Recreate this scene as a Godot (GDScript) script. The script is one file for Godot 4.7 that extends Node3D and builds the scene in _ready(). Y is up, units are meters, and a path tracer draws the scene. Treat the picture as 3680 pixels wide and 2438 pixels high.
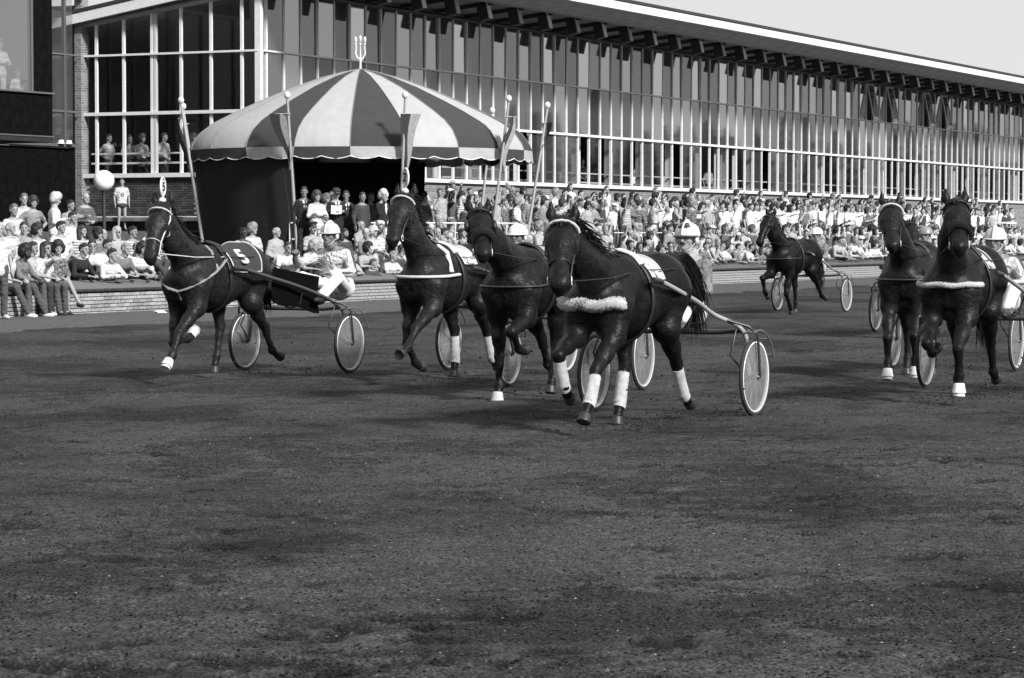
extends Node3D
# A harness race on a cinder track in front of a long glazed grandstand, black and white.
# World: x right, y up, the camera looks along -z. The stand, the track wall and the terraces are
# laid out in a frame of their own: s metres along the stand, p metres across it (see fr()).

const FC := 0.4415        # direction of the stand: (sin, cos) of its angle to the line of sight
const FS := 0.8970
const STAND_TURN := 1.1135  # rotation.y that turns local +x along the stand (s) and local -z across it, away from the track (p)

var mats := {}
var used_names := {}
var rng := RandomNumberGenerator.new()
var jobs: Array = []
var job_out: Array = []
var tex := {}

# ---------------------------------------------------------------- mesh builder
class Mb:
	var v := PackedVector3Array()
	var n := PackedVector3Array()
	var t := PackedVector2Array()
	var c := PackedColorArray()
	var i := PackedInt32Array()
	var tint := Color(1, 1, 1)

	func add(p: Vector3, nn: Vector3, uv := Vector2.ZERO) -> int:
		v.append(p); n.append(nn); t.append(uv); c.append(tint)
		return v.size() - 1

	func quad(a: Vector3, b: Vector3, d: Vector3, e: Vector3, su := 1.0, sv := 1.0) -> void:
		var nn := (d - a).cross(b - a).normalized()
		var k := v.size()
		add(a, nn, Vector2(0, 0)); add(b, nn, Vector2(su, 0)); add(d, nn, Vector2(su, sv)); add(e, nn, Vector2(0, sv))
		i.append_array([k, k + 1, k + 2, k, k + 2, k + 3])

	func tri(a: Vector3, b: Vector3, d: Vector3) -> void:
		var nn := (d - a).cross(b - a).normalized()
		var k := v.size()
		add(a, nn); add(b, nn); add(d, nn)
		i.append_array([k, k + 1, k + 2])

	func box(ce: Vector3, sz: Vector3, b := Basis.IDENTITY) -> void:
		var h := sz * 0.5
		for ax in 3:
			for sg in [-1.0, 1.0]:
				var nn := Vector3.ZERO; nn[ax] = sg
				var u := Vector3.ZERO; u[(ax + 1) % 3] = h[(ax + 1) % 3]
				var w := Vector3.ZERO; w[(ax + 2) % 3] = h[(ax + 2) % 3]
				var o := nn * h
				var k := v.size()
				var lu: float = 2.0 * h[(ax + 1) % 3]
				var lw: float = 2.0 * h[(ax + 2) % 3]
				var q := [o - u - w, o + u - w, o + u + w, o - u + w]
				var uvs := [Vector2(0, 0), Vector2(lu, 0), Vector2(lu, lw), Vector2(0, lw)]
				for m in 4:
					add(ce + b * q[m], b * nn, uvs[m])
				i.append_array([k, k + 1, k + 2, k, k + 2, k + 3])

	# box with its edges cut off, for pieces whose edges catch light
	func bevel_box(ce: Vector3, sz: Vector3, r: float, b := Basis.IDENTITY) -> void:
		var h := sz * 0.5
		var g := h - Vector3(r, r, r)
		for ax in 3:
			for sg in [-1.0, 1.0]:
				var nn := Vector3.ZERO; nn[ax] = sg
				var a1 := (ax + 1) % 3
				var a2 := (ax + 2) % 3
				var q: Array = []
				for m in [[-1, -1], [1, -1], [1, 1], [-1, 1]]:
					var p := Vector3.ZERO
					p[ax] = sg * h[ax]; p[a1] = m[0] * g[a1]; p[a2] = m[1] * g[a2]
					q.append(ce + b * p)
				face(q, b * nn)
		for ax in 3:
			var a1 := (ax + 1) % 3
			var a2 := (ax + 2) % 3
			for s1 in [-1.0, 1.0]:
				for s2 in [-1.0, 1.0]:
					var nn := Vector3.ZERO; nn[a1] = s1; nn[a2] = s2
					var q: Array = []
					for m in [[-1, 0], [1, 0], [1, 1], [-1, 1]]:
						var p := Vector3.ZERO
						p[ax] = m[0] * g[ax]
						p[a1] = s1 * (h[a1] if m[1] == 0 else g[a1]); p[a2] = s2 * (g[a2] if m[1] == 0 else h[a2])
						q.append(ce + b * p)
					face(q, b * nn.normalized())

	func face(q: Array, nn: Vector3) -> void:
		var k := v.size()
		for p in q:
			add(p, nn, Vector2(p.x + p.z, p.y))
		for m in range(1, q.size() - 1):
			i.append_array([k, k + m, k + m + 1])

	func ball(ce: Vector3, r: Vector3, seg := 12, rings := 8, from := 0.0, upto := PI) -> void:
		var k := v.size()
		for a in rings + 1:
			var th := lerpf(from, upto, float(a) / rings)
			for b in seg + 1:
				var ph := TAU * b / seg
				var d := Vector3(sin(th) * cos(ph), cos(th), sin(th) * sin(ph))
				add(ce + d * r, (d / r).normalized(), Vector2(float(b) / seg, float(a) / rings))
		grid_index(k, rings, seg)

	func grid_index(k: int, rows: int, cols: int) -> void:
		for a in rows:
			for b in cols:
				var p := k + a * (cols + 1) + b
				i.append_array([p, p + 1, p + cols + 2, p, p + cols + 2, p + cols + 1])

	# swept tube; radii is one number or one per point; squash flattens it along the second axis
	func tube(path: Array, radii: Array, seg := 8, caps := true, squash := 1.0, up := Vector3.UP) -> void:
		var m := path.size()
		var k := v.size()
		var ref := up
		for a in m:
			var d: Vector3 = ((path[mini(a + 1, m - 1)] as Vector3) - (path[maxi(a - 1, 0)] as Vector3)).normalized()
			if absf(d.dot(ref)) > 0.98:
				ref = Vector3(1, 0, 0) if absf(d.x) < 0.9 else Vector3(0, 0, 1)
			var s := d.cross(ref).normalized()
			var w := s.cross(d).normalized()
			ref = w
			var r: float = radii[mini(a, radii.size() - 1)]
			for b in seg + 1:
				var ph := TAU * b / seg
				var o := s * cos(ph) + w * sin(ph) * squash
				add(path[a] + o * r, (s * cos(ph) * squash + w * sin(ph)).normalized(), Vector2(float(b) / seg, float(a) / maxf(1, m - 1)))
		grid_index(k, m - 1, seg)
		if caps:
			for e in [0, m - 1]:
				var d: Vector3 = ((path[0] as Vector3) - (path[1] as Vector3)).normalized() if e == 0 else ((path[m - 1] as Vector3) - (path[m - 2] as Vector3)).normalized()
				var q: Array = []
				for b in seg:
					q.append(v[k + e * (seg + 1) + b])
				face(q, d)

	func lathe(pr: Array, seg: int, tr := Transform3D.IDENTITY, from := 0.0, upto := TAU) -> void:
		var k := v.size()
		for a in pr.size():
			var p0: Vector2 = pr[maxi(a - 1, 0)]
			var p1: Vector2 = pr[mini(a + 1, pr.size() - 1)]
			var d := (p1 - p0).normalized()
			for b in seg + 1:
				var ph := lerpf(from, upto, float(b) / seg)
				var rad := Vector3(cos(ph), 0, sin(ph))
				var q: Vector2 = pr[a]
				add(tr * (rad * q.x + Vector3(0, q.y, 0)), (tr.basis * (rad * -d.y + Vector3(0, d.x, 0))).normalized() * -1.0, Vector2(float(b) / seg, float(a) / pr.size()))
		grid_index(k, pr.size() - 1, seg)

	func put(arr: Array, tr: Transform3D) -> void:   # adds arrays [v, n, i, c] moved by tr
		var k := v.size()
		for a in (arr[0] as PackedVector3Array).size():
			v.append(tr * arr[0][a]); n.append((tr.basis * arr[1][a]).normalized()); t.append(Vector2.ZERO)
			c.append(arr[3][a] if arr.size() > 3 else tint)
		for a in arr[2]:
			i.append(a + k)

	func mesh(m: Material = null) -> ArrayMesh:
		for a in range(0, i.size(), 3):
			var p := i[a]; var q := i[a + 1]; var r := i[a + 2]
			if (v[r] - v[p]).cross(v[q] - v[p]).dot(n[p] + n[q] + n[r]) < 0.0:
				i[a + 1] = r; i[a + 2] = q
		var arr: Array = []
		arr.resize(Mesh.ARRAY_MAX)
		arr[Mesh.ARRAY_VERTEX] = v; arr[Mesh.ARRAY_NORMAL] = n; arr[Mesh.ARRAY_TEX_UV] = t; arr[Mesh.ARRAY_COLOR] = c; arr[Mesh.ARRAY_INDEX] = i
		var am := ArrayMesh.new()
		am.add_surface_from_arrays(Mesh.PRIMITIVE_TRIANGLES, arr)
		if m:
			am.surface_set_material(0, m)
		return am

# ---------------------------------------------------------------- bodies: smooth union of tapered capsules, meshed as surface nets
# a bone is [from, to, radius from, radius to, blend, side scale]
func sdf(bones: Array, h: float) -> Array:
	var nb := bones.size()
	var A := PackedVector3Array(); var D := PackedVector3Array()
	var RA := PackedFloat32Array(); var DR := PackedFloat32Array(); var IL := PackedFloat32Array(); var K := PackedFloat32Array(); var F := PackedFloat32Array()
	var lo := Vector3(1e9, 1e9, 1e9); var hi := -lo
	var kmax := 0.0
	for b in bones:
		var f: float = b[5] if b.size() > 5 else 1.0
		var p: Vector3 = b[0]; var q: Vector3 = b[1]
		var rm: float = maxf(b[2], b[3])
		var ex := Vector3(rm, rm, rm / f) + Vector3(0.02, 0.02, 0.02)
		lo = lo.min(p - ex).min(q - ex); hi = hi.max(p + ex).max(q + ex)
		var a := Vector3(p.x, p.y, p.z * f); var d := Vector3(q.x, q.y, q.z * f) - a
		A.append(a); D.append(d); RA.append(b[2]); DR.append(float(b[3]) - float(b[2])); IL.append(1.0 / maxf(d.length_squared(), 1e-8)); K.append(b[4]); F.append(f)
		kmax = maxf(kmax, b[4])
	lo -= Vector3.ONE * h * 2.0
	const B := 5
	var bw := B * h
	var nbx := int(ceil((hi.x - lo.x + 2 * h) / bw)); var nby := int(ceil((hi.y - lo.y + 2 * h) / bw)); var nbz := int(ceil((hi.z - lo.z + 2 * h) / bw))
	var nx := nbx * B + 1; var ny := nby * B + 1; var nz := nbz * B + 1
	var sy := nx; var sz := nx * ny
	var val := PackedFloat32Array(); val.resize(nx * ny * nz); val.fill(1.0)
	var hd := bw * 0.8661
	var active := PackedInt32Array()
	for bz in nbz:
		for by in nby:
			for bx in nbx:
				var ce := lo + Vector3((bx + 0.5) * bw, (by + 0.5) * bw, (bz + 0.5) * bw)
				var list := PackedInt32Array()
				var acc := 1e3
				for m in nb:
					var f := F[m]
					var pa := Vector3(ce.x, ce.y, ce.z * f) - A[m]
					var tt := clampf(pa.dot(D[m]) * IL[m], 0.0, 1.0)
					var d := (pa - D[m] * tt).length() - RA[m] - DR[m] * tt
					if d < hd * maxf(1.0, f) + kmax:
						list.append(m)
						var kk := K[m]
						var e := kk - absf(acc - d)
						acc = minf(acc, d)
						if e > 0.0:
							acc -= e * e / kk * 0.25
				if list.is_empty() or acc > hd * 1.45:
					continue
				if acc < -hd * 1.45:
					for z in B + 1:
						for y in B + 1:
							for x in B + 1:
								val[(bx * B + x) + (by * B + y) * sy + (bz * B + z) * sz] = -1.0
					continue
				active.append(bx); active.append(by); active.append(bz)
				for z in B + 1:
					for y in B + 1:
						var at := bx * B + (by * B + y) * sy + (bz * B + z) * sz
						var pp := lo + Vector3(bx * bw, (by * B + y) * h, (bz * B + z) * h)
						for x in B + 1:
							var r := 1e3
							var px := pp.x + x * h
							for m in list:
								var pa := Vector3(px, pp.y, pp.z * F[m]) - A[m]
								var tt := clampf(pa.dot(D[m]) * IL[m], 0.0, 1.0)
								var d := (pa - D[m] * tt).length() - RA[m] - DR[m] * tt
								var kk := K[m]
								var e := kk - absf(r - d)
								r = minf(r, d)
								if e > 0.0:
									r -= e * e / kk * 0.25
							val[at + x] = r if r != 0.0 else 1e-6
	var vid := PackedInt32Array(); vid.resize(val.size()); vid.fill(-1)
	var V := PackedVector3Array(); var cells := PackedInt32Array()
	var off := PackedInt32Array([0, 1, sy, sy + 1, sz, sz + 1, sz + sy, sz + sy + 1])
	var ea := PackedInt32Array([0, 2, 4, 6, 0, 1, 4, 5, 0, 1, 2, 3]); var eb := PackedInt32Array([1, 3, 5, 7, 2, 3, 6, 7, 4, 5, 6, 7])
	for g in range(0, active.size(), 3):
		for z in B:
			for y in B:
				for x in B:
					var gx := active[g] * B + x; var gy := active[g + 1] * B + y; var gz := active[g + 2] * B + z
					var at := gx + gy * sy + gz * sz
					var s0 := val[at] < 0.0
					if (val[at + 1] < 0.0) == s0 and (val[at + off[2]] < 0.0) == s0 and (val[at + off[3]] < 0.0) == s0 and (val[at + off[4]] < 0.0) == s0 and (val[at + off[5]] < 0.0) == s0 and (val[at + off[6]] < 0.0) == s0 and (val[at + off[7]] < 0.0) == s0:
						continue
					var sum := Vector3.ZERO; var cnt := 0
					for e in 12:
						var va := val[at + off[ea[e]]]; var vb := val[at + off[eb[e]]]
						if (va < 0.0) != (vb < 0.0):
							var tt := va / (va - vb)
							var ca := ea[e]; var cb := eb[e]
							sum += Vector3(lerpf(ca & 1, cb & 1, tt), lerpf((ca >> 1) & 1, (cb >> 1) & 1, tt), lerpf(ca >> 2, cb >> 2, tt))
							cnt += 1
					vid[at] = V.size()
					V.append(lo + (Vector3(gx, gy, gz) + sum / cnt) * h)
					cells.append(at)
	var I := PackedInt32Array()
	var steps := [1, sy, sz]
	for at in cells:
		var s0 := val[at] < 0.0
		for ax in 3:
			var s1: bool = val[at + steps[ax]] < 0.0
			if s0 == s1:
				continue
			var u: int = steps[(ax + 1) % 3]; var w: int = steps[(ax + 2) % 3]
			if at - u - w < 0:
				continue
			var q0 := vid[at]; var q1 := vid[at - u]; var q2 := vid[at - u - w]; var q3 := vid[at - w]
			if q1 < 0 or q2 < 0 or q3 < 0:
				continue
			if s0:
				I.append_array([q0, q2, q1, q0, q3, q2])
			else:
				I.append_array([q0, q1, q2, q0, q2, q3])
	var N := PackedVector3Array(); N.resize(V.size())
	for a in range(0, I.size(), 3):
		var fn := (V[I[a + 2]] - V[I[a]]).cross(V[I[a + 1]] - V[I[a]])
		N[I[a]] += fn; N[I[a + 1]] += fn; N[I[a + 2]] += fn
	for a in N.size():
		N[a] = N[a].normalized()
	return [V, N, I]

func field(bones: Array, p: Vector3) -> float:
	var r := 1e3
	for b in bones:
		var f: float = b[5] if b.size() > 5 else 1.0
		var sc := Vector3(1, 1, f)
		var a: Vector3 = b[0] * sc
		var d: Vector3 = b[1] * sc - a
		var pa := p * sc - a
		var t := clampf(pa.dot(d) / maxf(d.length_squared(), 1e-8), 0.0, 1.0)
		var e: float = (pa - d * t).length() - b[2] - (b[3] - b[2]) * t
		var k: float = b[4]
		var g := k - absf(r - e)
		r = minf(r, e)
		if g > 0.0:
			r -= g * g / k * 0.25
	return r

func snap(bones: Array, from: Vector3, dir: Vector3, gap: float) -> Vector3:   # walks from outside along dir to the skin
	var p := from
	for k in 24:
		var d := field(bones, p) - gap
		if d < 0.0015:
			break
		p += dir * d * 0.8
	return p

func ripple(arr: Array, freq: float, amp: float, seed_no: int) -> void:        # slight unevenness of flesh under the skin
	var n := FastNoiseLite.new(); n.seed = seed_no; n.frequency = freq; n.fractal_octaves = 3
	var V: PackedVector3Array = arr[0]; var N: PackedVector3Array = arr[1]; var I: PackedInt32Array = arr[2]
	for a in V.size():
		V[a] += N[a] * n.get_noise_3dv(V[a]) * amp
	for a in N.size():
		N[a] = Vector3.ZERO
	for a in range(0, I.size(), 3):
		var fn := (V[I[a + 2]] - V[I[a]]).cross(V[I[a + 1]] - V[I[a]])
		N[I[a]] += fn; N[I[a + 1]] += fn; N[I[a + 2]] += fn
	for a in N.size():
		N[a] = N[a].normalized()
	arr[0] = V; arr[1] = N

func job_run(k: int) -> void:
	job_out[k] = sdf(jobs[k][0], jobs[k][1])

func job(bones: Array, h: float) -> int:
	jobs.append([bones, h]); job_out.append(null)
	return jobs.size() - 1

func run_jobs(first: int) -> void:
	var ids: Array = []
	for k in range(first, jobs.size()):
		ids.append(WorkerThreadPool.add_task(job_run.bind(k)))
	for d in ids:
		WorkerThreadPool.wait_for_task_completion(d)

func arr_mesh(arr: Array, m: Material = null) -> ArrayMesh:
	var a: Array = []
	a.resize(Mesh.ARRAY_MAX)
	a[Mesh.ARRAY_VERTEX] = arr[0]; a[Mesh.ARRAY_NORMAL] = arr[1]; a[Mesh.ARRAY_INDEX] = arr[2]
	if arr.size() > 3:
		a[Mesh.ARRAY_COLOR] = arr[3]
	var am := ArrayMesh.new()
	am.add_surface_from_arrays(Mesh.PRIMITIVE_TRIANGLES, a)
	if m:
		am.surface_set_material(0, m)
	return am

# ---------------------------------------------------------------- scene tree helpers
func numbered(called: String) -> String:
	var k: int = used_names.get(called, 0)
	used_names[called] = k + 1
	return called if k == 0 else "%s_%03d" % [called, k]

func thing(called: String, label: String, category: String, at := Vector3.ZERO, turn := 0.0, group := "") -> Node3D:
	var o := Node3D.new()
	o.name = numbered(called)
	add_child(o, true)
	o.position = at; o.rotation.y = turn
	o.set_meta("label", label); o.set_meta("category", category)
	if group:
		o.set_meta("group", group)
	return o

func part(called: String, me: Mesh, m: Material, parent: Node, at := Vector3.ZERO, turn := 0.0) -> MeshInstance3D:
	var o := MeshInstance3D.new()
	o.name = called
	o.mesh = me
	if m:
		o.material_override = m
	parent.add_child(o, true)
	o.position = at; o.rotation.y = turn
	return o

func lone(called: String, me: Mesh, m: Material, label: String, category: String, at := Vector3.ZERO, turn := 0.0, group := "") -> MeshInstance3D:
	var o := part(numbered(called), me, m, self, at, turn)
	o.set_meta("label", label); o.set_meta("category", category)
	if group:
		o.set_meta("group", group)
	return o

func struct(called: String, me: Mesh, m: Material, label := "") -> MeshInstance3D:
	var o := part(numbered(called), me, m, self)
	o.set_meta("kind", "structure")
	if label:
		o.set_meta("label", label)
	return o

func fr(s: float, p: float, y := 0.0) -> Vector3:   # a point of the stand's frame in the world
	return Vector3(s * FC - p * FS, y, -(s * FS + p * FC))

# ---------------------------------------------------------------- materials
func grey(l: float) -> Color:
	return Color(l, l, l).linear_to_srgb()

func mat(l: float, rough := 0.8, spec := 0.5) -> StandardMaterial3D:
	var key := "%.4f %.2f %.2f" % [l, rough, spec]
	if not mats.has(key):
		var m := StandardMaterial3D.new()
		m.albedo_color = grey(l); m.roughness = rough; m.metallic_specular = spec
		mats[key] = m
	return mats[key]

func noise_tex(size: int, freq: float, lo: float, hi: float, seed_no: int, octaves := 4, kind := FastNoiseLite.TYPE_SIMPLEX_SMOOTH, mid := 0.5) -> NoiseTexture2D:
	var f := FastNoiseLite.new()
	f.seed = seed_no; f.frequency = freq; f.noise_type = kind; f.fractal_octaves = octaves
	var t := NoiseTexture2D.new()
	t.width = size; t.height = size; t.noise = f; t.seamless = true; t.normalize = true; t.generate_mipmaps = false
	var r := Gradient.new()
	r.set_color(0, Color(lo, lo, lo)); r.set_color(1, Color(hi, hi, hi))
	r.add_point(mid, Color((lo + hi) * 0.5, (lo + hi) * 0.5, (lo + hi) * 0.5))
	t.color_ramp = r
	return t

# colour l, mottled by a noise that is mapped in metres (tile = metres of one repeat)
func mottled(key: String, l: float, rough: float, tile: float, size: int, freq: float, lo: float, seed_no: int, bump := 0.0) -> StandardMaterial3D:
	if not mats.has(key):
		var m := StandardMaterial3D.new()
		m.albedo_color = grey(l); m.roughness = rough
		m.albedo_texture = noise_tex(size, freq, lo, 1.0, seed_no)
		m.uv1_triplanar = true
		m.uv1_scale = Vector3.ONE / tile
		if bump > 0.0:
			m.heightmap_enabled = true
			m.heightmap_texture = noise_tex(size, freq * 2.0, 0.0, 1.0, seed_no + 50)
			m.heightmap_scale = bump
		mats[key] = m
	return mats[key]

func stripes(key: String, light: float, dark: float, tile: float, count: int) -> StandardMaterial3D:
	if not mats.has(key):
		var im := Image.create(16, 64, false, Image.FORMAT_RGB8)
		for y in 64:
			var on := (y * count / 64) % 2 == 0
			for x in 16:
				im.set_pixel(x, y, grey(light if on else dark))
		var m := StandardMaterial3D.new()
		m.albedo_texture = ImageTexture.create_from_image(im)
		m.uv1_triplanar = true; m.uv1_scale = Vector3.ONE / tile; m.roughness = 0.9
		mats[key] = m
	return mats[key]

# ---------------------------------------------------------------- horses, sulkies, drivers
# Local axes: +x forward, +y up, +z to the right. Angles of legs in degrees from straight down, positive forward.
func pol(deg: float, l: float) -> Vector3:
	return Vector3(sin(deg_to_rad(deg)) * l, -cos(deg_to_rad(deg)) * l, 0)

func horse_joints(d: Dictionary) -> Dictionary:
	var j := {}
	for k in 4:
		var side := -1.0 if k % 2 == 0 else 1.0      # 0 left fore, 1 right fore, 2 left hind, 3 right hind
		var a: Array = d.legs[k]
		if k < 2:
			var top := Vector3(0.56, 1.06, side * 0.15)
			var el := top + pol(a[0], 0.25) + Vector3(0, 0, side * 0.02)
			var kn := el + pol(a[1], 0.41) + Vector3(0, 0, -side * 0.02)
			var fe := kn + pol(a[2], 0.275)
			var pa := fe + pol(a[3], 0.115)
			j[k] = [top, el, kn, fe, pa, pol(a[4], 1.0)]
		else:
			var top := Vector3(-0.58, 1.17, side * 0.13)
			var st := top + pol(a[0], 0.34) + Vector3(0, 0, side * 0.04)
			var ho := st + pol(a[1], 0.42) + Vector3(0, 0, -side * 0.03)
			var fe := ho + pol(a[2], 0.33)
			var pa := fe + pol(a[3], 0.115)
			j[k] = [top, st, ho, fe, pa, pol(a[4], 1.0)]
	var yaw: float = deg_to_rad(d.get("yaw", 0.0))
	var up: float = d.get("up", 56.0)
	var nb := Vector3(0.52, 1.26, 0)
	var dir1 := Vector3(cos(deg_to_rad(up - 6)) * cos(yaw * 0.5), sin(deg_to_rad(up - 6)), cos(deg_to_rad(up - 6)) * sin(yaw * 0.5))
	var dir2 := Vector3(cos(deg_to_rad(up + 8)) * cos(yaw), sin(deg_to_rad(up + 8)), cos(deg_to_rad(up + 8)) * sin(yaw))
	var mid := nb + dir1 * 0.42
	var poll := mid + dir2 * 0.40
	var hy: float = yaw + deg_to_rad(d.get("hyaw", 0.0))
	var hp: float = deg_to_rad(d.get("nose", -56.0))
	var hd := Vector3(cos(hp) * cos(hy), sin(hp), cos(hp) * sin(hy))
	var side_v := Vector3(-sin(hy), 0, cos(hy))
	var crown := side_v.cross(hd).normalized()          # from the face outwards, at right angles to the nose line
	if crown.y < 0.0 and crown.dot(Vector3(cos(hy), 0, sin(hy))) < 0.0:
		crown = -crown
	j["nb"] = nb; j["mid"] = mid; j["poll"] = poll; j["hd"] = hd; j["hs"] = side_v; j["front"] = crown
	j["muzzle"] = poll + hd * 0.56
	j["hs_"] = d.get("head", 1.13)
	return j

func horse_bones(j: Dictionary) -> Array:
	var b: Array = []
	b.append([Vector3(0.46, 1.13, 0), Vector3(0.1, 1.11, 0), 0.27, 0.325, 0.1, 1.18])
	b.append([Vector3(0.1, 1.11, 0), Vector3(-0.34, 1.17, 0), 0.325, 0.285, 0.1, 1.15])
	b.append([Vector3(-0.3, 1.18, 0), Vector3(-0.6, 1.215, 0), 0.275, 0.27, 0.1, 1.08])
	b.append([Vector3(-0.56, 1.22, 0), Vector3(-0.76, 1.16, 0), 0.265, 0.19, 0.1, 1.05])
	b.append([Vector3(0.34, 1.41, 0), Vector3(-0.05, 1.4, 0), 0.09, 0.07, 0.1, 1.3])
	b.append([Vector3(0.6, 1.12, 0), Vector3(0.6, 0.98, 0), 0.15, 0.1, 0.06, 0.95])
	for s in [-1.0, 1.0]:
		b.append([Vector3(0.63, 1.12, s * 0.085), Vector3(0.6, 0.95, s * 0.09), 0.1, 0.085, 0.03])        # breast muscles
		b.append([Vector3(0.2, 1.4, s * 0.08), Vector3(0.56, 1.1, s * 0.15), 0.085, 0.1, 0.03])           # shoulder blade
		b.append([Vector3(-0.42, 1.42, s * 0.1), Vector3(-0.5, 1.3, s * 0.17), 0.07, 0.09, 0.04])         # point of the hip
		b.append([Vector3(-0.76, 1.28, s * 0.1), Vector3(-0.74, 1.0, s * 0.12), 0.11, 0.1, 0.05])         # buttock
	var nb: Vector3 = j.nb; var mid: Vector3 = j.mid; var poll: Vector3 = j.poll; var hd: Vector3 = j.hd; var fr_: Vector3 = j.front; var hs: Vector3 = j.hs
	b.append([nb + Vector3(-0.08, 0, 0), mid, 0.225, 0.15, 0.09, 1.3])
	b.append([mid, poll - fr_ * 0.03, 0.15, 0.105, 0.06, 1.2])
	var n0 := b.size()
	# head: brow, cheeks, nose bone, muzzle, lips
	b.append([poll + hd * 0.03, poll + hd * 0.2 - fr_ * 0.02, 0.098, 0.112, 0.04])
	b.append([poll + hd * 0.16 - fr_ * 0.07, poll + hd * 0.3 - fr_ * 0.05, 0.095, 0.07, 0.04])
	b.append([poll + hd * 0.16 + fr_ * 0.012, poll + hd * 0.46 + fr_ * 0.0, 0.086, 0.056, 0.04])
	b.append([poll + hd * 0.42 - fr_ * 0.02, poll + hd * 0.54 - fr_ * 0.02, 0.064, 0.062, 0.03])
	b.append([poll + hd * 0.5 - fr_ * 0.055, poll + hd * 0.565 - fr_ * 0.055, 0.045, 0.04, 0.02])
	for s in [-1.0, 1.0]:
		b.append([poll + hd * 0.17 + fr_ * 0.045 + hs * s * 0.07, poll + hd * 0.21 + fr_ * 0.03 + hs * s * 0.074, 0.03, 0.03, 0.02])    # brow over the eye
		b.append([poll + hd * 0.51 + fr_ * 0.018 + hs * s * 0.036, poll + hd * 0.55 + hs * s * 0.042, 0.024, 0.022, 0.015])             # nostril
		var e0: Vector3 = poll + hs * s * 0.062 - hd * 0.05
		var e1: Vector3 = e0 - hd * 0.055 + hs * s * 0.018 + fr_ * 0.02
		b.append([e0, e1, 0.026, 0.034, 0.02]); b.append([e1, e1 - hd * 0.06 + fr_ * 0.072, 0.034, 0.007, 0.015])                          # ear
	var hsc: float = j.hs_
	for k in range(n0, b.size()):
		b[k][0] = poll + (b[k][0] - poll) * hsc; b[k][1] = poll + (b[k][1] - poll) * hsc
		b[k][2] *= hsc; b[k][3] *= hsc
	for k in 4:
		var q: Array = j[k]
		var s := -1.0 if k % 2 == 0 else 1.0
		if k < 2:
			b.append([Vector3(0.3, 1.3, s * 0.12), q[0], 0.14, 0.135, 0.08])
			b.append([q[0], q[1], 0.13, 0.105, 0.07])
			b.append([q[1], (q[1] as Vector3).lerp(q[2], 0.55), 0.084, 0.062, 0.04])
			b.append([(q[1] as Vector3).lerp(q[2], 0.5), q[2], 0.07, 0.05, 0.04])
			b.append([q[2], (q[2] as Vector3).lerp(q[3], 0.25), 0.052, 0.04, 0.03])
		else:
			b.append([Vector3(-0.5, 1.27, s * 0.12), q[0], 0.19, 0.2, 0.1])
			b.append([q[0], q[1], 0.18, 0.118, 0.07])
			b.append([q[1], (q[1] as Vector3).lerp(q[2], 0.5), 0.108, 0.07, 0.05])
			b.append([(q[1] as Vector3).lerp(q[2], 0.45), q[2], 0.08, 0.05, 0.04])
			b.append([q[2] + Vector3(-0.02, 0.02, 0), (q[2] as Vector3).lerp(q[3], 0.3), 0.054, 0.042, 0.03])
		b.append([(q[2] as Vector3).lerp(q[3], 0.2), q[3], 0.038, 0.036, 0.025])
		b.append([q[3], q[3], 0.045, 0.045, 0.03])
		b.append([q[3], q[4], 0.04, 0.042, 0.025])
	return b

func lock(mb: Mb, from: Vector3, d0: Vector3, d1: Vector3, len: float, r: float) -> void:   # one lock of hair
	var pts: Array = []
	for k in 5:
		var t := k / 4.0
		pts.append(from + (d0 * t + (d1 - d0) * t * t * 0.5) * len)
	mb.tube(pts, [r, r * 0.95, r * 0.75, r * 0.5, r * 0.12], 4, false, 0.5)

func strap(mb: Mb, pts: Array, w: float) -> void:
	mb.tube(pts, [w], 5, true, 0.55)

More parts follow.
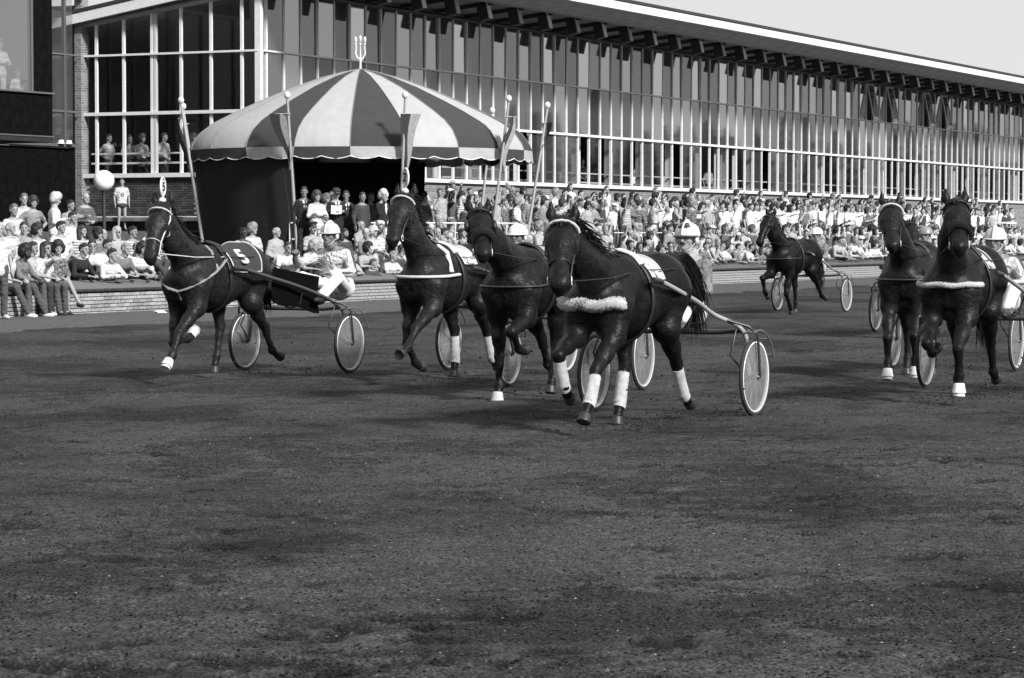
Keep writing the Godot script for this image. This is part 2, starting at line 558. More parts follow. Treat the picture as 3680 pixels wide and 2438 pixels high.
func horse(label: String, body_arr: Array, j: Dictionary, bones: Array, d: Dictionary, at: Vector3, turn: float) -> Node3D:
	var o := thing("horse", label, "horse", at, turn)
	var r := RandomNumberGenerator.new(); r.seed = d.get("seed", 7)
	var coat: float = d.get("coat", 0.012) * 1.4
	var cm := mottled("coat %.3f" % coat, coat, 0.46, 0.9, 256, 0.05, 0.5, 21, 0.5)
	cm.metallic_specular = 0.28
	ripple(body_arr, 5.5, 0.010, int(d.get("seed", 7)))
	part("body", arr_mesh(body_arr), cm, o)
	var hair := mat(d.get("hair", 0.007), 0.55, 0.4)
	var poll: Vector3 = j.poll; var hd: Vector3 = j.hd * j.hs_; var hs: Vector3 = j.hs * j.hs_; var fv: Vector3 = j.front * j.hs_; var mid: Vector3 = j.mid; var nb: Vector3 = j.nb
	# eyes
	for s in [-1.0, 1.0]:
		var me := Mb.new(); me.ball(Vector3.ZERO, Vector3(0.019, 0.019, 0.019), 8, 6)
		part("eye", me.mesh(), mat(0.004, 0.12), o, poll + hd * 0.19 + fv * 0.035 + hs * s * 0.093)
	# mane: locks along the crest, falling to one side and blown back
	var mb := Mb.new()
	var fall: float = d.get("mane_side", 1.0)
	var wild: float = d.get("mane_wild", 1.0)
	for k in 170:
		var t := k / 169.0
		var base: Vector3
		if t < 0.5:
			base = (nb + Vector3(-0.2, 0.16, 0)).lerp(mid - fv * 0.0 + Vector3(-0.125, 0.075, 0), t * 2.0)
		else:
			base = (mid + Vector3(-0.125, 0.075, 0)).lerp(poll + Vector3(-0.06, 0.08, 0), t * 2.0 - 1.0)
		base += Vector3(r.randf_range(-0.015, 0.03), r.randf_range(-0.02, 0.015), r.randf_range(-0.02, 0.02))
		lock(mb, base, Vector3(-0.5 + r.randf_range(-0.3, 0.2), 0.55, fall * r.randf_range(-0.1, 0.6)), Vector3(-0.9, -1.0 + r.randf_range(-0.4, 0.3), fall * r.randf_range(0.2, 0.9)), r.randf_range(0.1, 0.22) * wild, r.randf_range(0.01, 0.02))
	for k in 14:    # forelock
		lock(mb, poll + fv * 0.06 - hd * 0.02 + hs * r.randf_range(-0.03, 0.03), fv * 0.5 + hd * 0.5 + hs * r.randf_range(-0.4, 0.4), hd * 1.1 + fv * 0.2 + hs * r.randf_range(-0.3, 0.3), r.randf_range(0.1, 0.18), 0.011)
	part("mane", mb.mesh(), hair, o)
	# tail: strands that follow one curve and spread as they go
	var tc := Curve3D.new()
	var tk: Array = d.get("tail", [Vector3(-0.86, 1.25, 0), Vector3(-1.02, 1.24, 0), Vector3(-1.13, 0.98, 0), Vector3(-1.16, 0.66, 0), Vector3(-1.2, 0.45, 0)])
	for k in tk.size():
		var tg: Vector3 = (tk[mini(k + 1, tk.size() - 1)] - tk[maxi(k - 1, 0)]) * 0.22
		tc.add_point(tk[k], -tg, tg)
	var tl := tc.get_baked_length()
	var fatness: float = d.get("tail_fat", 0.075)
	mb = Mb.new()
	for k in int(d.get("tail_strands", 700)):
		var a := r.randf() * TAU
		var ro := sqrt(r.randf()) * fatness
		var off := Vector3(cos(a) * 0.6, sin(a), r.randf_range(-1, 1)) * ro
		var t0 := r.randf() * 0.35 if k % 3 else 0.0
		var t1 := clampf(t0 + r.randf_range(0.4, 0.85), 0.3, 1.0)
		var ph := r.randf() * TAU
		var pts: Array = []
		for m in 7:
			var t := lerpf(t0, t1, m / 6.0)
			pts.append(tc.sample_baked(tl * t) + off * (0.35 + 1.1 * t) + Vector3(sin(ph + t * 5.0), cos(ph * 1.7 + t * 4.0), sin(ph * 2.3 + t * 6.0)) * 0.025 * t)
		var w := r.randf_range(0.004, 0.008)
		mb.tube(pts, [w, w, w, w * 0.9, w * 0.7, w * 0.45, w * 0.1], 3, false)
	part("tail", mb.mesh(), hair, o)
	# hooves, boots and bandages
	var hoof_l: Array = d.get("hoof", [0.02, 0.02, 0.02, 0.02])
	var wraps: Array = d.get("wrap", [0, 0, 0, 0])
	var boots: Array = d.get("boot", [0, 0, 0, 0])
	for k in 4:
		var q: Array = j[k]
		var ax: Vector3 = q[5]
		var y := -ax
		var x := Vector3(0, 0, 1).cross(y).normalized() * -1.0
		var bs := Basis(x, y, x.cross(y))
		mb = Mb.new()
		mb.lathe([Vector2(0.0, 0.015), Vector2(0.043, 0.012), Vector2(0.047, 0.0), Vector2(0.056, -0.055), Vector2(0.059, -0.068), Vector2(0.05, -0.069), Vector2(0.045, -0.06), Vector2(0.0, -0.057)], 14, Transform3D(bs, (q[4] as Vector3) + ax * 0.012))
		part("hoof", mb.mesh(), mat(hoof_l[k], 0.5), o)
		if boots[k] > 0.0:        # bell boot over the hoof
			mb = Mb.new()
			mb.lathe([Vector2(0.046, 0.045), Vector2(0.052, 0.03), Vector2(0.056, 0.0), Vector2(0.066, -0.045), Vector2(0.063, -0.047), Vector2(0.05, -0.0)], 14, Transform3D(bs, (q[4] as Vector3)))
			part("bell_boot", mb.mesh(), mat(boots[k], 0.75), o)
		if wraps[k] > 0.0:
			mb = Mb.new()
			var pts: Array = []; var rad: Array = []
			for m in 13:
				var t := m / 12.0
				pts.append((q[2] as Vector3).lerp(q[3], 0.18 + t * 0.82) + Vector3(r.randf_range(-1, 1), 0, r.randf_range(-1, 1)) * 0.002)
				rad.append((0.052 if m % 2 == 0 else 0.0545) + 0.005 * maxf(0.0, t - 0.5))
			pts.append((q[3] as Vector3).lerp(q[4], 0.35)); rad.append(0.054)
			mb.tube(pts, rad, 12)
			part("leg_bandage", mb.mesh(), mottled("bandage", wraps[k], 0.9, 0.25, 128, 0.03, 0.75, 31), o)
	# bridle
	var tack := mat(0.012, 0.45)
	var white := mottled("white tack", 0.62, 0.8, 0.3, 128, 0.03, 0.8, 33)
	mb = Mb.new()
	var ring := func(c: Vector3, a: Vector3, b2: Vector3, ra: float, rb: float) -> Array:
		var p: Array = []
		for k in 17:
			p.append(c + a * cos(TAU * k / 16) * ra + b2 * sin(TAU * k / 16) * rb)
		return p
	strap(mb, ring.call(poll + hd * 0.38 - fv * 0.025, hs, fv, 0.076, 0.09), 0.011)       # noseband
	for s in [-1.0, 1.0]:
		strap(mb, [poll - hd * 0.02 + hs * s * 0.085, poll + hd * 0.12 + hs * s * 0.114, poll + hd * 0.26 + hs * s * 0.09, poll + hd * 0.38 + hs * s * 0.078, poll + hd * 0.47 - fv * 0.04 + hs * s * 0.07], 0.009)
		strap(mb, [poll + hd * 0.0 + hs * s * 0.09, poll + hd * 0.2 - fv * 0.14 + hs * s * 0.08, poll + hd * 0.22 - fv * 0.165], 0.008)
	part("bridle", mb.mesh(), white if d.get("white_bridle", false) else tack, o)
	mb = Mb.new()
	strap(mb, ring.call(poll + hd * 0.055 - fv * 0.0, hs, fv, 0.108, 0.108).slice(0, 9), 0.021 if d.get("white_brow", false) else 0.011)
	part("browband", mb.mesh(), white if d.get("white_brow", false) else tack, o)
	for s in [-1.0, 1.0]:
		mb = Mb.new(); mb.tube(ring.call(poll + hd * 0.48 - fv * 0.045 + hs * s * 0.078, hd, fv, 0.028, 0.028), [0.006], 5, false)
		part("bit_ring", mb.mesh(), mat(0.5, 0.25), o)
	if d.get("roll", 0.0) > 0.0:      # fleece noseband
		mb = Mb.new(); mb.tube(ring.call(poll + hd * 0.36 - fv * 0.015, hs, fv, 0.095, 0.105).slice(0, 10), [0.036], 12)
		for k in mb.v.size():
			mb.v[k] += mb.n[k] * r.randf_range(-0.007, 0.012)
		part("fleece_noseband", mb.mesh(), mottled("fleece dark", d.roll, 1.0, 0.2, 128, 0.08, 0.4, 35, 1.5), o)
	if d.get("blinkers", false):
		for s in [-1.0, 1.0]:
			mb = Mb.new()
			mb.ball(Vector3.ZERO, Vector3(0.07, 0.06, 0.028), 10, 6)
			var bl := part("blinker", mb.mesh(), tack, o)
			bl.transform = Transform3D(Basis(hd.normalized(), fv.normalized(), hs.normalized() * s), poll + hd * 0.18 + fv * 0.02 + hs * s * 0.115)
	# saddle pad, girth, crupper strap
	mb = Mb.new()
	var arc := func(x: float, a0: float, a1: float, grow: float, n: int) -> Array:
		var p: Array = []
		for k in n + 1:
			var a := deg_to_rad(lerpf(a0, a1, float(k) / n))
			var out := Vector3(0, cos(a), sin(a))
			p.append(snap(bones, Vector3(x, 1.14, 0) + out * 0.62, -out, grow))
		return p
	var wrap := func(y: float, a: float, grow: float) -> Vector3:     # a point of the breast, a degrees round from straight ahead
		var out := Vector3(cos(deg_to_rad(a)), 0, sin(deg_to_rad(a)))
		return snap(bones, Vector3(0.25, y, 0) + out * 1.0, -out, grow)
	mb.tube(arc.call(0.14, -180, 180, 0.012, 40), [0.026], 6, false, 0.5)
	part("girth", mb.mesh(), tack, o)
	mb = Mb.new()
	mb.tube(arc.call(0.14, -38, 38, 0.026, 14), [0.055], 8, true, 0.35)
	part("harness_saddle", mb.mesh(), white if d.get("white_saddle", false) else tack, o)
	mb = Mb.new()
	strap(mb, [Vector3(0.12, 1.5, 0), Vector3(-0.2, 1.475, 0), Vector3(-0.5, 1.5, 0), Vector3(-0.78, 1.38, 0), Vector3(-0.87, 1.28, 0)], 0.012)
	part("crupper_strap", mb.mesh(), tack, o)
	# overcheck from the poll to the saddle, and the lines to the bit
	mb = Mb.new()
	strap(mb, [poll + hd * 0.3 + fv * 0.085, poll + fv * 0.1, poll + Vector3(-0.05, 0.12, 0), mid + Vector3(-0.15, 0.14, 0), Vector3(0.16, 1.52, 0)], 0.008)
	part("overcheck", mb.mesh(), white if d.get("white_check", false) else tack, o)
	var hands: Vector3 = d.get("hands", Vector3(-1.62, 1.14, 0))
	for s in [-1.0, 1.0]:
		mb = Mb.new()
		var bit: Vector3 = poll + hd * 0.48 - fv * 0.045 + hs * s * 0.08
		strap(mb, [bit, bit.lerp(Vector3(0.14, 1.36, s * 0.22), 0.5) + Vector3(0, -0.02, s * 0.03), Vector3(0.14, 1.36, s * 0.22)], 0.011 if d.get("white_rein", false) else 0.008)
		part("rein", mb.mesh(), white if d.get("white_rein", false) and s < 0 else tack, o)
		mb = Mb.new()
		strap(mb, [Vector3(0.14, 1.36, s * 0.22), Vector3(-0.5, 1.36, s * 0.29), Vector3(-0.95, 1.26, s * 0.2), hands + Vector3(0, 0, s * 0.08)], 0.008)
		part("rein", mb.mesh(), tack, o)
	# breast gear
	var band := func(y: float, dip: float, reach: float, grow: float) -> Array:
		var p: Array = []
		for k in 19:
			var a := lerpf(-reach, reach, k / 18.0)
			p.append(wrap.call(y - dip * cos(deg_to_rad(a)), a, grow))
		return p
	match d.get("breast", "dark"):
		"straps":
			mb = Mb.new()
			for s in [-1.0, 1.0]:
				strap(mb, [wrap.call(1.34, s * 118, 0.008), wrap.call(1.27, s * 84, 0.008), wrap.call(1.19, s * 58, 0.008), wrap.call(1.1, s * 34, 0.008), wrap.call(1.02, s * 14, 0.008), wrap.call(0.99, 0.0, 0.008)], 0.021)
				strap(mb, [arc.call(0.3, s * 12, s * 12, 0.008, 1)[0], arc.call(0.36, s * 34, s * 34, 0.008, 1)[0], wrap.call(1.22, s * 68, 0.008)], 0.018)
			strap(mb, [wrap.call(0.99, 0.0, 0.008), wrap.call(0.9, 0.0, 0.008), wrap.call(0.82, 0.0, 0.008)], 0.013)
			part("breast_strap", mb.mesh(), mottled("pale webbing", 0.3, 0.85, 0.2, 128, 0.04, 0.7, 37), o)
		"roll":
			mb = Mb.new()
			var core: Array = band.call(1.16, d.get("roll_dip", 0.03), d.get("roll_reach", 58.0), 0.012)
			var cv := Curve3D.new()
			for q in core: cv.add_point(q)
			var fine: Array = []
			for k in 61: fine.append(cv.sample_baked(cv.get_baked_length() * k / 60.0))
			mb.tube(fine, [d.get("roll_fat", 0.045)], 18)
			for k in mb.v.size():        # shaggy fleece
				mb.v[k] += mb.n[k] * r.randf_range(-0.25, 0.3) * d.get("roll_fat", 0.045) + Vector3(0, d.get("roll_fat", 0.045) * 0.2 * sin(mb.v[k].z * 23.0), 0)
			part("breast_roll", mb.mesh(), mottled("fleece white", 0.66, 1.0, 0.2, 128, 0.09, 0.6, 39, 1.0), o)
		"collar":
			mb = Mb.new()
			mb.tube(band.call(1.17, 0.02, 95.0, 0.008), [0.03], 8, true, 0.6)
			for s in [-1.0, 1.0]:
				strap(mb, [arc.call(0.32, s * 12, s * 12, 0.01, 1)[0], arc.call(0.36, s * 36, s * 36, 0.01, 1)[0], wrap.call(1.2, s * 62, 0.01)], 0.036)
			part("breast_collar", mb.mesh(), white, o)
		_:
			mb = Mb.new()
			strap(mb, band.call(1.13, 0.02, 95.0, 0.006), 0.022)
			part("breast_collar", mb.mesh(), mat(0.03, 0.4), o)
	# number cloth over the barrel
	if d.has("cloth"):
		mb = Mb.new()
		var rim := Mb.new()
		var k0 := 0
		var cols := 24
		var cx1: float = 0.06 - d.get("cloth_len", 0.3)
		var cr: float = d.get("cloth_drop", 62.0)
		for a in 6:
			var x := lerpf(0.06, cx1, a / 5.0)
			var ring_p: Array = arc.call(x, -cr, cr, 0.014, cols)
			for b in cols + 1:
				mb.add(ring_p[b], (ring_p[b] - Vector3(x, 1.13, 0)).normalized(), Vector2(a / 5.0, float(b) / cols))
		mb.grid_index(k0, 5, cols)
		part("number_cloth", mb.mesh(), mottled("cloth %.3f" % d.cloth, d.cloth, 0.85, 0.5, 128, 0.02, 0.8, 41), o)
		for x in [0.06, cx1]:
			rim.tube(arc.call(x, -cr, cr, 0.016, cols), [0.011], 5, true, 0.5)
		for a in [-cr, cr]:
			var e: Array = []
			for q in 6:
				e.append(arc.call(lerpf(0.06, cx1, q / 5.0), a, a, 0.016, 1)[0])
			rim.tube(e, [0.011], 5, true, 0.5)
		part("cloth_edging", rim.mesh(), white, o)
		for s in [-1.0, 1.0]:
			var tm := TextMesh.new()
			tm.text = d.number; tm.font_size = 64; tm.pixel_size = d.get("num_size", 0.0042); tm.depth = 0.012
			var f := SystemFont.new(); f.font_names = PackedStringArray(["Droid Sans"]); f.font_weight = 700
			tm.font = f
			var pt: Vector3 = arc.call(0.06 - d.get("cloth_len", 0.3) * 0.5, 46 * s, 46 * s, 0.022, 1)[0]
			var nn: Vector3 = (pt - Vector3(pt.x, 1.13, 0)).normalized()
			nn.x = 0; nn = nn.normalized()
			var xx := Vector3(-s, 0, 0) * -1.0 if s > 0 else Vector3(-1, 0, 0)
			var num := part("number", tm, mat(0.7, 0.8), o)
			num.transform = Transform3D(Basis(xx, nn.cross(xx).normalized(), nn), pt)
	# number plate on the poll
	if d.has("plate"):
		mb = Mb.new()
		mb.tube([poll + Vector3(-0.02, 0.08, 0), poll + Vector3(-0.03, 0.17, 0)], [0.014], 6)
		mb.ball(poll + Vector3(-0.02, 0.1, 0), Vector3(0.05, 0.035, 0.04), 8, 6)
		part("plate_holder", mb.mesh(), white, o)
		var pb := Basis(Vector3.UP, deg_to_rad(d.get("plate_turn", 20.0)))
		mb = Mb.new()
		var prof: Array = [Vector2(0.0, -0.005), Vector2(0.066, -0.005), Vector2(0.07, 0.0), Vector2(0.066, 0.005), Vector2(0.0, 0.006)]
		mb.lathe(prof, 24, Transform3D(pb * Basis(Vector3(1, 0, 0), Vector3(0, 0, 1.35), Vector3(0, -1, 0)), Vector3.ZERO))
		var plate := part("number_plate", mb.mesh(), mat(0.5, 0.6), o, poll + Vector3(-0.03, 0.25, 0))
		mb = Mb.new()
		var ov: Array = []
		for k in 25:
			ov.append(pb * Vector3(cos(TAU * k / 24) * 0.07, sin(TAU * k / 24) * 0.095, 0))
		mb.tube(ov, [0.011], 6, false)
		part("rim", mb.mesh(), mat(0.65, 0.7), plate)
		for s in [-1.0, 1.0]:
			var tm := TextMesh.new()
			tm.text = d.plate; tm.font_size = 64; tm.pixel_size = 0.0021; tm.depth = 0.006
			var f := SystemFont.new(); f.font_names = PackedStringArray(["Droid Sans"]); f.font_weight = 700
			tm.font = f
			var num := part("number", tm, mat(0.015, 0.8), plate)
			num.transform = Transform3D(pb * Basis(Vector3.UP, 0.0 if s > 0 else PI), pb * Vector3(0, 0, s * 0.011))
	return o

func wheel_part(o: Node3D, at: Vector3) -> void:
	var w := Node3D.new(); w.name = "wheel"; o.add_child(w, true); w.position = at
	var rot := Transform3D(Basis(Vector3(1, 0, 0), Vector3(0, 0, 1), Vector3(0, -1, 0)), Vector3.ZERO)
	if not tex.has("tyre"):
		var ring := func(rad: float, fat: float, seg: int) -> ArrayMesh:
			var m := Mb.new(); var p: Array = []
			for k in 49:
				p.append(Vector3(cos(TAU * k / 48) * rad, sin(TAU * k / 48) * rad, 0))
			m.tube(p, [fat], seg, false, 1.0, Vector3(0, 0, 1))
			return m.mesh()
		tex["tyre"] = ring.call(0.33, 0.02, 8)
		var m := Mb.new()
		m.lathe([Vector2(0.302, -0.016), Vector2(0.316, -0.02), Vector2(0.318, 0.0), Vector2(0.316, 0.02), Vector2(0.302, 0.016), Vector2(0.296, 0.0), Vector2(0.302, -0.016)], 48, rot)
		tex["rim"] = m.mesh()
		m = Mb.new()
		for k in 36:
			var a := TAU * k / 36.0
			var d := Vector3(cos(a), sin(a), 0); var tn := Vector3(-sin(a), cos(a), 0) * (1.0 if k % 2 == 0 else -1.0)
			var zz := 0.03 if k % 4 < 2 else -0.03
			m.tube([tn * 0.025 + Vector3(0, 0, zz), d * 0.3], [0.0009], 3, false)
		tex["spokes"] = m.mesh()
		m = Mb.new()
		m.lathe([Vector2(0.0, -0.055), Vector2(0.016, -0.055), Vector2(0.018, -0.04), Vector2(0.03, -0.034), Vector2(0.03, -0.026), Vector2(0.02, -0.02), Vector2(0.02, 0.02), Vector2(0.03, 0.026), Vector2(0.03, 0.034), Vector2(0.018, 0.04), Vector2(0.016, 0.055), Vector2(0.0, 0.055)], 16, rot)
		tex["hub"] = m.mesh()
		for s in [-1.0, 1.0]:
			m = Mb.new()
			m.lathe([Vector2(0.03, s * 0.034), Vector2(0.3, s * 0.016)], 48, rot)
			tex["cover%d" % s] = m.mesh()
	part("tyre", tex["tyre"], mat(0.02, 0.8), w)
	part("rim", tex["rim"], mat(0.62, 0.4), w)
	part("spokes", tex["spokes"], mat(0.55, 0.3), w)
	part("hub", tex["hub"], mat(0.05, 0.4), w)
	if not mats.has("cover"):
		var m := StandardMaterial3D.new()
		m.albedo_color = Color(0.58, 0.58, 0.58, 0.36); m.transparency = BaseMaterial3D.TRANSPARENCY_ALPHA; m.roughness = 0.2; m.metallic_specular = 0.3
		mats["cover"] = m
	part("clear_cover", tex["cover-1"], mats["cover"], w)

func sulky(label: String, at: Vector3, turn: float, width: float, shaft_l: float, yaw := 0.0, shade_fill := false) -> Node3D:
	var o := thing("sulky", label, "sulky", at, turn, "racing sulkies on the track")
	var hw := width * 0.5
	var frame := mat(0.03, 0.35)
	var pale := mat(shaft_l, 0.35)
	for s in [-1.0, 1.0]:
		wheel_part(o, Vector3(0, 0.35, s * hw))
	for s in [-1.0, 1.0]:
		var yo := sin(deg_to_rad(yaw)) * 1.6
		var p := Curve3D.new()
		var key: Array = [Vector3(1.98, 1.24, s * 0.36 + yo), Vector3(1.75, 1.22, s * 0.385 + yo * 0.85), Vector3(1.3, 1.13, s * 0.42 + yo * 0.65), Vector3(0.8, 1.03, s * 0.46 + yo * 0.35), Vector3(0.35, 0.91, s * 0.53), Vector3(0.08, 0.81, s * (hw - 0.14)), Vector3(-0.02, 0.7, s * (hw - 0.09)), Vector3(-0.02, 0.52, s * (hw - 0.065)), Vector3(0.0, 0.35, s * (hw - 0.055))]
		for k in key.size():
			var tg: Vector3 = (key[mini(k + 1, key.size() - 1)] - key[maxi(k - 1, 0)]) * 0.16
			p.add_point(key[k], -tg, tg)
		p.bake_interval = 0.06
		var pts: Array = Array(p.get_baked_points())
		var cut := int(pts.size() * 0.1)
		var mb := Mb.new(); mb.tube(pts.slice(cut), [0.021], 8)
		var sh := part("shaft", mb.mesh(), pale, o)
		mb = Mb.new(); mb.tube(pts.slice(0, cut + 1), [0.025], 8)
		part("tip", mb.mesh(), mat(0.02, 0.4), sh)
		mb = Mb.new()
		mb.tube([Vector3(0.2, 0.86, s * (hw - 0.2)), Vector3(0.1, 0.8, s * (hw - 0.02)), Vector3(0.05, 0.72, s * (hw + 0.05)), Vector3(0.0, 0.35, s * (hw + 0.055))], [0.013], 7)
		mb.tube([Vector3(0.1, 0.8, s * (hw - 0.13)), Vector3(0.28, 0.35 + 0.2, s * (hw - 0.12)), Vector3(0.0, 0.35, s * (hw - 0.06))], [0.01], 6)
		part("wheel_fork", mb.mesh(), frame, o)
		mb = Mb.new()
		for e in [-0.045, 0.045]:
			var g: Array = []
			for k in 15:
				var a := deg_to_rad(lerpf(72, 158, k / 14.0))
				g.append(Vector3(cos(a) * 0.405, 0.36 + sin(a) * 0.405, s * hw + e))
			mb.tube(g, [0.007], 5)
		for a in [74.0, 100.0, 128.0, 156.0]:
			mb.tube([Vector3(cos(deg_to_rad(a)) * 0.405, 0.36 + sin(deg_to_rad(a)) * 0.405, s * hw - 0.045), Vector3(cos(deg_to_rad(a)) * 0.405, 0.36 + sin(deg_to_rad(a)) * 0.405, s * hw + 0.045)], [0.006], 5)
		mb.tube([Vector3(-0.02, 0.74, s * (hw - 0.09)), Vector3(-0.2, 0.75, s * (hw - 0.045))], [0.008], 5)
		mb.tube([Vector3(-0.02, 0.6, s * (hw - 0.07)), Vector3(-0.37, 0.52, s * (hw - 0.045))], [0.007], 5)
		part("mudguard", mb.mesh(), mat(0.12, 0.4), o)
		mb = Mb.new()
		mb.tube([Vector3(0.62, 0.99, s * 0.46), Vector3(0.62, 0.8, s * 0.4), Vector3(0.62, 0.77, s * 0.3), Vector3(0.62, 0.78, s * 0.22)], [0.01], 6)
		part("stirrup", mb.mesh(), frame, o)
	var mb := Mb.new()
	mb.tube([Vector3(0.02, 0.76, -hw + 0.11), Vector3(0.0, 0.74, -hw * 0.5), Vector3(-0.02, 0.74, 0), Vector3(0.0, 0.74, hw * 0.5), Vector3(0.02, 0.76, hw - 0.11)], [0.022], 8)
	for s in [-1.0, 1.0]:
		mb.tube([Vector3(0.0, 0.74, s * 0.25), Vector3(-0.3, 0.79, s * 0.1), Vector3(-0.4, 0.8, s * 0.04)], [0.014], 6)
	part("axle_arch", mb.mesh(), frame, o)
	mb = Mb.new()
	mb.ball(Vector3(-0.33, 0.81, 0), Vector3(0.17, 0.045, 0.17), 16, 8)
	part("seat", mb.mesh(), mat(0.02, 0.5), o)
	if shade_fill:       # added black sheet along the near shaft, imitating shade between horse and driver
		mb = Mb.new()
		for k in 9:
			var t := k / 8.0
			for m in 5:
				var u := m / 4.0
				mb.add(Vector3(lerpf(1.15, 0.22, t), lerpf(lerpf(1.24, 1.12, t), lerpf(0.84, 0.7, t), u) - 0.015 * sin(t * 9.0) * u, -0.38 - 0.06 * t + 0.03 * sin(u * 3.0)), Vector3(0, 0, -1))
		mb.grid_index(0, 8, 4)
		part("shade_sheet", mb.mesh(), mat(0.004, 0.95, 0.1), o)
	return o

# ---------------------------------------------------------------- people
# A pose holds joints in a person's own axes: +x is where the person faces, +y up, +z to the right.
func make_head(h: float) -> Array:
	var b: Array = [
		[Vector3(-0.022, 0.035, 0), Vector3(0.012, 0.045, 0), 0.083, 0.08, 0.03, 1.08],
		[Vector3(0.03, 0.0, 0), Vector3(0.04, -0.05, 0), 0.066, 0.05, 0.03, 1.05],
		[Vector3(0.048, -0.075, 0), Vector3(0.066, -0.088, 0), 0.034, 0.026, 0.025, 0.9],
		[Vector3(0.09, 0.012, 0), Vector3(0.108, -0.022, 0), 0.0095, 0.0145, 0.012],
		[Vector3(0.078, 0.028, -0.03), Vector3(0.078, 0.028, 0.03), 0.016, 0.016, 0.014],
		[Vector3(0.086, -0.053, -0.014), Vector3(0.086, -0.053, 0.014), 0.0115, 0.0115, 0.01],
		[Vector3(-0.02, -0.02, 0), Vector3(-0.02, -0.12, 0), 0.056, 0.056, 0.02],
	]
	for s in [-1.0, 1.0]:
		b.append([Vector3(0.06, -0.018, s * 0.042), Vector3(0.05, -0.03, s * 0.045), 0.022, 0.022, 0.02])
		b.append([Vector3(-0.005, 0.015, s * 0.078), Vector3(-0.01, -0.02, s * 0.08), 0.017, 0.012, 0.008])
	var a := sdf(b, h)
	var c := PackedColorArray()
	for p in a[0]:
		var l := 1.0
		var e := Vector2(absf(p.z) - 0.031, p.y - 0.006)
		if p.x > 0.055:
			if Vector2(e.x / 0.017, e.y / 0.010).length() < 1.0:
				l = 0.12                                        # eye, with the shade of its socket painted in
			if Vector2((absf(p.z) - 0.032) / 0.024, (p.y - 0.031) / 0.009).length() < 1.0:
				l = 0.2                                         # brow, drawn larger to darken the shaded socket too
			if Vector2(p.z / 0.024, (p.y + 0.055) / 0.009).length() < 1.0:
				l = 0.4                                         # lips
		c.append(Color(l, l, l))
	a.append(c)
	return a

func make_hand(open: bool) -> Array:      # a right hand along +x, palm down, thumb towards -z
	var b: Array = [[Vector3(0.0, 0, 0), Vector3(0.03, 0, 0), 0.024, 0.026, 0.015], [Vector3(0.03, 0, -0.022), Vector3(0.085, 0, -0.026), 0.016, 0.014, 0.015], [Vector3(0.03, 0, 0.02), Vector3(0.08, -0.002, 0.026), 0.016, 0.013, 0.015], [Vector3(0.05, 0.0, 0), Vector3(0.085, 0, 0), 0.017, 0.015, 0.012]]
	var lens := [0.068, 0.078, 0.072, 0.056]
	for k in 4:
		var z := -0.029 + k * 0.0195
		var root := Vector3(0.084 - absf(k - 1.3) * 0.003, 0, z)
		var bend := 0.25 if open else 1.15
		var p1: Vector3 = root + Vector3(cos(bend * 0.6), -sin(bend * 0.6), 0) * lens[k] * 0.45
		var p2: Vector3 = p1 + Vector3(cos(bend * 1.6), -sin(bend * 1.6), 0) * lens[k] * 0.32
		var p3: Vector3 = p2 + Vector3(cos(bend * 2.4), -sin(bend * 2.4), 0) * lens[k] * 0.25
		b.append([root, p1, 0.0092, 0.0085, 0.004]); b.append([p1, p2, 0.0085, 0.008, 0.004]); b.append([p2, p3, 0.008, 0.007, 0.004])
	var t1 := Vector3(0.05, -0.012, -0.045)
	var t2 := t1 + (Vector3(0.03, -0.01, -0.018) if open else Vector3(0.032, -0.018, -0.002))
	b.append([Vector3(0.018, -0.004, -0.02), t1, 0.014, 0.0115, 0.01]); b.append([t1, t2, 0.0105, 0.0085, 0.005])
	var a := sdf(b, 0.0058)
	var c := PackedColorArray(); c.resize((a[0] as PackedVector3Array).size()); c.fill(Color(1, 1, 1))
	a.append(c)
	return a

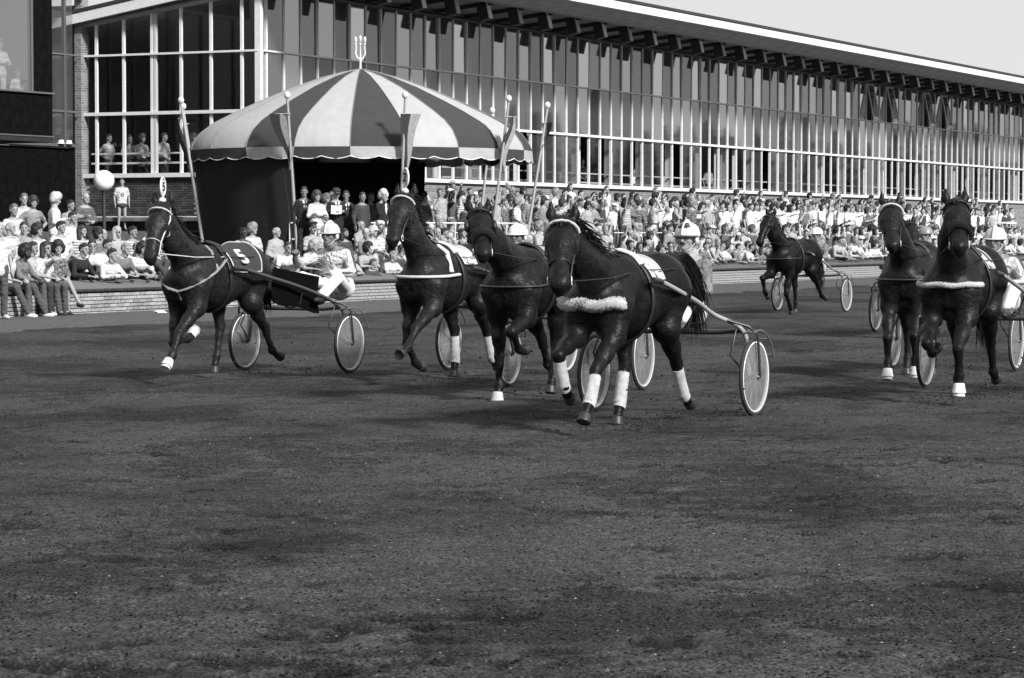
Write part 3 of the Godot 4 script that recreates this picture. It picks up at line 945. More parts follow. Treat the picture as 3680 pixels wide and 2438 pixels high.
func stand_pose(k: String) -> Dictionary:
	var d := {"hip": Vector3(0, 0.93, 0), "chest": Vector3(0.0, 1.41, 0), "head": Vector3(0.035, 1.63, 0), "yaw": 0.0, "pitch": 0.0,
		"el": [Vector3(-0.04, 1.12, -0.25), Vector3(-0.04, 1.12, 0.25)], "ha": [Vector3(0.04, 0.87, -0.24), Vector3(0.04, 0.87, 0.24)],
		"kn": [Vector3(0.02, 0.5, -0.1), Vector3(0.03, 0.5, 0.1)], "fo": [Vector3(-0.02, 0.08, -0.11), Vector3(-0.02, 0.08, 0.12)], "open": [true, true]}
	match k:
		"hips":
			d.el = [Vector3(-0.1, 1.16, -0.36), Vector3(-0.1, 1.16, 0.36)]; d.ha = [Vector3(0.02, 1.02, -0.19), Vector3(0.02, 1.02, 0.19)]
		"folded":
			d.el = [Vector3(0.06, 1.14, -0.25), Vector3(0.06, 1.14, 0.25)]; d.ha = [Vector3(0.2, 1.2, 0.1), Vector3(0.22, 1.17, -0.1)]; d.open = [false, false]
		"shade":
			d.el = [Vector3(-0.04, 1.12, -0.25), Vector3(0.17, 1.42, 0.33)]; d.ha = [Vector3(0.04, 0.87, -0.24), Vector3(0.15, 1.67, 0.14)]; d.yaw = 25.0
		"paper":
			d.el = [Vector3(0.0, 1.13, -0.25), Vector3(0.0, 1.13, 0.25)]; d.ha = [Vector3(0.24, 1.2, -0.11), Vector3(0.24, 1.2, 0.11)]; d.open = [false, false]; d.pitch = -18.0
		"clasped":
			d.el = [Vector3(0.0, 1.12, -0.26), Vector3(0.0, 1.12, 0.26)]; d.ha = [Vector3(0.2, 0.99, -0.04), Vector3(0.2, 0.97, 0.04)]; d.open = [false, false]; d.yaw = -20.0
		"raised":
			d.el = [Vector3(-0.04, 1.12, -0.25), Vector3(0.16, 1.52, 0.32)]; d.ha = [Vector3(0.04, 0.87, -0.24), Vector3(0.22, 1.82, 0.34)]
		"smoke":
			d.el = [Vector3(-0.04, 1.12, -0.25), Vector3(0.12, 1.16, 0.25)]; d.ha = [Vector3(0.05, 0.88, -0.22), Vector3(0.17, 1.48, 0.08)]; d.open = [true, false]; d.yaw = 30.0
		"point":
			d.el = [Vector3(0.2, 1.33, -0.27), Vector3(-0.04, 1.12, 0.25)]; d.ha = [Vector3(0.46, 1.38, -0.24), Vector3(0.04, 0.87, 0.24)]; d.open = [false, true]; d.yaw = -15.0
		"lean":            # bent over the ledge on both forearms
			d.hip = Vector3(-0.42, 0.82, 0); d.chest = Vector3(-0.05, 1.06, 0); d.head = Vector3(0.06, 1.26, 0)
			d.el = [Vector3(0.05, 0.76, -0.28), Vector3(0.05, 0.76, 0.28)]; d.ha = [Vector3(0.28, 0.74, -0.1), Vector3(0.28, 0.74, 0.12)]
			d.kn = [Vector3(-0.4, 0.42, -0.11), Vector3(-0.36, 0.42, 0.12)]; d.fo = [Vector3(-0.5, 0.08, -0.12), Vector3(-0.46, 0.08, 0.13)]
		"chin":            # one hand under the chin
			d.hip = Vector3(-0.42, 0.8, 0); d.chest = Vector3(-0.08, 1.06, 0); d.head = Vector3(0.05, 1.25, 0.02); d.yaw = 22.0
			d.el = [Vector3(0.08, 0.76, -0.27), Vector3(0.12, 0.77, 0.2)]; d.ha = [Vector3(0.28, 0.75, -0.02), Vector3(0.12, 1.08, 0.07)]
			d.kn = [Vector3(-0.4, 0.42, -0.11), Vector3(-0.36, 0.42, 0.12)]; d.fo = [Vector3(-0.5, 0.08, -0.12), Vector3(-0.46, 0.08, 0.13)]; d.open = [true, false]
		"low":             # leaning, seen low, arms folded on the ledge
			d.hip = Vector3(-0.46, 0.7, 0); d.chest = Vector3(-0.14, 0.96, 0); d.head = Vector3(-0.04, 1.17, 0); d.yaw = -24.0
			d.el = [Vector3(0.02, 0.74, -0.26), Vector3(0.02, 0.74, 0.26)]; d.ha = [Vector3(0.16, 0.75, 0.06), Vector3(0.18, 0.75, -0.06)]
			d.kn = [Vector3(-0.3, 0.36, -0.11), Vector3(-0.3, 0.36, 0.12)]; d.fo = [Vector3(-0.58, 0.1, -0.12), Vector3(-0.58, 0.1, 0.13)]; d.open = [false, false]
		"sit":             # on the wall, legs hanging, hands in the lap
			d.hip = Vector3(0, 0.64, 0); d.chest = Vector3(0.02, 1.1, 0); d.head = Vector3(0.08, 1.32, 0)
			d.el = [Vector3(0.06, 0.82, -0.24), Vector3(0.06, 0.82, 0.24)]; d.ha = [Vector3(0.3, 0.76, -0.07), Vector3(0.3, 0.76, 0.08)]
			d.kn = [Vector3(0.42, 0.6, -0.13), Vector3(0.42, 0.6, 0.13)]; d.fo = [Vector3(0.42, 0.12, -0.14), Vector3(0.5, 0.12, 0.13)]; d.open = [false, false]
		"sit_point":
			d = stand_pose("sit"); d.el = [Vector3(0.22, 1.02, -0.27), Vector3(0.06, 0.82, 0.24)]; d.ha = [Vector3(0.46, 1.1, -0.2), Vector3(0.3, 0.76, 0.08)]; d.yaw = -22.0
		"sit_wide":
			d = stand_pose("sit"); d.chest = Vector3(0.1, 1.06, 0.02); d.head = Vector3(0.2, 1.26, 0.03); d.el = [Vector3(0.2, 0.8, -0.27), Vector3(0.2, 0.8, 0.27)]; d.ha = [Vector3(0.42, 0.74, -0.13), Vector3(0.4, 0.73, 0.1)]
			d.kn = [Vector3(0.42, 0.62, -0.2), Vector3(0.44, 0.6, 0.17)]; d.fo = [Vector3(0.52, 0.12, -0.1), Vector3(0.62, 0.12, 0.04)]; d.yaw = 12.0
		"sit_cross":
			d = stand_pose("sit"); d.kn = [Vector3(0.4, 0.62, -0.04), Vector3(0.43, 0.68, 0.0)]; d.fo = [Vector3(0.34, 0.14, 0.02), Vector3(0.56, 0.28, -0.14)]; d.yaw = 26.0
		"bench":           # seated, seen from the chest up
			d.hip = Vector3(0, 0.5, 0); d.chest = Vector3(-0.02, 0.97, 0); d.head = Vector3(0.03, 1.19, 0)
			d.el = [Vector3(0.02, 0.7, -0.25), Vector3(0.02, 0.7, 0.25)]; d.ha = [Vector3(0.27, 0.68, -0.06), Vector3(0.27, 0.68, 0.07)]
			d.kn = [Vector3(0.4, 0.5, -0.13), Vector3(0.4, 0.5, 0.13)]; d.fo = [Vector3(0.4, 0.08, -0.14), Vector3(0.42, 0.08, 0.13)]; d.open = [false, false]
		"drive":           # on the seat of a sulky, feet forward in the stirrups, lines in both hands
			d.hip = Vector3(-0.32, 0.94, 0); d.chest = Vector3(-0.36, 1.37, 0); d.head = Vector3(-0.31, 1.585, 0)
			d.el = [Vector3(-0.22, 1.12, -0.235), Vector3(-0.22, 1.12, 0.235)]; d.ha = [Vector3(0.1, 1.13, -0.09), Vector3(0.1, 1.13, 0.09)]
			d.kn = [Vector3(0.14, 1.04, -0.24), Vector3(0.14, 1.04, 0.24)]; d.fo = [Vector3(0.56, 0.84, -0.27), Vector3(0.56, 0.84, 0.27)]; d.open = [false, false]
		"drive_whip":
			d = stand_pose("drive"); d.chest = Vector3(-0.27, 1.34, 0.02); d.head = Vector3(-0.15, 1.54, 0.03); d.el = [Vector3(-0.1, 1.1, -0.3), Vector3(0.05, 1.2, 0.34)]; d.ha = [Vector3(0.14, 1.1, -0.13), Vector3(0.24, 1.32, 0.26)]
	return d

func shoulder(d: Dictionary, s: float) -> Vector3:
	return d.chest + Vector3(0, -0.025, s * 0.168)

func pose_jobs(d: Dictionary, h: float) -> Dictionary:
	var wide: float = d.get("wide", 1.0)
	var skin: Array = []; var short: Array = []; var long: Array = []; var legs: Array = []
	var hip: Vector3 = d.hip; var ch: Vector3 = d.chest; var hd: Vector3 = d.head
	skin.append([ch + Vector3(0, 0.02, 0), hd + Vector3(-0.02, -0.06, 0), 0.062, 0.054, 0.03])
	skin.append([ch + Vector3(0, -0.02, -0.1), ch + Vector3(0, -0.02, 0.1), 0.07, 0.07, 0.04])
	skin.append([ch + Vector3(0, -0.03, 0), hip, 0.1, 0.1, 0.05, 0.8])
	for g in [short, long]:
		g.append([hip + Vector3(0, -0.04, 0), hip.lerp(ch, 0.45), 0.132 * wide, 0.122 * wide, 0.06, 0.74])
		g.append([hip.lerp(ch, 0.4), ch + Vector3(0, -0.1, 0), 0.122 * wide, 0.14 * wide, 0.06, 0.76])
		g.append([ch + Vector3(0, -0.045, -0.115), ch + Vector3(0, -0.045, 0.115), 0.078, 0.078, 0.06])
		g.append([ch + Vector3(0, -0.02, 0), ch + Vector3(0.0, 0.035, 0), 0.075, 0.066, 0.03])
	for k in 2:
		var s := -1.0 if k == 0 else 1.0
		var sh := shoulder(d, s); var el: Vector3 = d.el[k]; var ha: Vector3 = d.ha[k]
		skin.append([sh, el, 0.046, 0.04, 0.03]); skin.append([el, ha, 0.04, 0.026, 0.02])
		short.append([sh, sh.lerp(el, 0.62), 0.062, 0.062, 0.05])
		long.append([sh, el, 0.06, 0.05, 0.045]); long.append([el, el.lerp(ha, 0.93), 0.052, 0.039, 0.03])
		var hj := hip + Vector3(0, -0.02, s * 0.09); var kn: Vector3 = d.kn[k]; var fo: Vector3 = d.fo[k]
		skin.append([hj, kn, 0.075, 0.05, 0.03]); skin.append([kn, fo, 0.05, 0.034, 0.02])
		legs.append([hj, kn, 0.094, 0.07, 0.03]); legs.append([kn, fo + (kn - fo) * 0.06, 0.068, 0.064, 0.03])
		skin.append([fo, fo + Vector3(0.13, -0.045, s * 0.01), 0.036, 0.028, 0.02])
	legs.append([hip + Vector3(0, -0.03, -0.05), hip + Vector3(0, -0.03, 0.05), 0.122, 0.122, 0.05, 0.9])
	legs.append([hip + Vector3(0, 0.05, 0), hip + Vector3(0, 0.05, 0), 0.118, 0.118, 0.05, 0.74])
	return {"d": d, "skin": job(skin, h), "short": job(short, h), "long": job(long, h), "legs": job(legs, h)}

func pose_meshes(pj: Dictionary, head: Array, fist: Array, palm: Array) -> Dictionary:
	var d: Dictionary = pj.d
	var out := {"d": d}
	var hb := Basis(Vector3.UP, deg_to_rad(-d.yaw)) * Basis(Vector3(0, 0, 1), deg_to_rad(d.pitch))
	var ht := Transform3D(hb, d.head)
	out["head"] = ht
	var mb := Mb.new()
	var sk: Array = job_out[pj.skin]
	mb.put(sk, Transform3D.IDENTITY)
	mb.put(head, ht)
	for k in 2:
		var el: Vector3 = d.el[k]; var ha: Vector3 = d.ha[k]
		var x := (ha - el).normalized()
		var y := Vector3.UP if absf(x.y) < 0.85 else Vector3(1, 0, 0)
		var z := x.cross(y).normalized(); y = z.cross(x)
		if absf(x.y) >= 0.85:      # a hanging hand shows its back outwards
			z = Vector3(1, 0, 0) if k == 1 else Vector3(-1, 0, 0)
			z = (z - x * z.dot(x)).normalized(); y = z.cross(x)
		var b := Basis(x, y, z)
		if k == 0:
			b = Basis(x, y, -z)
		mb.put(palm if d.open[k] else fist, Transform3D(b, ha - x * 0.01))
	out["skin"] = mb.mesh()
	for key in ["short", "long", "legs"]:
		out[key] = arr_mesh(job_out[pj[key]])
	# open collar, jacket front and tie lie on the chest
	var ch: Vector3 = d.chest
	mb = Mb.new()
	for k in 2:
		var s := -1.0 if k == 0 else 1.0
		var fo: Vector3 = d.fo[k]
		mb.ball(fo + Vector3(0.06, -0.045, s * 0.008), Vector3(0.135, 0.042, 0.046), 10, 6)
		mb.ball(fo + Vector3(-0.01, -0.01, 0), Vector3(0.055, 0.06, 0.042), 8, 5)
	out["shoes"] = mb.mesh()
	return out

var hair_meshes := {}
func make_hair() -> void:
	var sets := {
		"short": [[Vector3(-0.028, 0.05, 0), Vector3(0.002, 0.066, 0), 0.088, 0.08, 0.03, 1.05], [Vector3(-0.05, 0.0, 0), Vector3(-0.045, -0.04, 0), 0.062, 0.045, 0.03], [Vector3(-0.01, 0.03, -0.07), Vector3(-0.01, 0.03, 0.07), 0.025, 0.025, 0.02], [Vector3(0.045, 0.094, -0.03), Vector3(0.05, 0.092, 0.03), 0.03, 0.03, 0.03]],
		"bushy": [[Vector3(-0.035, 0.06, 0), Vector3(0.005, 0.085, 0), 0.115, 0.1, 0.04], [Vector3(-0.05, -0.02, -0.055), Vector3(-0.05, -0.02, 0.055), 0.075, 0.075, 0.04], [Vector3(0.0, 0.03, -0.085), Vector3(0.0, 0.0, -0.085), 0.05, 0.04, 0.03], [Vector3(0.0, 0.03, 0.085), Vector3(0.0, 0.0, 0.085), 0.05, 0.04, 0.03]],
		"long": [[Vector3(-0.028, 0.05, 0), Vector3(0.002, 0.068, 0), 0.094, 0.084, 0.03], [Vector3(-0.04, 0.0, -0.06), Vector3(-0.02, -0.15, -0.08), 0.052, 0.045, 0.03], [Vector3(-0.04, 0.0, 0.06), Vector3(-0.02, -0.15, 0.08), 0.052, 0.045, 0.03], [Vector3(-0.06, 0.0, 0), Vector3(-0.06, -0.16, 0), 0.065, 0.06, 0.03]],
		"thin": [[Vector3(-0.05, 0.015, 0), Vector3(-0.055, -0.03, 0), 0.068, 0.048, 0.02], [Vector3(-0.03, 0.02, -0.072), Vector3(-0.03, -0.01, -0.074), 0.022, 0.018, 0.02], [Vector3(-0.03, 0.02, 0.072), Vector3(-0.03, -0.01, 0.074), 0.022, 0.018, 0.02]],
	}
	for k in sets:
		var a := sdf(sets[k], 0.011)
		var r := RandomNumberGenerator.new(); r.seed = 5
		for m in (a[0] as PackedVector3Array).size():        # uneven tufts
			a[0][m] += a[1][m] * r.randf_range(-0.004, 0.006) * (2.2 if k == "bushy" else 1.0)
		hair_meshes[k] = arr_mesh(a)
	var mb := Mb.new()       # flat cap with a peak
	mb.lathe([Vector2(0.0, 0.155), Vector2(0.06, 0.15), Vector2(0.098, 0.12), Vector2(0.102, 0.085), Vector2(0.095, 0.06)], 16, Transform3D(Basis.IDENTITY, Vector3(-0.012, 0, 0)))
	mb.tube([Vector3(0.06, 0.062, -0.07), Vector3(0.125, 0.058, -0.045), Vector3(0.15, 0.055, 0), Vector3(0.125, 0.058, 0.045), Vector3(0.06, 0.062, 0.07)], [0.018], 6, true, 0.4)
	mb.ball(Vector3(0.105, 0.062, 0), Vector3(0.045, 0.009, 0.06), 10, 4)
	hair_meshes["cap"] = mb.mesh()
	mb = Mb.new()            # hat with a brim all round
	mb.lathe([Vector2(0.0, 0.165), Vector2(0.06, 0.172), Vector2(0.082, 0.155), Vector2(0.094, 0.075), Vector2(0.1, 0.07), Vector2(0.155, 0.062), Vector2(0.156, 0.057), Vector2(0.095, 0.06)], 18, Transform3D(Basis.IDENTITY, Vector3(-0.012, 0, 0)))
	hair_meshes["hat"] = mb.mesh()
	mb = Mb.new()            # peaked uniform cap with a wide flat top
	mb.lathe([Vector2(0.0, 0.165), Vector2(0.11, 0.172), Vector2(0.135, 0.155), Vector2(0.1, 0.105), Vector2(0.096, 0.06)], 18, Transform3D(Basis(Vector3(0, 0, 1), 0.12), Vector3(-0.012, 0, 0)))
	mb.ball(Vector3(0.1, 0.055, 0), Vector3(0.045, 0.01, 0.065), 10, 4)
	hair_meshes["uniform"] = mb.mesh()
	mb = Mb.new()            # sun-glasses
	for s in [-1.0, 1.0]:
		mb.ball(Vector3(0.089, 0.006, s * 0.032), Vector3(0.009, 0.019, 0.026), 10, 6)
		mb.tube([Vector3(0.085, 0.012, s * 0.056), Vector3(0.05, 0.014, s * 0.082), Vector3(-0.01, 0.012, s * 0.084)], [0.004], 4)
	mb.tube([Vector3(0.098, 0.01, -0.012), Vector3(0.101, 0.011, 0.0), Vector3(0.098, 0.01, 0.012)], [0.004], 4)
	hair_meshes["glasses"] = mb.mesh()
	mb = Mb.new()            # moustache
	mb.tube([Vector3(0.083, -0.05, -0.03), Vector3(0.099, -0.041, -0.012), Vector3(0.102, -0.039, 0), Vector3(0.099, -0.041, 0.012), Vector3(0.083, -0.05, 0.03)], [0.004, 0.009, 0.008, 0.009, 0.004], 6)
	hair_meshes["moustache"] = mb.mesh()
	mb = Mb.new()            # beard
	mb.ball(Vector3(0.06, -0.075, 0), Vector3(0.045, 0.045, 0.058), 12, 8)
	hair_meshes["beard"] = mb.mesh()
	mb = Mb.new()            # driver's helmet: shell, rim and short peak
	mb.lathe([Vector2(0.0, 0.15), Vector2(0.045, 0.145), Vector2(0.085, 0.122), Vector2(0.112, 0.08), Vector2(0.12, 0.035), Vector2(0.122, 0.02), Vector2(0.112, 0.018)], 24, Transform3D(Basis.IDENTITY, Vector3(-0.015, 0.0, 0)))
	hair_meshes["helmet"] = mb.mesh()
	mb = Mb.new()
	var pk: Array = []
	for k in 13:
		var a := deg_to_rad(lerpf(-80, 80, k / 12.0))
		pk.append(Vector3(cos(a) * 0.12 - 0.01, 0.026 - cos(a) * 0.006, sin(a) * 0.118))
	mb.tube(pk, [0.008, 0.014, 0.02, 0.024, 0.026, 0.028, 0.028, 0.028, 0.026, 0.024, 0.02, 0.014, 0.008], 6, true, 0.35)
	hair_meshes["peak"] = mb.mesh()
	mb = Mb.new()
	for s in [-1.0, 1.0]:
		mb.tube([Vector3(0.015, 0.03, s * 0.105), Vector3(0.0, -0.03, s * 0.092), Vector3(0.035, -0.1, s * 0.045), Vector3(0.045, -0.118, 0)], [0.008], 5)
		mb.ball(Vector3(-0.012, -0.012, s * 0.096), Vector3(0.035, 0.042, 0.016), 8, 6)
	hair_meshes["chin_strap"] = mb.mesh()
	mb = Mb.new()            # stripe over the crown of a helmet
	var st: Array = []
	for k in 13:
		var a := deg_to_rad(lerpf(5, 175, k / 12.0))
		st.append(Vector3(cos(a) * 0.119 - 0.015, 0.02 + sin(a) * 0.134, 0))
	mb.tube(st, [0.024], 6, true, 0.25, Vector3(0, 0, 1))
	hair_meshes["helmet_stripe"] = mb.mesh()

# d: pose, skin, hair, hair_l, shirt ("short"/"long"), shirt_m, legs_m, glasses, hat, hat_l, ...
func person(pm: Dictionary, d: Dictionary, label: String, at: Vector3, turn: float, group := "") -> Node3D:
	var o := thing("person", label, "person", at, turn, group)
	var sc: float = d.get("scale", 1.0)
	var sm: StandardMaterial3D = mat(d.get("skin", 0.42) * 0.62, 0.6)
	sm.vertex_color_use_as_albedo = true
	var add := func(called: String, me: Mesh, m: Material, at_head := false) -> void:
		var q := part(called, me, m, o)
		if at_head:
			q.transform = pm.head
		if sc != 1.0:
			q.transform = Transform3D(Basis.from_scale(Vector3.ONE * sc), Vector3.ZERO) * q.transform
	add.call("body", pm.skin, sm)
	add.call(d.get("top_name", "shirt"), pm[d.get("shirt", "short")], d.shirt_m)
	if not d.get("bare_legs", false):
		add.call("trousers", pm.legs, d.legs_m)
	if d.get("shoes", 0.0) > 0.0:
		add.call("shoes", pm.shoes, mat(d.shoes, 0.6))
	if d.get("hair", "") != "":
		add.call("hair", hair_meshes[d.hair], mat(d.get("hair_l", 0.02), 0.7), true)
	if d.get("hat", "") != "":
		add.call("hat" if d.hat == "hat" else "cap", hair_meshes[d.hat], mat(d.get("hat_l", 0.6), 0.8), true)
	if d.get("glasses", false):
		add.call("sunglasses", hair_meshes["glasses"], mat(0.006, 0.2), true)
	if d.get("moustache", false):
		add.call("moustache", hair_meshes["moustache"], mat(d.get("hair_l", 0.02), 0.8), true)
	if d.get("beard", false):
		add.call("beard", hair_meshes["beard"], mat(d.get("hair_l", 0.02), 0.8), true)
	if d.get("helmet", 0.0) > 0.0:
		add.call("helmet", hair_meshes["helmet"], mat(d.helmet, 0.35), true)
		add.call("peak", hair_meshes["peak"], mat(d.get("peak", d.helmet), 0.4), true)
		add.call("chin_strap", hair_meshes["chin_strap"], mat(0.5, 0.6), true)
		if d.has("helmet_stripe"):
			add.call("helmet_stripe", hair_meshes["helmet_stripe"], mat(d.helmet_stripe, 0.4), true)
	if d.get("tie", false) or d.get("front", false):   # white shirt front between the jacket's lapels, and a tie
		var ch: Vector3 = pm.d.chest
		var hip: Vector3 = pm.d.hip
		var dn := (hip - ch).normalized()
		var fw := Vector3(-dn.y, dn.x, 0).normalized()
		var mb := Mb.new()
		var top := ch + fw * 0.085 + Vector3(0, 0.045, 0)
		var rows: Array = [[0.0, 0.05, 0.0], [0.08, 0.058, 0.05], [0.17, 0.038, 0.068], [0.3, 0.004, 0.064]]
		for k in 3:
			for s in [-1.0, 1.0]:
				var a: Vector3 = top + dn * rows[k][0] + fw * rows[k][2]; var b: Vector3 = top + dn * rows[k + 1][0] + fw * rows[k + 1][2]
				mb.quad(a, a + Vector3(0, 0, s * rows[k][1]) - fw * 0.02, b + Vector3(0, 0, s * rows[k + 1][1]) - fw * 0.012, b)
		add.call("shirt_front", mb.mesh(), mat(0.78, 0.8))
		if d.get("tie", false):
			mb = Mb.new()
			mb.tube([top + fw * 0.006, top + dn * 0.1 + fw * 0.066, top + dn * 0.3 + fw * 0.074], [0.016, 0.02, 0.026], 4, true, 0.35)
			add.call("tie", mb.mesh(), mat(d.get("tie_l", 0.04), 0.7))
	return o

# ---------------------------------------------------------------- the place
func ground_height(x: float, z: float, n1: FastNoiseLite, n2: FastNoiseLite) -> float:
	return n1.get_noise_2d(x, z) * 0.022 + n2.get_noise_2d(x, z) * 0.012

func brick_texture(size_px: int, light: float, dark: float, joint: float, seed_no: int) -> ImageTexture:   # 4 bricks by 8 courses, running bond
	var im := Image.create(size_px, size_px, false, Image.FORMAT_RGB8)
	var r := RandomNumberGenerator.new(); r.seed = seed_no
	var tone: Array = []
	for k in 64:
		tone.append(r.randf_range(dark, light))
	for y in size_px:
		var row := y * 8 / size_px
		var fy := fposmod(y * 8.0 / size_px, 1.0)
		for x in size_px:
			var fx := x * 4.0 / size_px + (0.5 if row % 2 == 1 else 0.0)
			var col := int(fx) % 4
			var inx := fposmod(fx, 1.0)
			var l: float = tone[row * 4 + col] * r.randf_range(0.88, 1.1)
			if fy < 0.16 or inx < 0.055:
				l = joint * r.randf_range(0.85, 1.1)
			im.set_pixel(x, y, grey(clampf(l, 0, 1)))
	return ImageTexture.create_from_image(im)

func build_ground() -> void:
	var n1 := FastNoiseLite.new(); n1.seed = 3; n1.frequency = 0.55; n1.fractal_octaves = 3
	var n2 := FastNoiseLite.new(); n2.seed = 4; n2.frequency = 4.5; n2.fractal_octaves = 3
	var n3 := FastNoiseLite.new(); n3.seed = 9; n3.frequency = 0.33; n3.fractal_octaves = 4
	var n4 := FastNoiseLite.new(); n4.seed = 14; n4.frequency = 1.7; n4.fractal_octaves = 4
	# hoof marks and scuffs: place, length, width, turn
	var r := RandomNumberGenerator.new(); r.seed = 77
	var marks := {}
	for k in 300:
		var z := -lerpf(9.2, 40.0, pow(r.randf(), 1.5))
		var x := r.randf_range(-0.24, 0.24) * -z
		var m := [Vector2(x, z), r.randf_range(0.06, 0.26), r.randf_range(0.05, 0.13), r.randf_range(-0.6, 0.6), r.randf_range(0.4, 1.0)]
		for gx in range(-1, 2):
			for gz in range(-1, 2):
				var key := Vector2i(int(floor(x)) + gx, int(floor(z)) + gz)
				if not marks.has(key):
					marks[key] = []
				marks[key].append(m)
	var cm := StandardMaterial3D.new()
	cm.albedo_color = grey(0.25); cm.roughness = 1.0; cm.metallic_specular = 0.2
	cm.albedo_texture = noise_tex(1024, 0.07, 0.6, 1.0, 61, 5)
	cm.uv1_triplanar = true; cm.uv1_world_triplanar = true; cm.uv1_scale = Vector3.ONE / 7.3
	cm.vertex_color_use_as_albedo = true
	cm.detail_enabled = true; cm.detail_blend_mode = BaseMaterial3D.BLEND_MODE_MUL
	cm.detail_albedo = noise_tex(1024, 0.3, 0.2, 1.0, 62, 3, FastNoiseLite.TYPE_SIMPLEX)
	cm.detail_uv_layer = BaseMaterial3D.DETAIL_UV_1
	cm.heightmap_enabled = true; cm.heightmap_scale = 0.9
	cm.heightmap_texture = noise_tex(1024, 0.12, 0.0, 1.0, 63, 5)
	for g in [[-4.6, 5.2, 8.6, 21.0, 0.05], [-9.5, 14.0, 21.0, 46.0, 0.13], [-8.0, 26.0, 46.0, 92.0, 0.3]]:
		var mb := Mb.new()
		var nx := int((g[1] - g[0]) / g[4]); var nz := int((g[3] - g[2]) / g[4])
		for a in nz + 1:
			for b in nx + 1:
				var x: float = lerpf(g[0], g[1], float(b) / nx); var z: float = -lerpf(g[2], g[3], float(a) / nz)
				var y := ground_height(x, z, n1, n2)
				var l := 0.86 + n3.get_noise_2d(x, z * 0.6) * 0.5 + n4.get_noise_2d(x * 0.6, z) * 0.28
				var patch := n3.get_noise_2d(x + 40.0, z * 0.7) + 0.6 * n4.get_noise_2d(x * 1.3, z * 1.3)
				l *= 1.0 - 0.38 * smoothstep(0.02, 0.3, patch)
				var list = marks.get(Vector2i(int(floor(x)), int(floor(z))))
				if list:
					for m in list:
						var q: Vector2 = (Vector2(x, z) - (m[0] as Vector2)).rotated(m[3])
						var e := Vector2(q.x / m[1], q.y / m[2]).length() + n4.get_noise_2d(x * 7.0, z * 7.0) * 0.8
						if e < 1.0:
							y -= 0.026 * m[4]; l *= 1.0 - 0.75 * m[4]
						elif e < 1.5:
							y += 0.008 * m[4]
				mb.tint = Color(l, l, l)
				mb.add(Vector3(x, y, z), Vector3.UP, Vector2(x, z))
		mb.grid_index(0, nz, nx)
		for a in mb.n.size():
			mb.n[a] = Vector3.ZERO
		for a in range(0, mb.i.size(), 3):
			var p := mb.i[a]; var q := mb.i[a + 1]; var w := mb.i[a + 2]
			var fn := (mb.v[w] - mb.v[p]).cross(mb.v[q] - mb.v[p])
			if fn.y < 0: fn = -fn
			mb.n[p] += fn; mb.n[q] += fn; mb.n[w] += fn
		for a in mb.n.size():
			mb.n[a] = mb.n[a].normalized()
		struct("cinder_track", mb.mesh(cm), null, "dark cinder race track scuffed by hooves")
	# loose cinder crumbs on the track, denser in the scuffed patches
	var cr := Mb.new()
	var top := Vector3(0.2, 0.75, 0.1); var ring := [Vector3(1, 0, 0.2), Vector3(0.2, 0.1, 1), Vector3(-0.9, -0.05, 0.3), Vector3(-0.3, 0.05, -0.9), Vector3(0.6, 0.0, -0.7)]
	for k in 5:
		cr.tri(top, ring[(k + 1) % 5], ring[k])
		cr.tri(Vector3(0, -0.6, 0), ring[k], ring[(k + 1) % 5])
	var crm := StandardMaterial3D.new(); crm.roughness = 1.0; crm.metallic_specular = 0.2; crm.vertex_color_use_as_albedo = true
	var mm := MultiMesh.new(); mm.transform_format = MultiMesh.TRANSFORM_3D; mm.use_colors = true
	mm.mesh = cr.mesh(crm)
	var at: Array = []
	var tries := 0
	while at.size() < 110000 and tries < 260000:
		tries += 1
		var z := -lerpf(9.0, 44.0, pow(r.randf(), 1.9))
		var x := r.randf_range(-0.21, 0.21) * -z
		var patch := n3.get_noise_2d(x + 40.0, z * 0.7) + 0.6 * n4.get_noise_2d(x * 1.3, z * 1.3)
		if r.randf() < 0.25 + 0.75 * smoothstep(-0.1, 0.3, patch):
			at.append(Vector3(x, 0, z))
	mm.instance_count = at.size()
	for k in at.size():
		var p: Vector3 = at[k]
		var big := 0.003 + 0.008 * pow(r.randf(), 5.0)
		p.y = ground_height(p.x, p.z, n1, n2) + big * 0.2
		mm.set_instance_transform(k, Transform3D(Basis(Vector3.UP, r.randf() * TAU).scaled(Vector3(big, big * r.randf_range(0.5, 1.0), big)), p))
		var l := r.randf_range(0.008, 0.035) if r.randf() < 0.985 else r.randf_range(0.06, 0.22)
		mm.set_instance_color(k, Color(l, l, l))
	var mi := MultiMeshInstance3D.new(); mi.name = "cinder_crumbs"; mi.multimesh = mm
	add_child(mi, true)
	mi.set_meta("kind", "stuff"); mi.set_meta("label", "loose dark cinder crumbs strewn over the race track")
	# the plain beyond and around
	var mb := Mb.new()
	mb.box(Vector3(0, -0.6, -150), Vector3(900, 1.1, 900))
	struct("ground", mb.mesh(), mottled("plain", 0.045, 1.0, 9.0, 512, 0.02, 0.7, 64), "dark open ground around the track")
	# pale sand verge in front of the wall
	var sand := StandardMaterial3D.new()
	sand.albedo_color = grey(0.09); sand.roughness = 1.0
	sand.albedo_texture = noise_tex(512, 0.05, 0.62, 1.0, 66, 5)
	sand.uv1_triplanar = true; sand.uv1_world_triplanar = true; sand.uv1_scale = Vector3.ONE / 3.1
	sand.heightmap_enabled = true; sand.heightmap_texture = cm.heightmap_texture; sand.heightmap_scale = 0.6
	mb = Mb.new()
	var k0 := 0
	var rows := 8
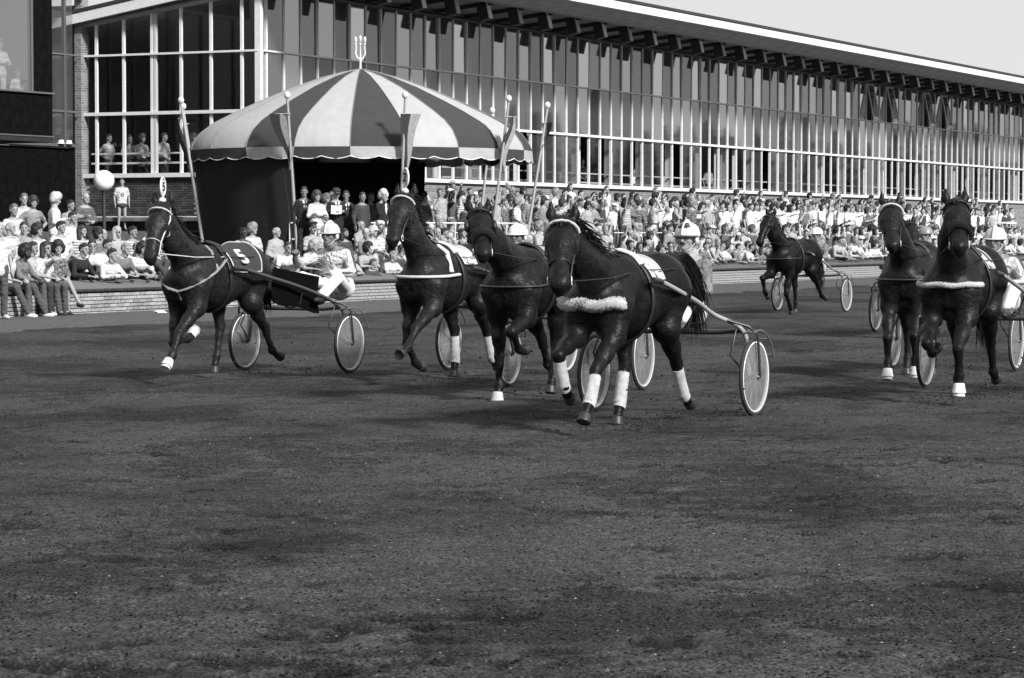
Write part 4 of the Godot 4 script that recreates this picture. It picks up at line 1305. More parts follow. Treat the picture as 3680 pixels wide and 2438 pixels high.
	for a in 241:
		var s := 25.0 + a * 0.6
		for b in rows + 1:
			var t := b / float(rows)
			var edge := 26.75 + n1.get_noise_2d(s * 0.8, 3.0) * 0.35 + n4.get_noise_2d(s, 7.0) * 0.2
			var p := lerpf(edge, 30.6, t)
			var y := 0.055 + n1.get_noise_2d(s, p * 2.0) * 0.012 if b > 0 else -0.02
			mb.add(fr(s, p, y), Vector3.UP, Vector2(s, p))
	mb.grid_index(k0, 240, rows)
	struct("sand_verge", mb.mesh(), sand, "pale sand verge along the foot of the track wall")

func build_wall() -> void:
	# low brick wall with a ribbed sloping ledge; p from 30.5
	var o := thing("track_wall", "long low pale brick wall edging the track below the crowd", "wall", fr(40.0, 30.5), STAND_TURN)
	var r := RandomNumberGenerator.new(); r.seed = 12
	var mb := Mb.new()
	mb.box(Vector3(65.0, 0.19, -0.16), Vector3(150.0, 0.56, 0.27))
	var bm := StandardMaterial3D.new()
	bm.albedo_texture = brick_texture(256, 0.42, 0.27, 0.12, 5)
	bm.roughness = 0.95; bm.uv1_triplanar = true; bm.uv1_scale = Vector3(1.0 / 0.92, 1.0 / 0.6, 1.0 / 0.92)
	part("core", mb.mesh(), mat(0.07, 0.95), o)
	mb = Mb.new()
	mb.box(Vector3(99.0, 0.23, -0.005), Vector3(82.0, 0.47, 0.04))
	part("far_brickwork", mb.mesh(), bm, o)
	var tones: Array = []
	for k in 5:
		tones.append(mottled("wall brick %d" % k, 0.27 + k * 0.05, 0.95, 0.4, 128, 0.04, 0.7, 70 + k))
	mb = Mb.new()
	mb.bevel_box(Vector3.ZERO, Vector3(0.213, 0.061, 0.05), 0.006)
	var full := mb.mesh()
	var rest := Mb.new()
	for c in 6:
		for k in 255:
			var s := -2.0 + k * 0.226 + (0.113 if c % 2 == 1 else 0.0)
			var y := 0.045 + c * 0.073
			if s >= 0.7 and s < 12.2:
				var q := part("brick", full, tones[r.randi() % 5], o, Vector3(s, y, r.randf_range(-0.006, 0.004)))
				q.rotation.y = r.randf_range(-0.012, 0.012)
			elif s > -2.0:
				rest.bevel_box(Vector3(s, y, r.randf_range(-0.006, 0.004)), Vector3(0.213, 0.061, 0.05), 0.006)
	var rp := part("brickwork", rest.mesh(), tones[2], o)
	rp.set_meta("kind", "stuff")
	# coping: dark edge, and ribbed slabs that slope up towards the crowd
	mb = Mb.new()
	mb.bevel_box(Vector3(65.0, 0.5, 0.0), Vector3(150.0, 0.055, 0.16), 0.012)
	part("coping_edge", mb.mesh(), mottled("coping", 0.04, 0.8, 0.7, 128, 0.03, 0.5, 80), o)
	var slab := mottled("ribbed slab", 0.2, 0.95, 0.6, 256, 0.03, 0.6, 81)
	mb = Mb.new()
	var tilt := Basis(Vector3(1, 0, 0), 0.17)
	mb.box(Vector3(65.0, 0.545, -0.52), Vector3(150.0, 0.05, 0.98), tilt)
	part("ledge_slab", mb.mesh(), slab, o)
	for k in 260:
		if k == 0:
			mb = Mb.new()
			mb.bevel_box(Vector3(0, 0.578, -0.52), Vector3(0.075, 0.03, 0.97), 0.012, tilt)
			tex["rib"] = mb.mesh()
		part("rib", tex["rib"], slab, o, Vector3(-3.0 + k * 0.125, 0, 0))
	mb = Mb.new()
	for k in 900:
		mb.box(Vector3(29.5 + k * 0.125, 0.578, -0.52), Vector3(0.075, 0.03, 0.97), tilt)
	part("ribbing", mb.mesh(), slab, o).set_meta("kind", "stuff")

func build_terrace() -> void:
	var conc := mottled("concrete", 0.09, 0.95, 2.2, 256, 0.02, 0.65, 83)
	var o := thing("terrace", "stepped grey concrete standing terrace between wall and grandstand", "terrace", fr(40.0, 31.5), STAND_TURN)
	var steps := [[1.0, 2.1, 0.1], [2.1, 4.2, 0.75], [4.2, 5.6, 0.95], [5.6, 6.6, 1.05], [6.6, 7.6, 1.15], [7.6, 8.7, 1.3], [8.7, 9.8, 1.4], [9.8, 11.0, 1.65]]
	for q in steps:
		var mb := Mb.new()
		mb.bevel_box(Vector3(60.0, q[2] * 0.5 - 0.15, -(q[0] + q[1]) * 0.5), Vector3(170.0, q[2] + 0.3, q[1] - q[0]), 0.015)
		part("step", mb.mesh(), conc, o)
	# railing at the front edge of the standing steps
	o = thing("terrace_railing", "thin pale pipe railing between leaning front crowd and standing crowd", "railing", fr(62.0, 33.65), STAND_TURN)
	var white := mat(0.6, 0.5)
	for k in 26:
		var mb := Mb.new()
		mb.tube([Vector3(k * 2.6, 0.7, 0), Vector3(k * 2.6, 1.62, 0)], [0.022], 8)
		part("post", mb.mesh(), white, o)
	for y in [1.62]:
		var mb := Mb.new()
		mb.tube([Vector3(0, y, 0), Vector3(65, y, 0)], [0.017], 8)
		part("rail", mb.mesh(), white, o)

func glass(tone: float, alpha: float, spec: float, metal := 0.0) -> StandardMaterial3D:
	var key := "glass %.3f %.2f %.2f %.2f" % [tone, alpha, spec, metal]
	if not mats.has(key):
		var m := StandardMaterial3D.new()
		var c := grey(tone); c.a = alpha
		m.albedo_color = c; m.transparency = BaseMaterial3D.TRANSPARENCY_ALPHA; m.roughness = 0.03; m.metallic_specular = spec; m.metallic = metal
		mats[key] = m
	return mats[key]

const STAND_S0 := 69.7
const BAY := 1.02
const STAND_P := 42.6
const SILL := 3.44
const MID := 5.3
const UP := 7.11
const HEAD := 8.93

func build_stand() -> void:
	var o := thing("grandstand", "long glazed grandstand with white mullions, brick base and overhanging roof", "building", fr(STAND_S0, STAND_P), STAND_TURN)
	var r := RandomNumberGenerator.new(); r.seed = 5
	var white := mottled("white paint", 0.72, 0.6, 1.5, 256, 0.03, 0.94, 90)
	var dark := mat(0.02, 0.6)
	var bays := 92
	var len := bays * BAY
	# mullions of the long front, one by one
	var mb := Mb.new()
	mb.box(Vector3(0, (SILL + HEAD) * 0.5, 0), Vector3(0.075, HEAD - SILL, 0.085))
	var mull := mb.mesh()
	mb = Mb.new()
	mb.box(Vector3(0, (SILL + HEAD) * 0.5, 0), Vector3(0.04, HEAD - SILL, 0.14))
	for k in bays + 1:
		part("mullion", mull, white, o, Vector3(k * BAY, 0, 0))
	mb = Mb.new()
	mb.box(Vector3(-0.36, (2.2 + HEAD + 0.5) * 0.5, -0.02), Vector3(0.17, HEAD + 0.5 - 2.2, 0.2))
	part("corner_post", mb.mesh(), white, o)
	for q in [["sill", SILL - 0.05, 0.13, 0.24], ["transom", MID, 0.085, 0.17], ["transom", UP, 0.05, 0.155]]:
		mb = Mb.new()
		mb.box(Vector3(len * 0.5 - 0.13, q[1], 0.02), Vector3(len + 0.27, q[2], q[3]))
		part(q[0], mb.mesh(), white, o)
	mb = Mb.new()
	mb.box(Vector3(len * 0.5 - 0.13, HEAD + 0.02, 0.04), Vector3(len + 0.3, 0.07, 0.2))
	mb.box(Vector3(len * 0.5 - 0.13, HEAD + 0.15, 0.06), Vector3(len + 0.3, 0.08, 0.22))
	part("head_rail", mb.mesh(), mat(0.09, 0.6), o)
	mb = Mb.new()
	mb.box(Vector3(len * 0.5, HEAD + 0.12, -0.1), Vector3(len + 0.3, 0.3, 0.12))
	part("head_panel", mb.mesh(), mat(0.03, 0.8), o)
	# panes: every bay three, each a shade off true, as old glazing is
	var pane_mesh := {}
	for q in [["a", SILL + 0.01, MID - 0.04], ["b", MID + 0.04, UP - 0.02], ["c", UP + 0.02, HEAD - 0.01]]:
		mb = Mb.new()
		mb.quad(Vector3(-0.475, q[1], 0), Vector3(0.475, q[1], 0), Vector3(0.475, q[2], 0), Vector3(-0.475, q[2], 0))
		pane_mesh[q[0]] = mb.mesh()
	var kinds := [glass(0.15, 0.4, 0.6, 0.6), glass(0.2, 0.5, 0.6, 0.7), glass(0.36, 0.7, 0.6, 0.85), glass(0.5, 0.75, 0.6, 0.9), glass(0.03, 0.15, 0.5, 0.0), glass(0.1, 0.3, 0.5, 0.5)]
	var open_low := [17, 22, 24, 27, 31, 39, 41]
	for k in bays:
		var tilted := r.randf_range(-0.006, 0.006)
		var nod := r.randf_range(-0.004, 0.003)
		for q in ["a", "b", "c"]:
			if q == "a" and k in open_low:
				continue
			if q == "c" and k in [55, 58, 64, 67]:
				continue
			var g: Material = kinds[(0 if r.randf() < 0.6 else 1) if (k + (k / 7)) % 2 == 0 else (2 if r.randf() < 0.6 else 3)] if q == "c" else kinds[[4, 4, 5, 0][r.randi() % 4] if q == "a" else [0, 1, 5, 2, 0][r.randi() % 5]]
			var w := part("pane", pane_mesh[q], g, o, Vector3((k + 0.5) * BAY, 0, 0))
			w.rotation.y = tilted + r.randf_range(-0.003, 0.003)
			if q == "c":
				w.rotation.x = nod
	# casements that stand open in the upper row, hung at the top and pushed out at the foot
	for k in [55, 58, 64, 67]:
		mb = Mb.new()
		var bs := Basis(Vector3(1, 0, 0), -0.2)
		for e in [[Vector3(-0.44, -0.88, 0), Vector3(0.05, 1.76, 0.05)], [Vector3(0.44, -0.88, 0), Vector3(0.05, 1.76, 0.05)], [Vector3(0, -0.03, 0), Vector3(0.83, 0.05, 0.05)], [Vector3(0, -1.74, 0), Vector3(0.83, 0.05, 0.05)]]:
			mb.box(bs * e[0], e[1], bs)
		var fm := part("open_casement", mb.mesh(), white, o, Vector3((k + 0.5) * BAY, HEAD - 0.03, 0.05))
		mb = Mb.new()
		mb.quad(bs * Vector3(-0.42, -1.7, 0), bs * Vector3(0.42, -1.7, 0), bs * Vector3(0.42, -0.05, 0), bs * Vector3(-0.42, -0.05, 0))
		part("pane", mb.mesh(), kinds[0], fm)
	# brick band under the sill
	var bm := StandardMaterial3D.new()
	bm.albedo_texture = brick_texture(256, 0.2, 0.11, 0.3, 6)
	bm.roughness = 0.95; bm.uv1_triplanar = true; bm.uv1_scale = Vector3(1.0 / 0.9, 1.0 / 0.6, 1.0 / 0.9)
	mb = Mb.new()
	mb.box(Vector3(len * 0.5 - 0.2, 1.6, -0.14), Vector3(len + 0.2, 3.5, 0.3))
	part("brick_base", mb.mesh(), bm, o)
	# end wall: glazed in six bays under the sloping eave, brick pillar at the far corner, brick below
	var run := 6.34
	var top_at := func(t: float) -> float: return 8.86 - t * 0.133
	var en := Node3D.new(); en.name = "end_wall"; o.add_child(en)
	var ew := func(called: String, c: Vector3, sz: Vector3, m: Material) -> void:     # c = (t along the end wall, y, out)
		var b := Mb.new(); b.box(Vector3(-0.36 - c.z, c.y, -c.x), Vector3(sz.z, sz.y, sz.x)); part(called, b.mesh(), m, en)
	var ts := [0.62, 1.72, 2.8, 3.86, 4.9, 5.92]
	for k in 6:
		var t: float = ts[k]
		var h: float = top_at.call(t)
		ew.call("mullion", Vector3(t, (SILL + h) * 0.5, 0.0), Vector3(0.09, h - SILL, 0.07), white)
		if k == 3:
			ew.call("mullion", Vector3(t - 0.12, (SILL + h) * 0.5, -0.02), Vector3(0.09, h - SILL, 0.1), mat(0.5, 0.6))
	for q in [["sill", SILL - 0.05, 0.13, 0.24], ["transom", MID, 0.1, 0.17], ["transom", UP, 0.06, 0.16]]:
		ew.call(q[0], Vector3(run * 0.5, q[1], 0.02), Vector3(run, q[2], q[3]), white)
	var eb := [0.12] + ts + [6.3]
	for k in 7:
		var a: float = eb[k] + 0.06; var b: float = eb[k + 1] - 0.06
		for q in [[SILL + 0.02, MID - 0.05], [MID + 0.05, UP - 0.03], [UP + 0.03, 0.0]]:
			mb = Mb.new()
			var ya: float = q[1] if q[1] > 0 else top_at.call(a); var yb: float = q[1] if q[1] > 0 else top_at.call(b)
			mb.quad(Vector3(-0.36, q[0], -b), Vector3(-0.36, q[0], -a), Vector3(-0.36, ya, -a), Vector3(-0.36, yb, -b))
			part("pane", mb.mesh(), glass(0.02, 0.1, 0.4), en)
	var slope := Basis(Vector3(1, 0, 0), -0.1325)
	mb = Mb.new()
	mb.box(Vector3(-0.36, top_at.call(run * 0.5) + 0.05, -run * 0.5), Vector3(0.16, 0.12, run * 1.01), slope)
	part("head_rail", mb.mesh(), mat(0.35, 0.6), en)
	mb = Mb.new()
	mb.box(Vector3(-0.4, 4.6, -run - 0.12), Vector3(0.4, 9.2, 0.24))
	part("brick_pillar", mb.mesh(), bm, en)
	# the brick panel below the end wall's sill: bricks one by one on a mortar bed
	mb = Mb.new()
	mb.box(Vector3(-0.25, 2.75, -run * 0.5), Vector3(0.2, 1.24, run))
	part("mortar_bed", mb.mesh(), mat(0.42, 0.95), en)
	var tones: Array = []
	for k in 4:
		tones.append(mottled("dark brick %d" % k, 0.045 + k * 0.018, 0.95, 0.4, 128, 0.04, 0.7, 75 + k))
	mb = Mb.new(); mb.bevel_box(Vector3.ZERO, Vector3(0.05, 0.062, 0.212), 0.006)
	var bmesh := mb.mesh()
	mb = Mb.new(); mb.bevel_box(Vector3.ZERO, Vector3(0.05, 0.19, 0.062), 0.006)
	var soldier := mb.mesh()
	for c in 15:
		for k in 17:
			var t := 2.35 + k * 0.232 + (0.116 if c % 2 == 1 else 0.0)
			if t < run - 0.1:
				part("brick", bmesh, tones[r.randi() % 4], en, Vector3(-0.355 + r.randf_range(-0.004, 0.004), 2.16 + c * 0.0755, -t))
	for k in 44:
		part("brick", soldier, tones[r.randi() % 4], en, Vector3(-0.355, 3.275, -(2.3 + k * 0.0905)))
	mb = Mb.new()
	mb.bevel_box(Vector3(-0.75, 2.03, -run * 0.5), Vector3(1.0, 0.14, run), 0.02)
	part("concrete_ledge", mb.mesh(), mottled("pale concrete", 0.2, 0.95, 1.2, 128, 0.03, 0.7, 92), en)
	mb = Mb.new()
	mb.box(Vector3(-0.15, 1.0, -run * 0.5), Vector3(0.3, 2.0, run))
	part("base_panel", mb.mesh(), mottled("base render", 0.2, 0.95, 1.0, 128, 0.03, 0.75, 93), en)
	mb = Mb.new()
	mb.box(Vector3(-0.9, 0.84, -run * 0.5), Vector3(1.4, 1.68, run))
	part("plinth", mb.mesh(), mat(0.09, 0.95), en)
	# inside: floor, back wall, ceiling and white columns behind the glass
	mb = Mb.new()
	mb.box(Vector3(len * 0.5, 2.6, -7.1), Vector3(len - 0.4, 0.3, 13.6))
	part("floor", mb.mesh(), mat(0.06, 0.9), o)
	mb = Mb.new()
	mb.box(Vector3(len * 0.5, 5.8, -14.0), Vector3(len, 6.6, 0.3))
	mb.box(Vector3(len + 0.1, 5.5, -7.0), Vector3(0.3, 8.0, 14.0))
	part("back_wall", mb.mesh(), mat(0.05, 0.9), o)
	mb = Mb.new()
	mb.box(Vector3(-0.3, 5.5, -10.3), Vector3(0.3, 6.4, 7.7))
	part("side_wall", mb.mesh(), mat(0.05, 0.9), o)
	mb = Mb.new()
	mb.box(Vector3(0, 5.9, 0), Vector3(0.26, 6.4, 0.26))
	for k in 30:
		part("column", mb.mesh() if k == 0 else o.get_node("column").mesh, mat(0.7, 0.7), o, Vector3(2.4 + k * 3.06, 0, -0.7))
	for k in 22:       # pale curtains gathered behind some of the panes
		var cv := Mb.new()
		var wide := r.randf_range(0.16, 0.5)
		var tall: bool = r.randf() < 0.6
		for a in 13:
			var t := a / 12.0
			for b in 2:
				cv.add(Vector3(t * wide, (MID - 0.1 if not tall else UP - 0.1) if b == 0 else SILL + 0.05, -0.32 + 0.045 * sin(t * wide * 70.0)), Vector3(0, 0, 1))
		for a in 12:
			cv.i.append_array([a * 2, a * 2 + 1, a * 2 + 3, a * 2, a * 2 + 3, a * 2 + 2])
		part("curtain", cv.mesh(), mat(0.5, 0.9), o, Vector3(r.randi_range(2, bays - 2) * BAY + r.randf_range(0.05, 0.4), 0, 0))
	mb = Mb.new(); mb.box(Vector3(len * 0.5, 3.55, -0.6), Vector3(len - 1, 0.06, 0.08)); mb.box(Vector3(len * 0.5, 3.9, -0.6), Vector3(len - 1, 0.05, 0.06))
	part("inner_rail", mb.mesh(), mat(0.4, 0.6), o)
	mb = Mb.new()
	mb.box(Vector3(-0.05, 3.78, -run * 0.5), Vector3(0.06, 0.06, run)); mb.box(Vector3(-0.05, 4.08, -run * 0.5), Vector3(0.05, 0.05, run))
	part("inner_rail", mb.mesh(), mat(0.6, 0.6), en)
	# roof: one slope rising towards the track, a boxed eave with a white fascia, open rafters between eave and glass
	var rise := 0.1
	var rf := Basis(Vector3(1, 0, 0), -atan(rise) * -1.0)
	var roof_y := func(out: float) -> float: return 9.1 + out * (rise if out > 0.0 else 0.155)      # underside of the roof deck, out = metres towards the track
	mb = Mb.new()
	var e0 := -0.75
	var e1 := len + 0.6
	var y0: float = roof_y.call(4.0); var y1: float = roof_y.call(2.5); var y2: float = roof_y.call(-14.2)
	mb.quad(Vector3(e0, y1 + 0.02, 2.5), Vector3(e1, y1 + 0.02, 2.5), Vector3(e1, 9.12, 0.0), Vector3(e0, 9.12, 0.0))
	mb.quad(Vector3(e0, 9.12, 0.0), Vector3(e1, 9.12, 0.0), Vector3(e1, y2 + 0.02, -14.2), Vector3(e0, y2 + 0.02, -14.2))
	mb.quad(Vector3(e0, y0 + 0.38, 4.0), Vector3(e1, y0 + 0.38, 4.0), Vector3(e1, 9.48, 0.0), Vector3(e0, 9.48, 0.0))
	mb.quad(Vector3(e0, 9.48, 0.0), Vector3(e1, 9.48, 0.0), Vector3(e1, y2 + 0.38, -14.2), Vector3(e0, y2 + 0.38, -14.2))
	mb.quad(Vector3(e0, y2 + 0.02, -14.2), Vector3(e1, y2 + 0.02, -14.2), Vector3(e1, y2 + 0.38, -14.2), Vector3(e0, y2 + 0.38, -14.2))
	mb.quad(Vector3(e1, y2, -14.2), Vector3(e1, y1, 2.5), Vector3(e1, y1 + 0.38, 2.5), Vector3(e1, y2 + 0.38, -14.2))
	var roof := part("roof", mb.mesh(), mat(0.2, 0.9), o)
	mb = Mb.new()
	mb.quad(Vector3(e0, y0, 4.0), Vector3(e1, y0, 4.0), Vector3(e1, y1 - 0.06, 2.5), Vector3(e0, y1 - 0.06, 2.5))
	part("soffit", mb.mesh(), mottled("soffit", 0.5, 0.9, 3.0, 256, 0.02, 0.8, 95), roof)
	mb = Mb.new()
	mb.box(Vector3((e0 + e1) * 0.5, y1 - 0.02, 2.46), Vector3(e1 - e0, 0.16, 0.1))
	part("eave_beam", mb.mesh(), mat(0.3, 0.7), roof)
	mb = Mb.new()
	mb.box(Vector3((e0 + e1) * 0.5, y0 + 0.13, 4.05), Vector3(e1 - e0, 0.28, 0.08))
	part("fascia", mb.mesh(), white, roof)
	mb = Mb.new()
	mb.box(Vector3((e0 + e1) * 0.5, y0 + 0.34, 4.06), Vector3(e1 - e0, 0.1, 0.14))
	part("roof_edge", mb.mesh(), mat(0.03, 0.7), roof)
	mb = Mb.new()
	for q in [[0.3, 0.15], [0.1, 0.37]]:
		mb = Mb.new()
		for w in [[4.08, 0.0], [0.0, -14.2]]:
			var ya: float = roof_y.call(w[0]); var yb: float = roof_y.call(w[1])
			var ln := Vector2(w[0] - w[1], ya - yb)
			mb.box(Vector3(e0 - 0.04, (ya + yb) * 0.5 + q[1], (w[0] + w[1]) * 0.5), Vector3(0.08 if q[0] > 0.2 else 0.14, q[0], ln.length()), Basis(Vector3(1, 0, 0), -atan2(ln.y, ln.x)))
		part("verge_board" if q[0] > 0.2 else "verge_edge", mb.mesh(), white if q[0] > 0.2 else mat(0.03, 0.7), roof)
	# slim beams under the deck, each with a hanging dark box whose front is pale
	for k in 40:
		var s := 1.2 + k * 2.34
		if k == 0:
			mb = Mb.new()
			var ya: float = roof_y.call(0.0) - 0.06; var yb: float = roof_y.call(2.4) - 0.06
			var tilt := Basis(Vector3(1, 0, 0), -atan(rise))
			mb.bevel_box(Vector3(0, (ya + yb) * 0.5, 1.2), Vector3(0.1, 0.13, 2.4), 0.01, tilt)
			tex["beam"] = mb.mesh()
			mb = Mb.new()
			mb.bevel_box(Vector3(0, 8.98, 2.06), Vector3(0.3, 0.56, 0.36), 0.02, Basis(Vector3(1, 0, 0), -0.22))
			mb.tube([Vector3(0.1, 9.2, 1.95), Vector3(0.5, 9.22, 0.9), Vector3(0.9, 9.1, 0.1)], [0.03], 6)
			tex["hung_box"] = mb.mesh()
			mb = Mb.new()
			mb.bevel_box(Vector3(0, 8.98, 2.06) + Basis(Vector3(1, 0, 0), -0.22) * Vector3(0, 0.0, 0.2), Vector3(0.26, 0.54, 0.03), 0.008, Basis(Vector3(1, 0, 0), -0.22))
			tex["box_front"] = mb.mesh()
		var q := part("roof_beam", tex["beam"], dark, o, Vector3(s, 0, 0))
		part("hanging_box", tex["hung_box"], dark, q)
		part("box_front", tex["box_front"], mat(0.62 if k % 2 == 0 else 0.36, 0.5), q)

func build_wing() -> void:
	# dark panelled wing at the left: a projecting bay with a wide window over a recessed front
	var o := thing("side_wing", "dark panelled wing with projecting bay window left of the grandstand", "building", fr(58.6, 42.4), STAND_TURN)
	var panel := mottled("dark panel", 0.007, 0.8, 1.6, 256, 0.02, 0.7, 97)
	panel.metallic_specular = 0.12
	var frame := mat(0.09, 0.5)
	var bx := func(called: String, c: Vector3, sz: Vector3, m: Material, par: Node) -> MeshInstance3D:
		var b := Mb.new(); b.bevel_box(c, sz, 0.008); return part(called, b.mesh(), m, par)
	# bay: floor, apron panels, jamb, top
	bx.call("bay_floor", Vector3(-6, 4.08, -3.2), Vector3(12.0, 0.14, 6.4), mat(0.012, 0.8), o)
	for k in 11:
		bx.call("apron_panel", Vector3(-0.56 - k * 1.1, 4.73, -0.06), Vector3(1.085, 1.12, 0.1), panel, o)
	bx.call("apron_trim", Vector3(-6, 4.16, 0.0), Vector3(12.0, 0.04, 0.05), frame, o)
	bx.call("window_sill", Vector3(-6, 5.3, 0.0), Vector3(12.0, 0.05, 0.14), frame, o)
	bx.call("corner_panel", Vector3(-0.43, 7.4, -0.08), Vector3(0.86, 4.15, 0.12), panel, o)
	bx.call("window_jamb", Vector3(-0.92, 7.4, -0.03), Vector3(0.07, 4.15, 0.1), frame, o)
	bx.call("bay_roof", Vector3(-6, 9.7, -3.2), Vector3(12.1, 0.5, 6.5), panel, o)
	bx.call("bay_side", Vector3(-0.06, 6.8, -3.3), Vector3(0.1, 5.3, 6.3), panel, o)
	var mb := Mb.new()
	mb.quad(Vector3(-12, 5.32, -0.05), Vector3(-0.95, 5.32, -0.05), Vector3(-0.95, 9.45, -0.05), Vector3(-12, 9.45, -0.05))
	part("pane", mb.mesh(), glass(0.3, 0.26, 0.75, 0.3), o)
	bx.call("back_wall", Vector3(-6, 6.8, -4.2), Vector3(11.6, 5.2, 0.2), mat(0.1, 0.9), o)
	# recessed front between bay and grandstand
	var fz := -6.5
	bx.call("lower_wall", Vector3(-2.0, 1.95, fz - 0.2), Vector3(24.2, 4.5, 0.3), mat(0.008, 0.9, 0.1), o)
	for k in 9:
		bx.call("lower_panel", Vector3(9.12 - k * 1.9, 2.25, fz - 0.03), Vector3(1.88, 3.95, 0.08), panel, o)
	for k in 9:
		bx.call("lower_panel", Vector3(9.12 - k * 1.9, -0.1, fz - 0.03), Vector3(1.88, 0.7, 0.08), panel, o)
	bx.call("window_sill", Vector3(5.6, 4.3, fz + 0.02), Vector3(9.0, 0.08, 0.26), frame, o)
	bx.call("window_head", Vector3(6.0, 8.9, fz + 0.0), Vector3(9.0, 0.12, 0.2), mat(0.2, 0.6), o)
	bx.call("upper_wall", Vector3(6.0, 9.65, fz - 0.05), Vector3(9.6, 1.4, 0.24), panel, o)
	for x in [9.55, 8.2, 6.2, 4.2, 2.2]:
		bx.call("window_post", Vector3(x, 6.6, fz), Vector3(0.1, 4.5, 0.12), mat(0.07, 0.6), o)
	bx.call("transom", Vector3(6.0, 7.1, fz), Vector3(8.8, 0.04, 0.1), mat(0.14, 0.6), o)
	bx.call("transom", Vector3(6.0, 5.35, fz), Vector3(8.8, 0.07, 0.1), mat(0.09, 0.6), o)
	mb = Mb.new()
	mb.quad(Vector3(1.5, 4.34, fz), Vector3(10.0, 4.34, fz), Vector3(10.0, 8.84, fz), Vector3(1.5, 8.84, fz))
	part("pane", mb.mesh(), glass(0.08, 0.4, 0.6), o)
	bx.call("inner_wall", Vector3(6.0, 6.5, fz - 3.0), Vector3(9.4, 5.0, 0.2), mat(0.16, 0.9), o)
	# round wall lamp under the bay
	var l := thing("wall_lamp", "small round bulkhead lamp on dark wall under the bay", "lamp", fr(55.6, 46.6, 3.86), STAND_TURN)
	mb = Mb.new(); mb.ball(Vector3(0, 0, 0), Vector3(0.13, 0.13, 0.06), 14, 8)
	part("glass_bowl", mb.mesh(), mat(0.5, 0.4), l)
	mb = Mb.new(); mb.ball(Vector3(-0.16, 0.0, -0.1), Vector3(0.2, 0.14, 0.12), 14, 8); mb.tube([Vector3(-0.1, 0.1, -0.1), Vector3(-0.1, 0.22, -0.1)], [0.03], 6)
	part("housing", mb.mesh(), mat(0.05, 0.5), l)

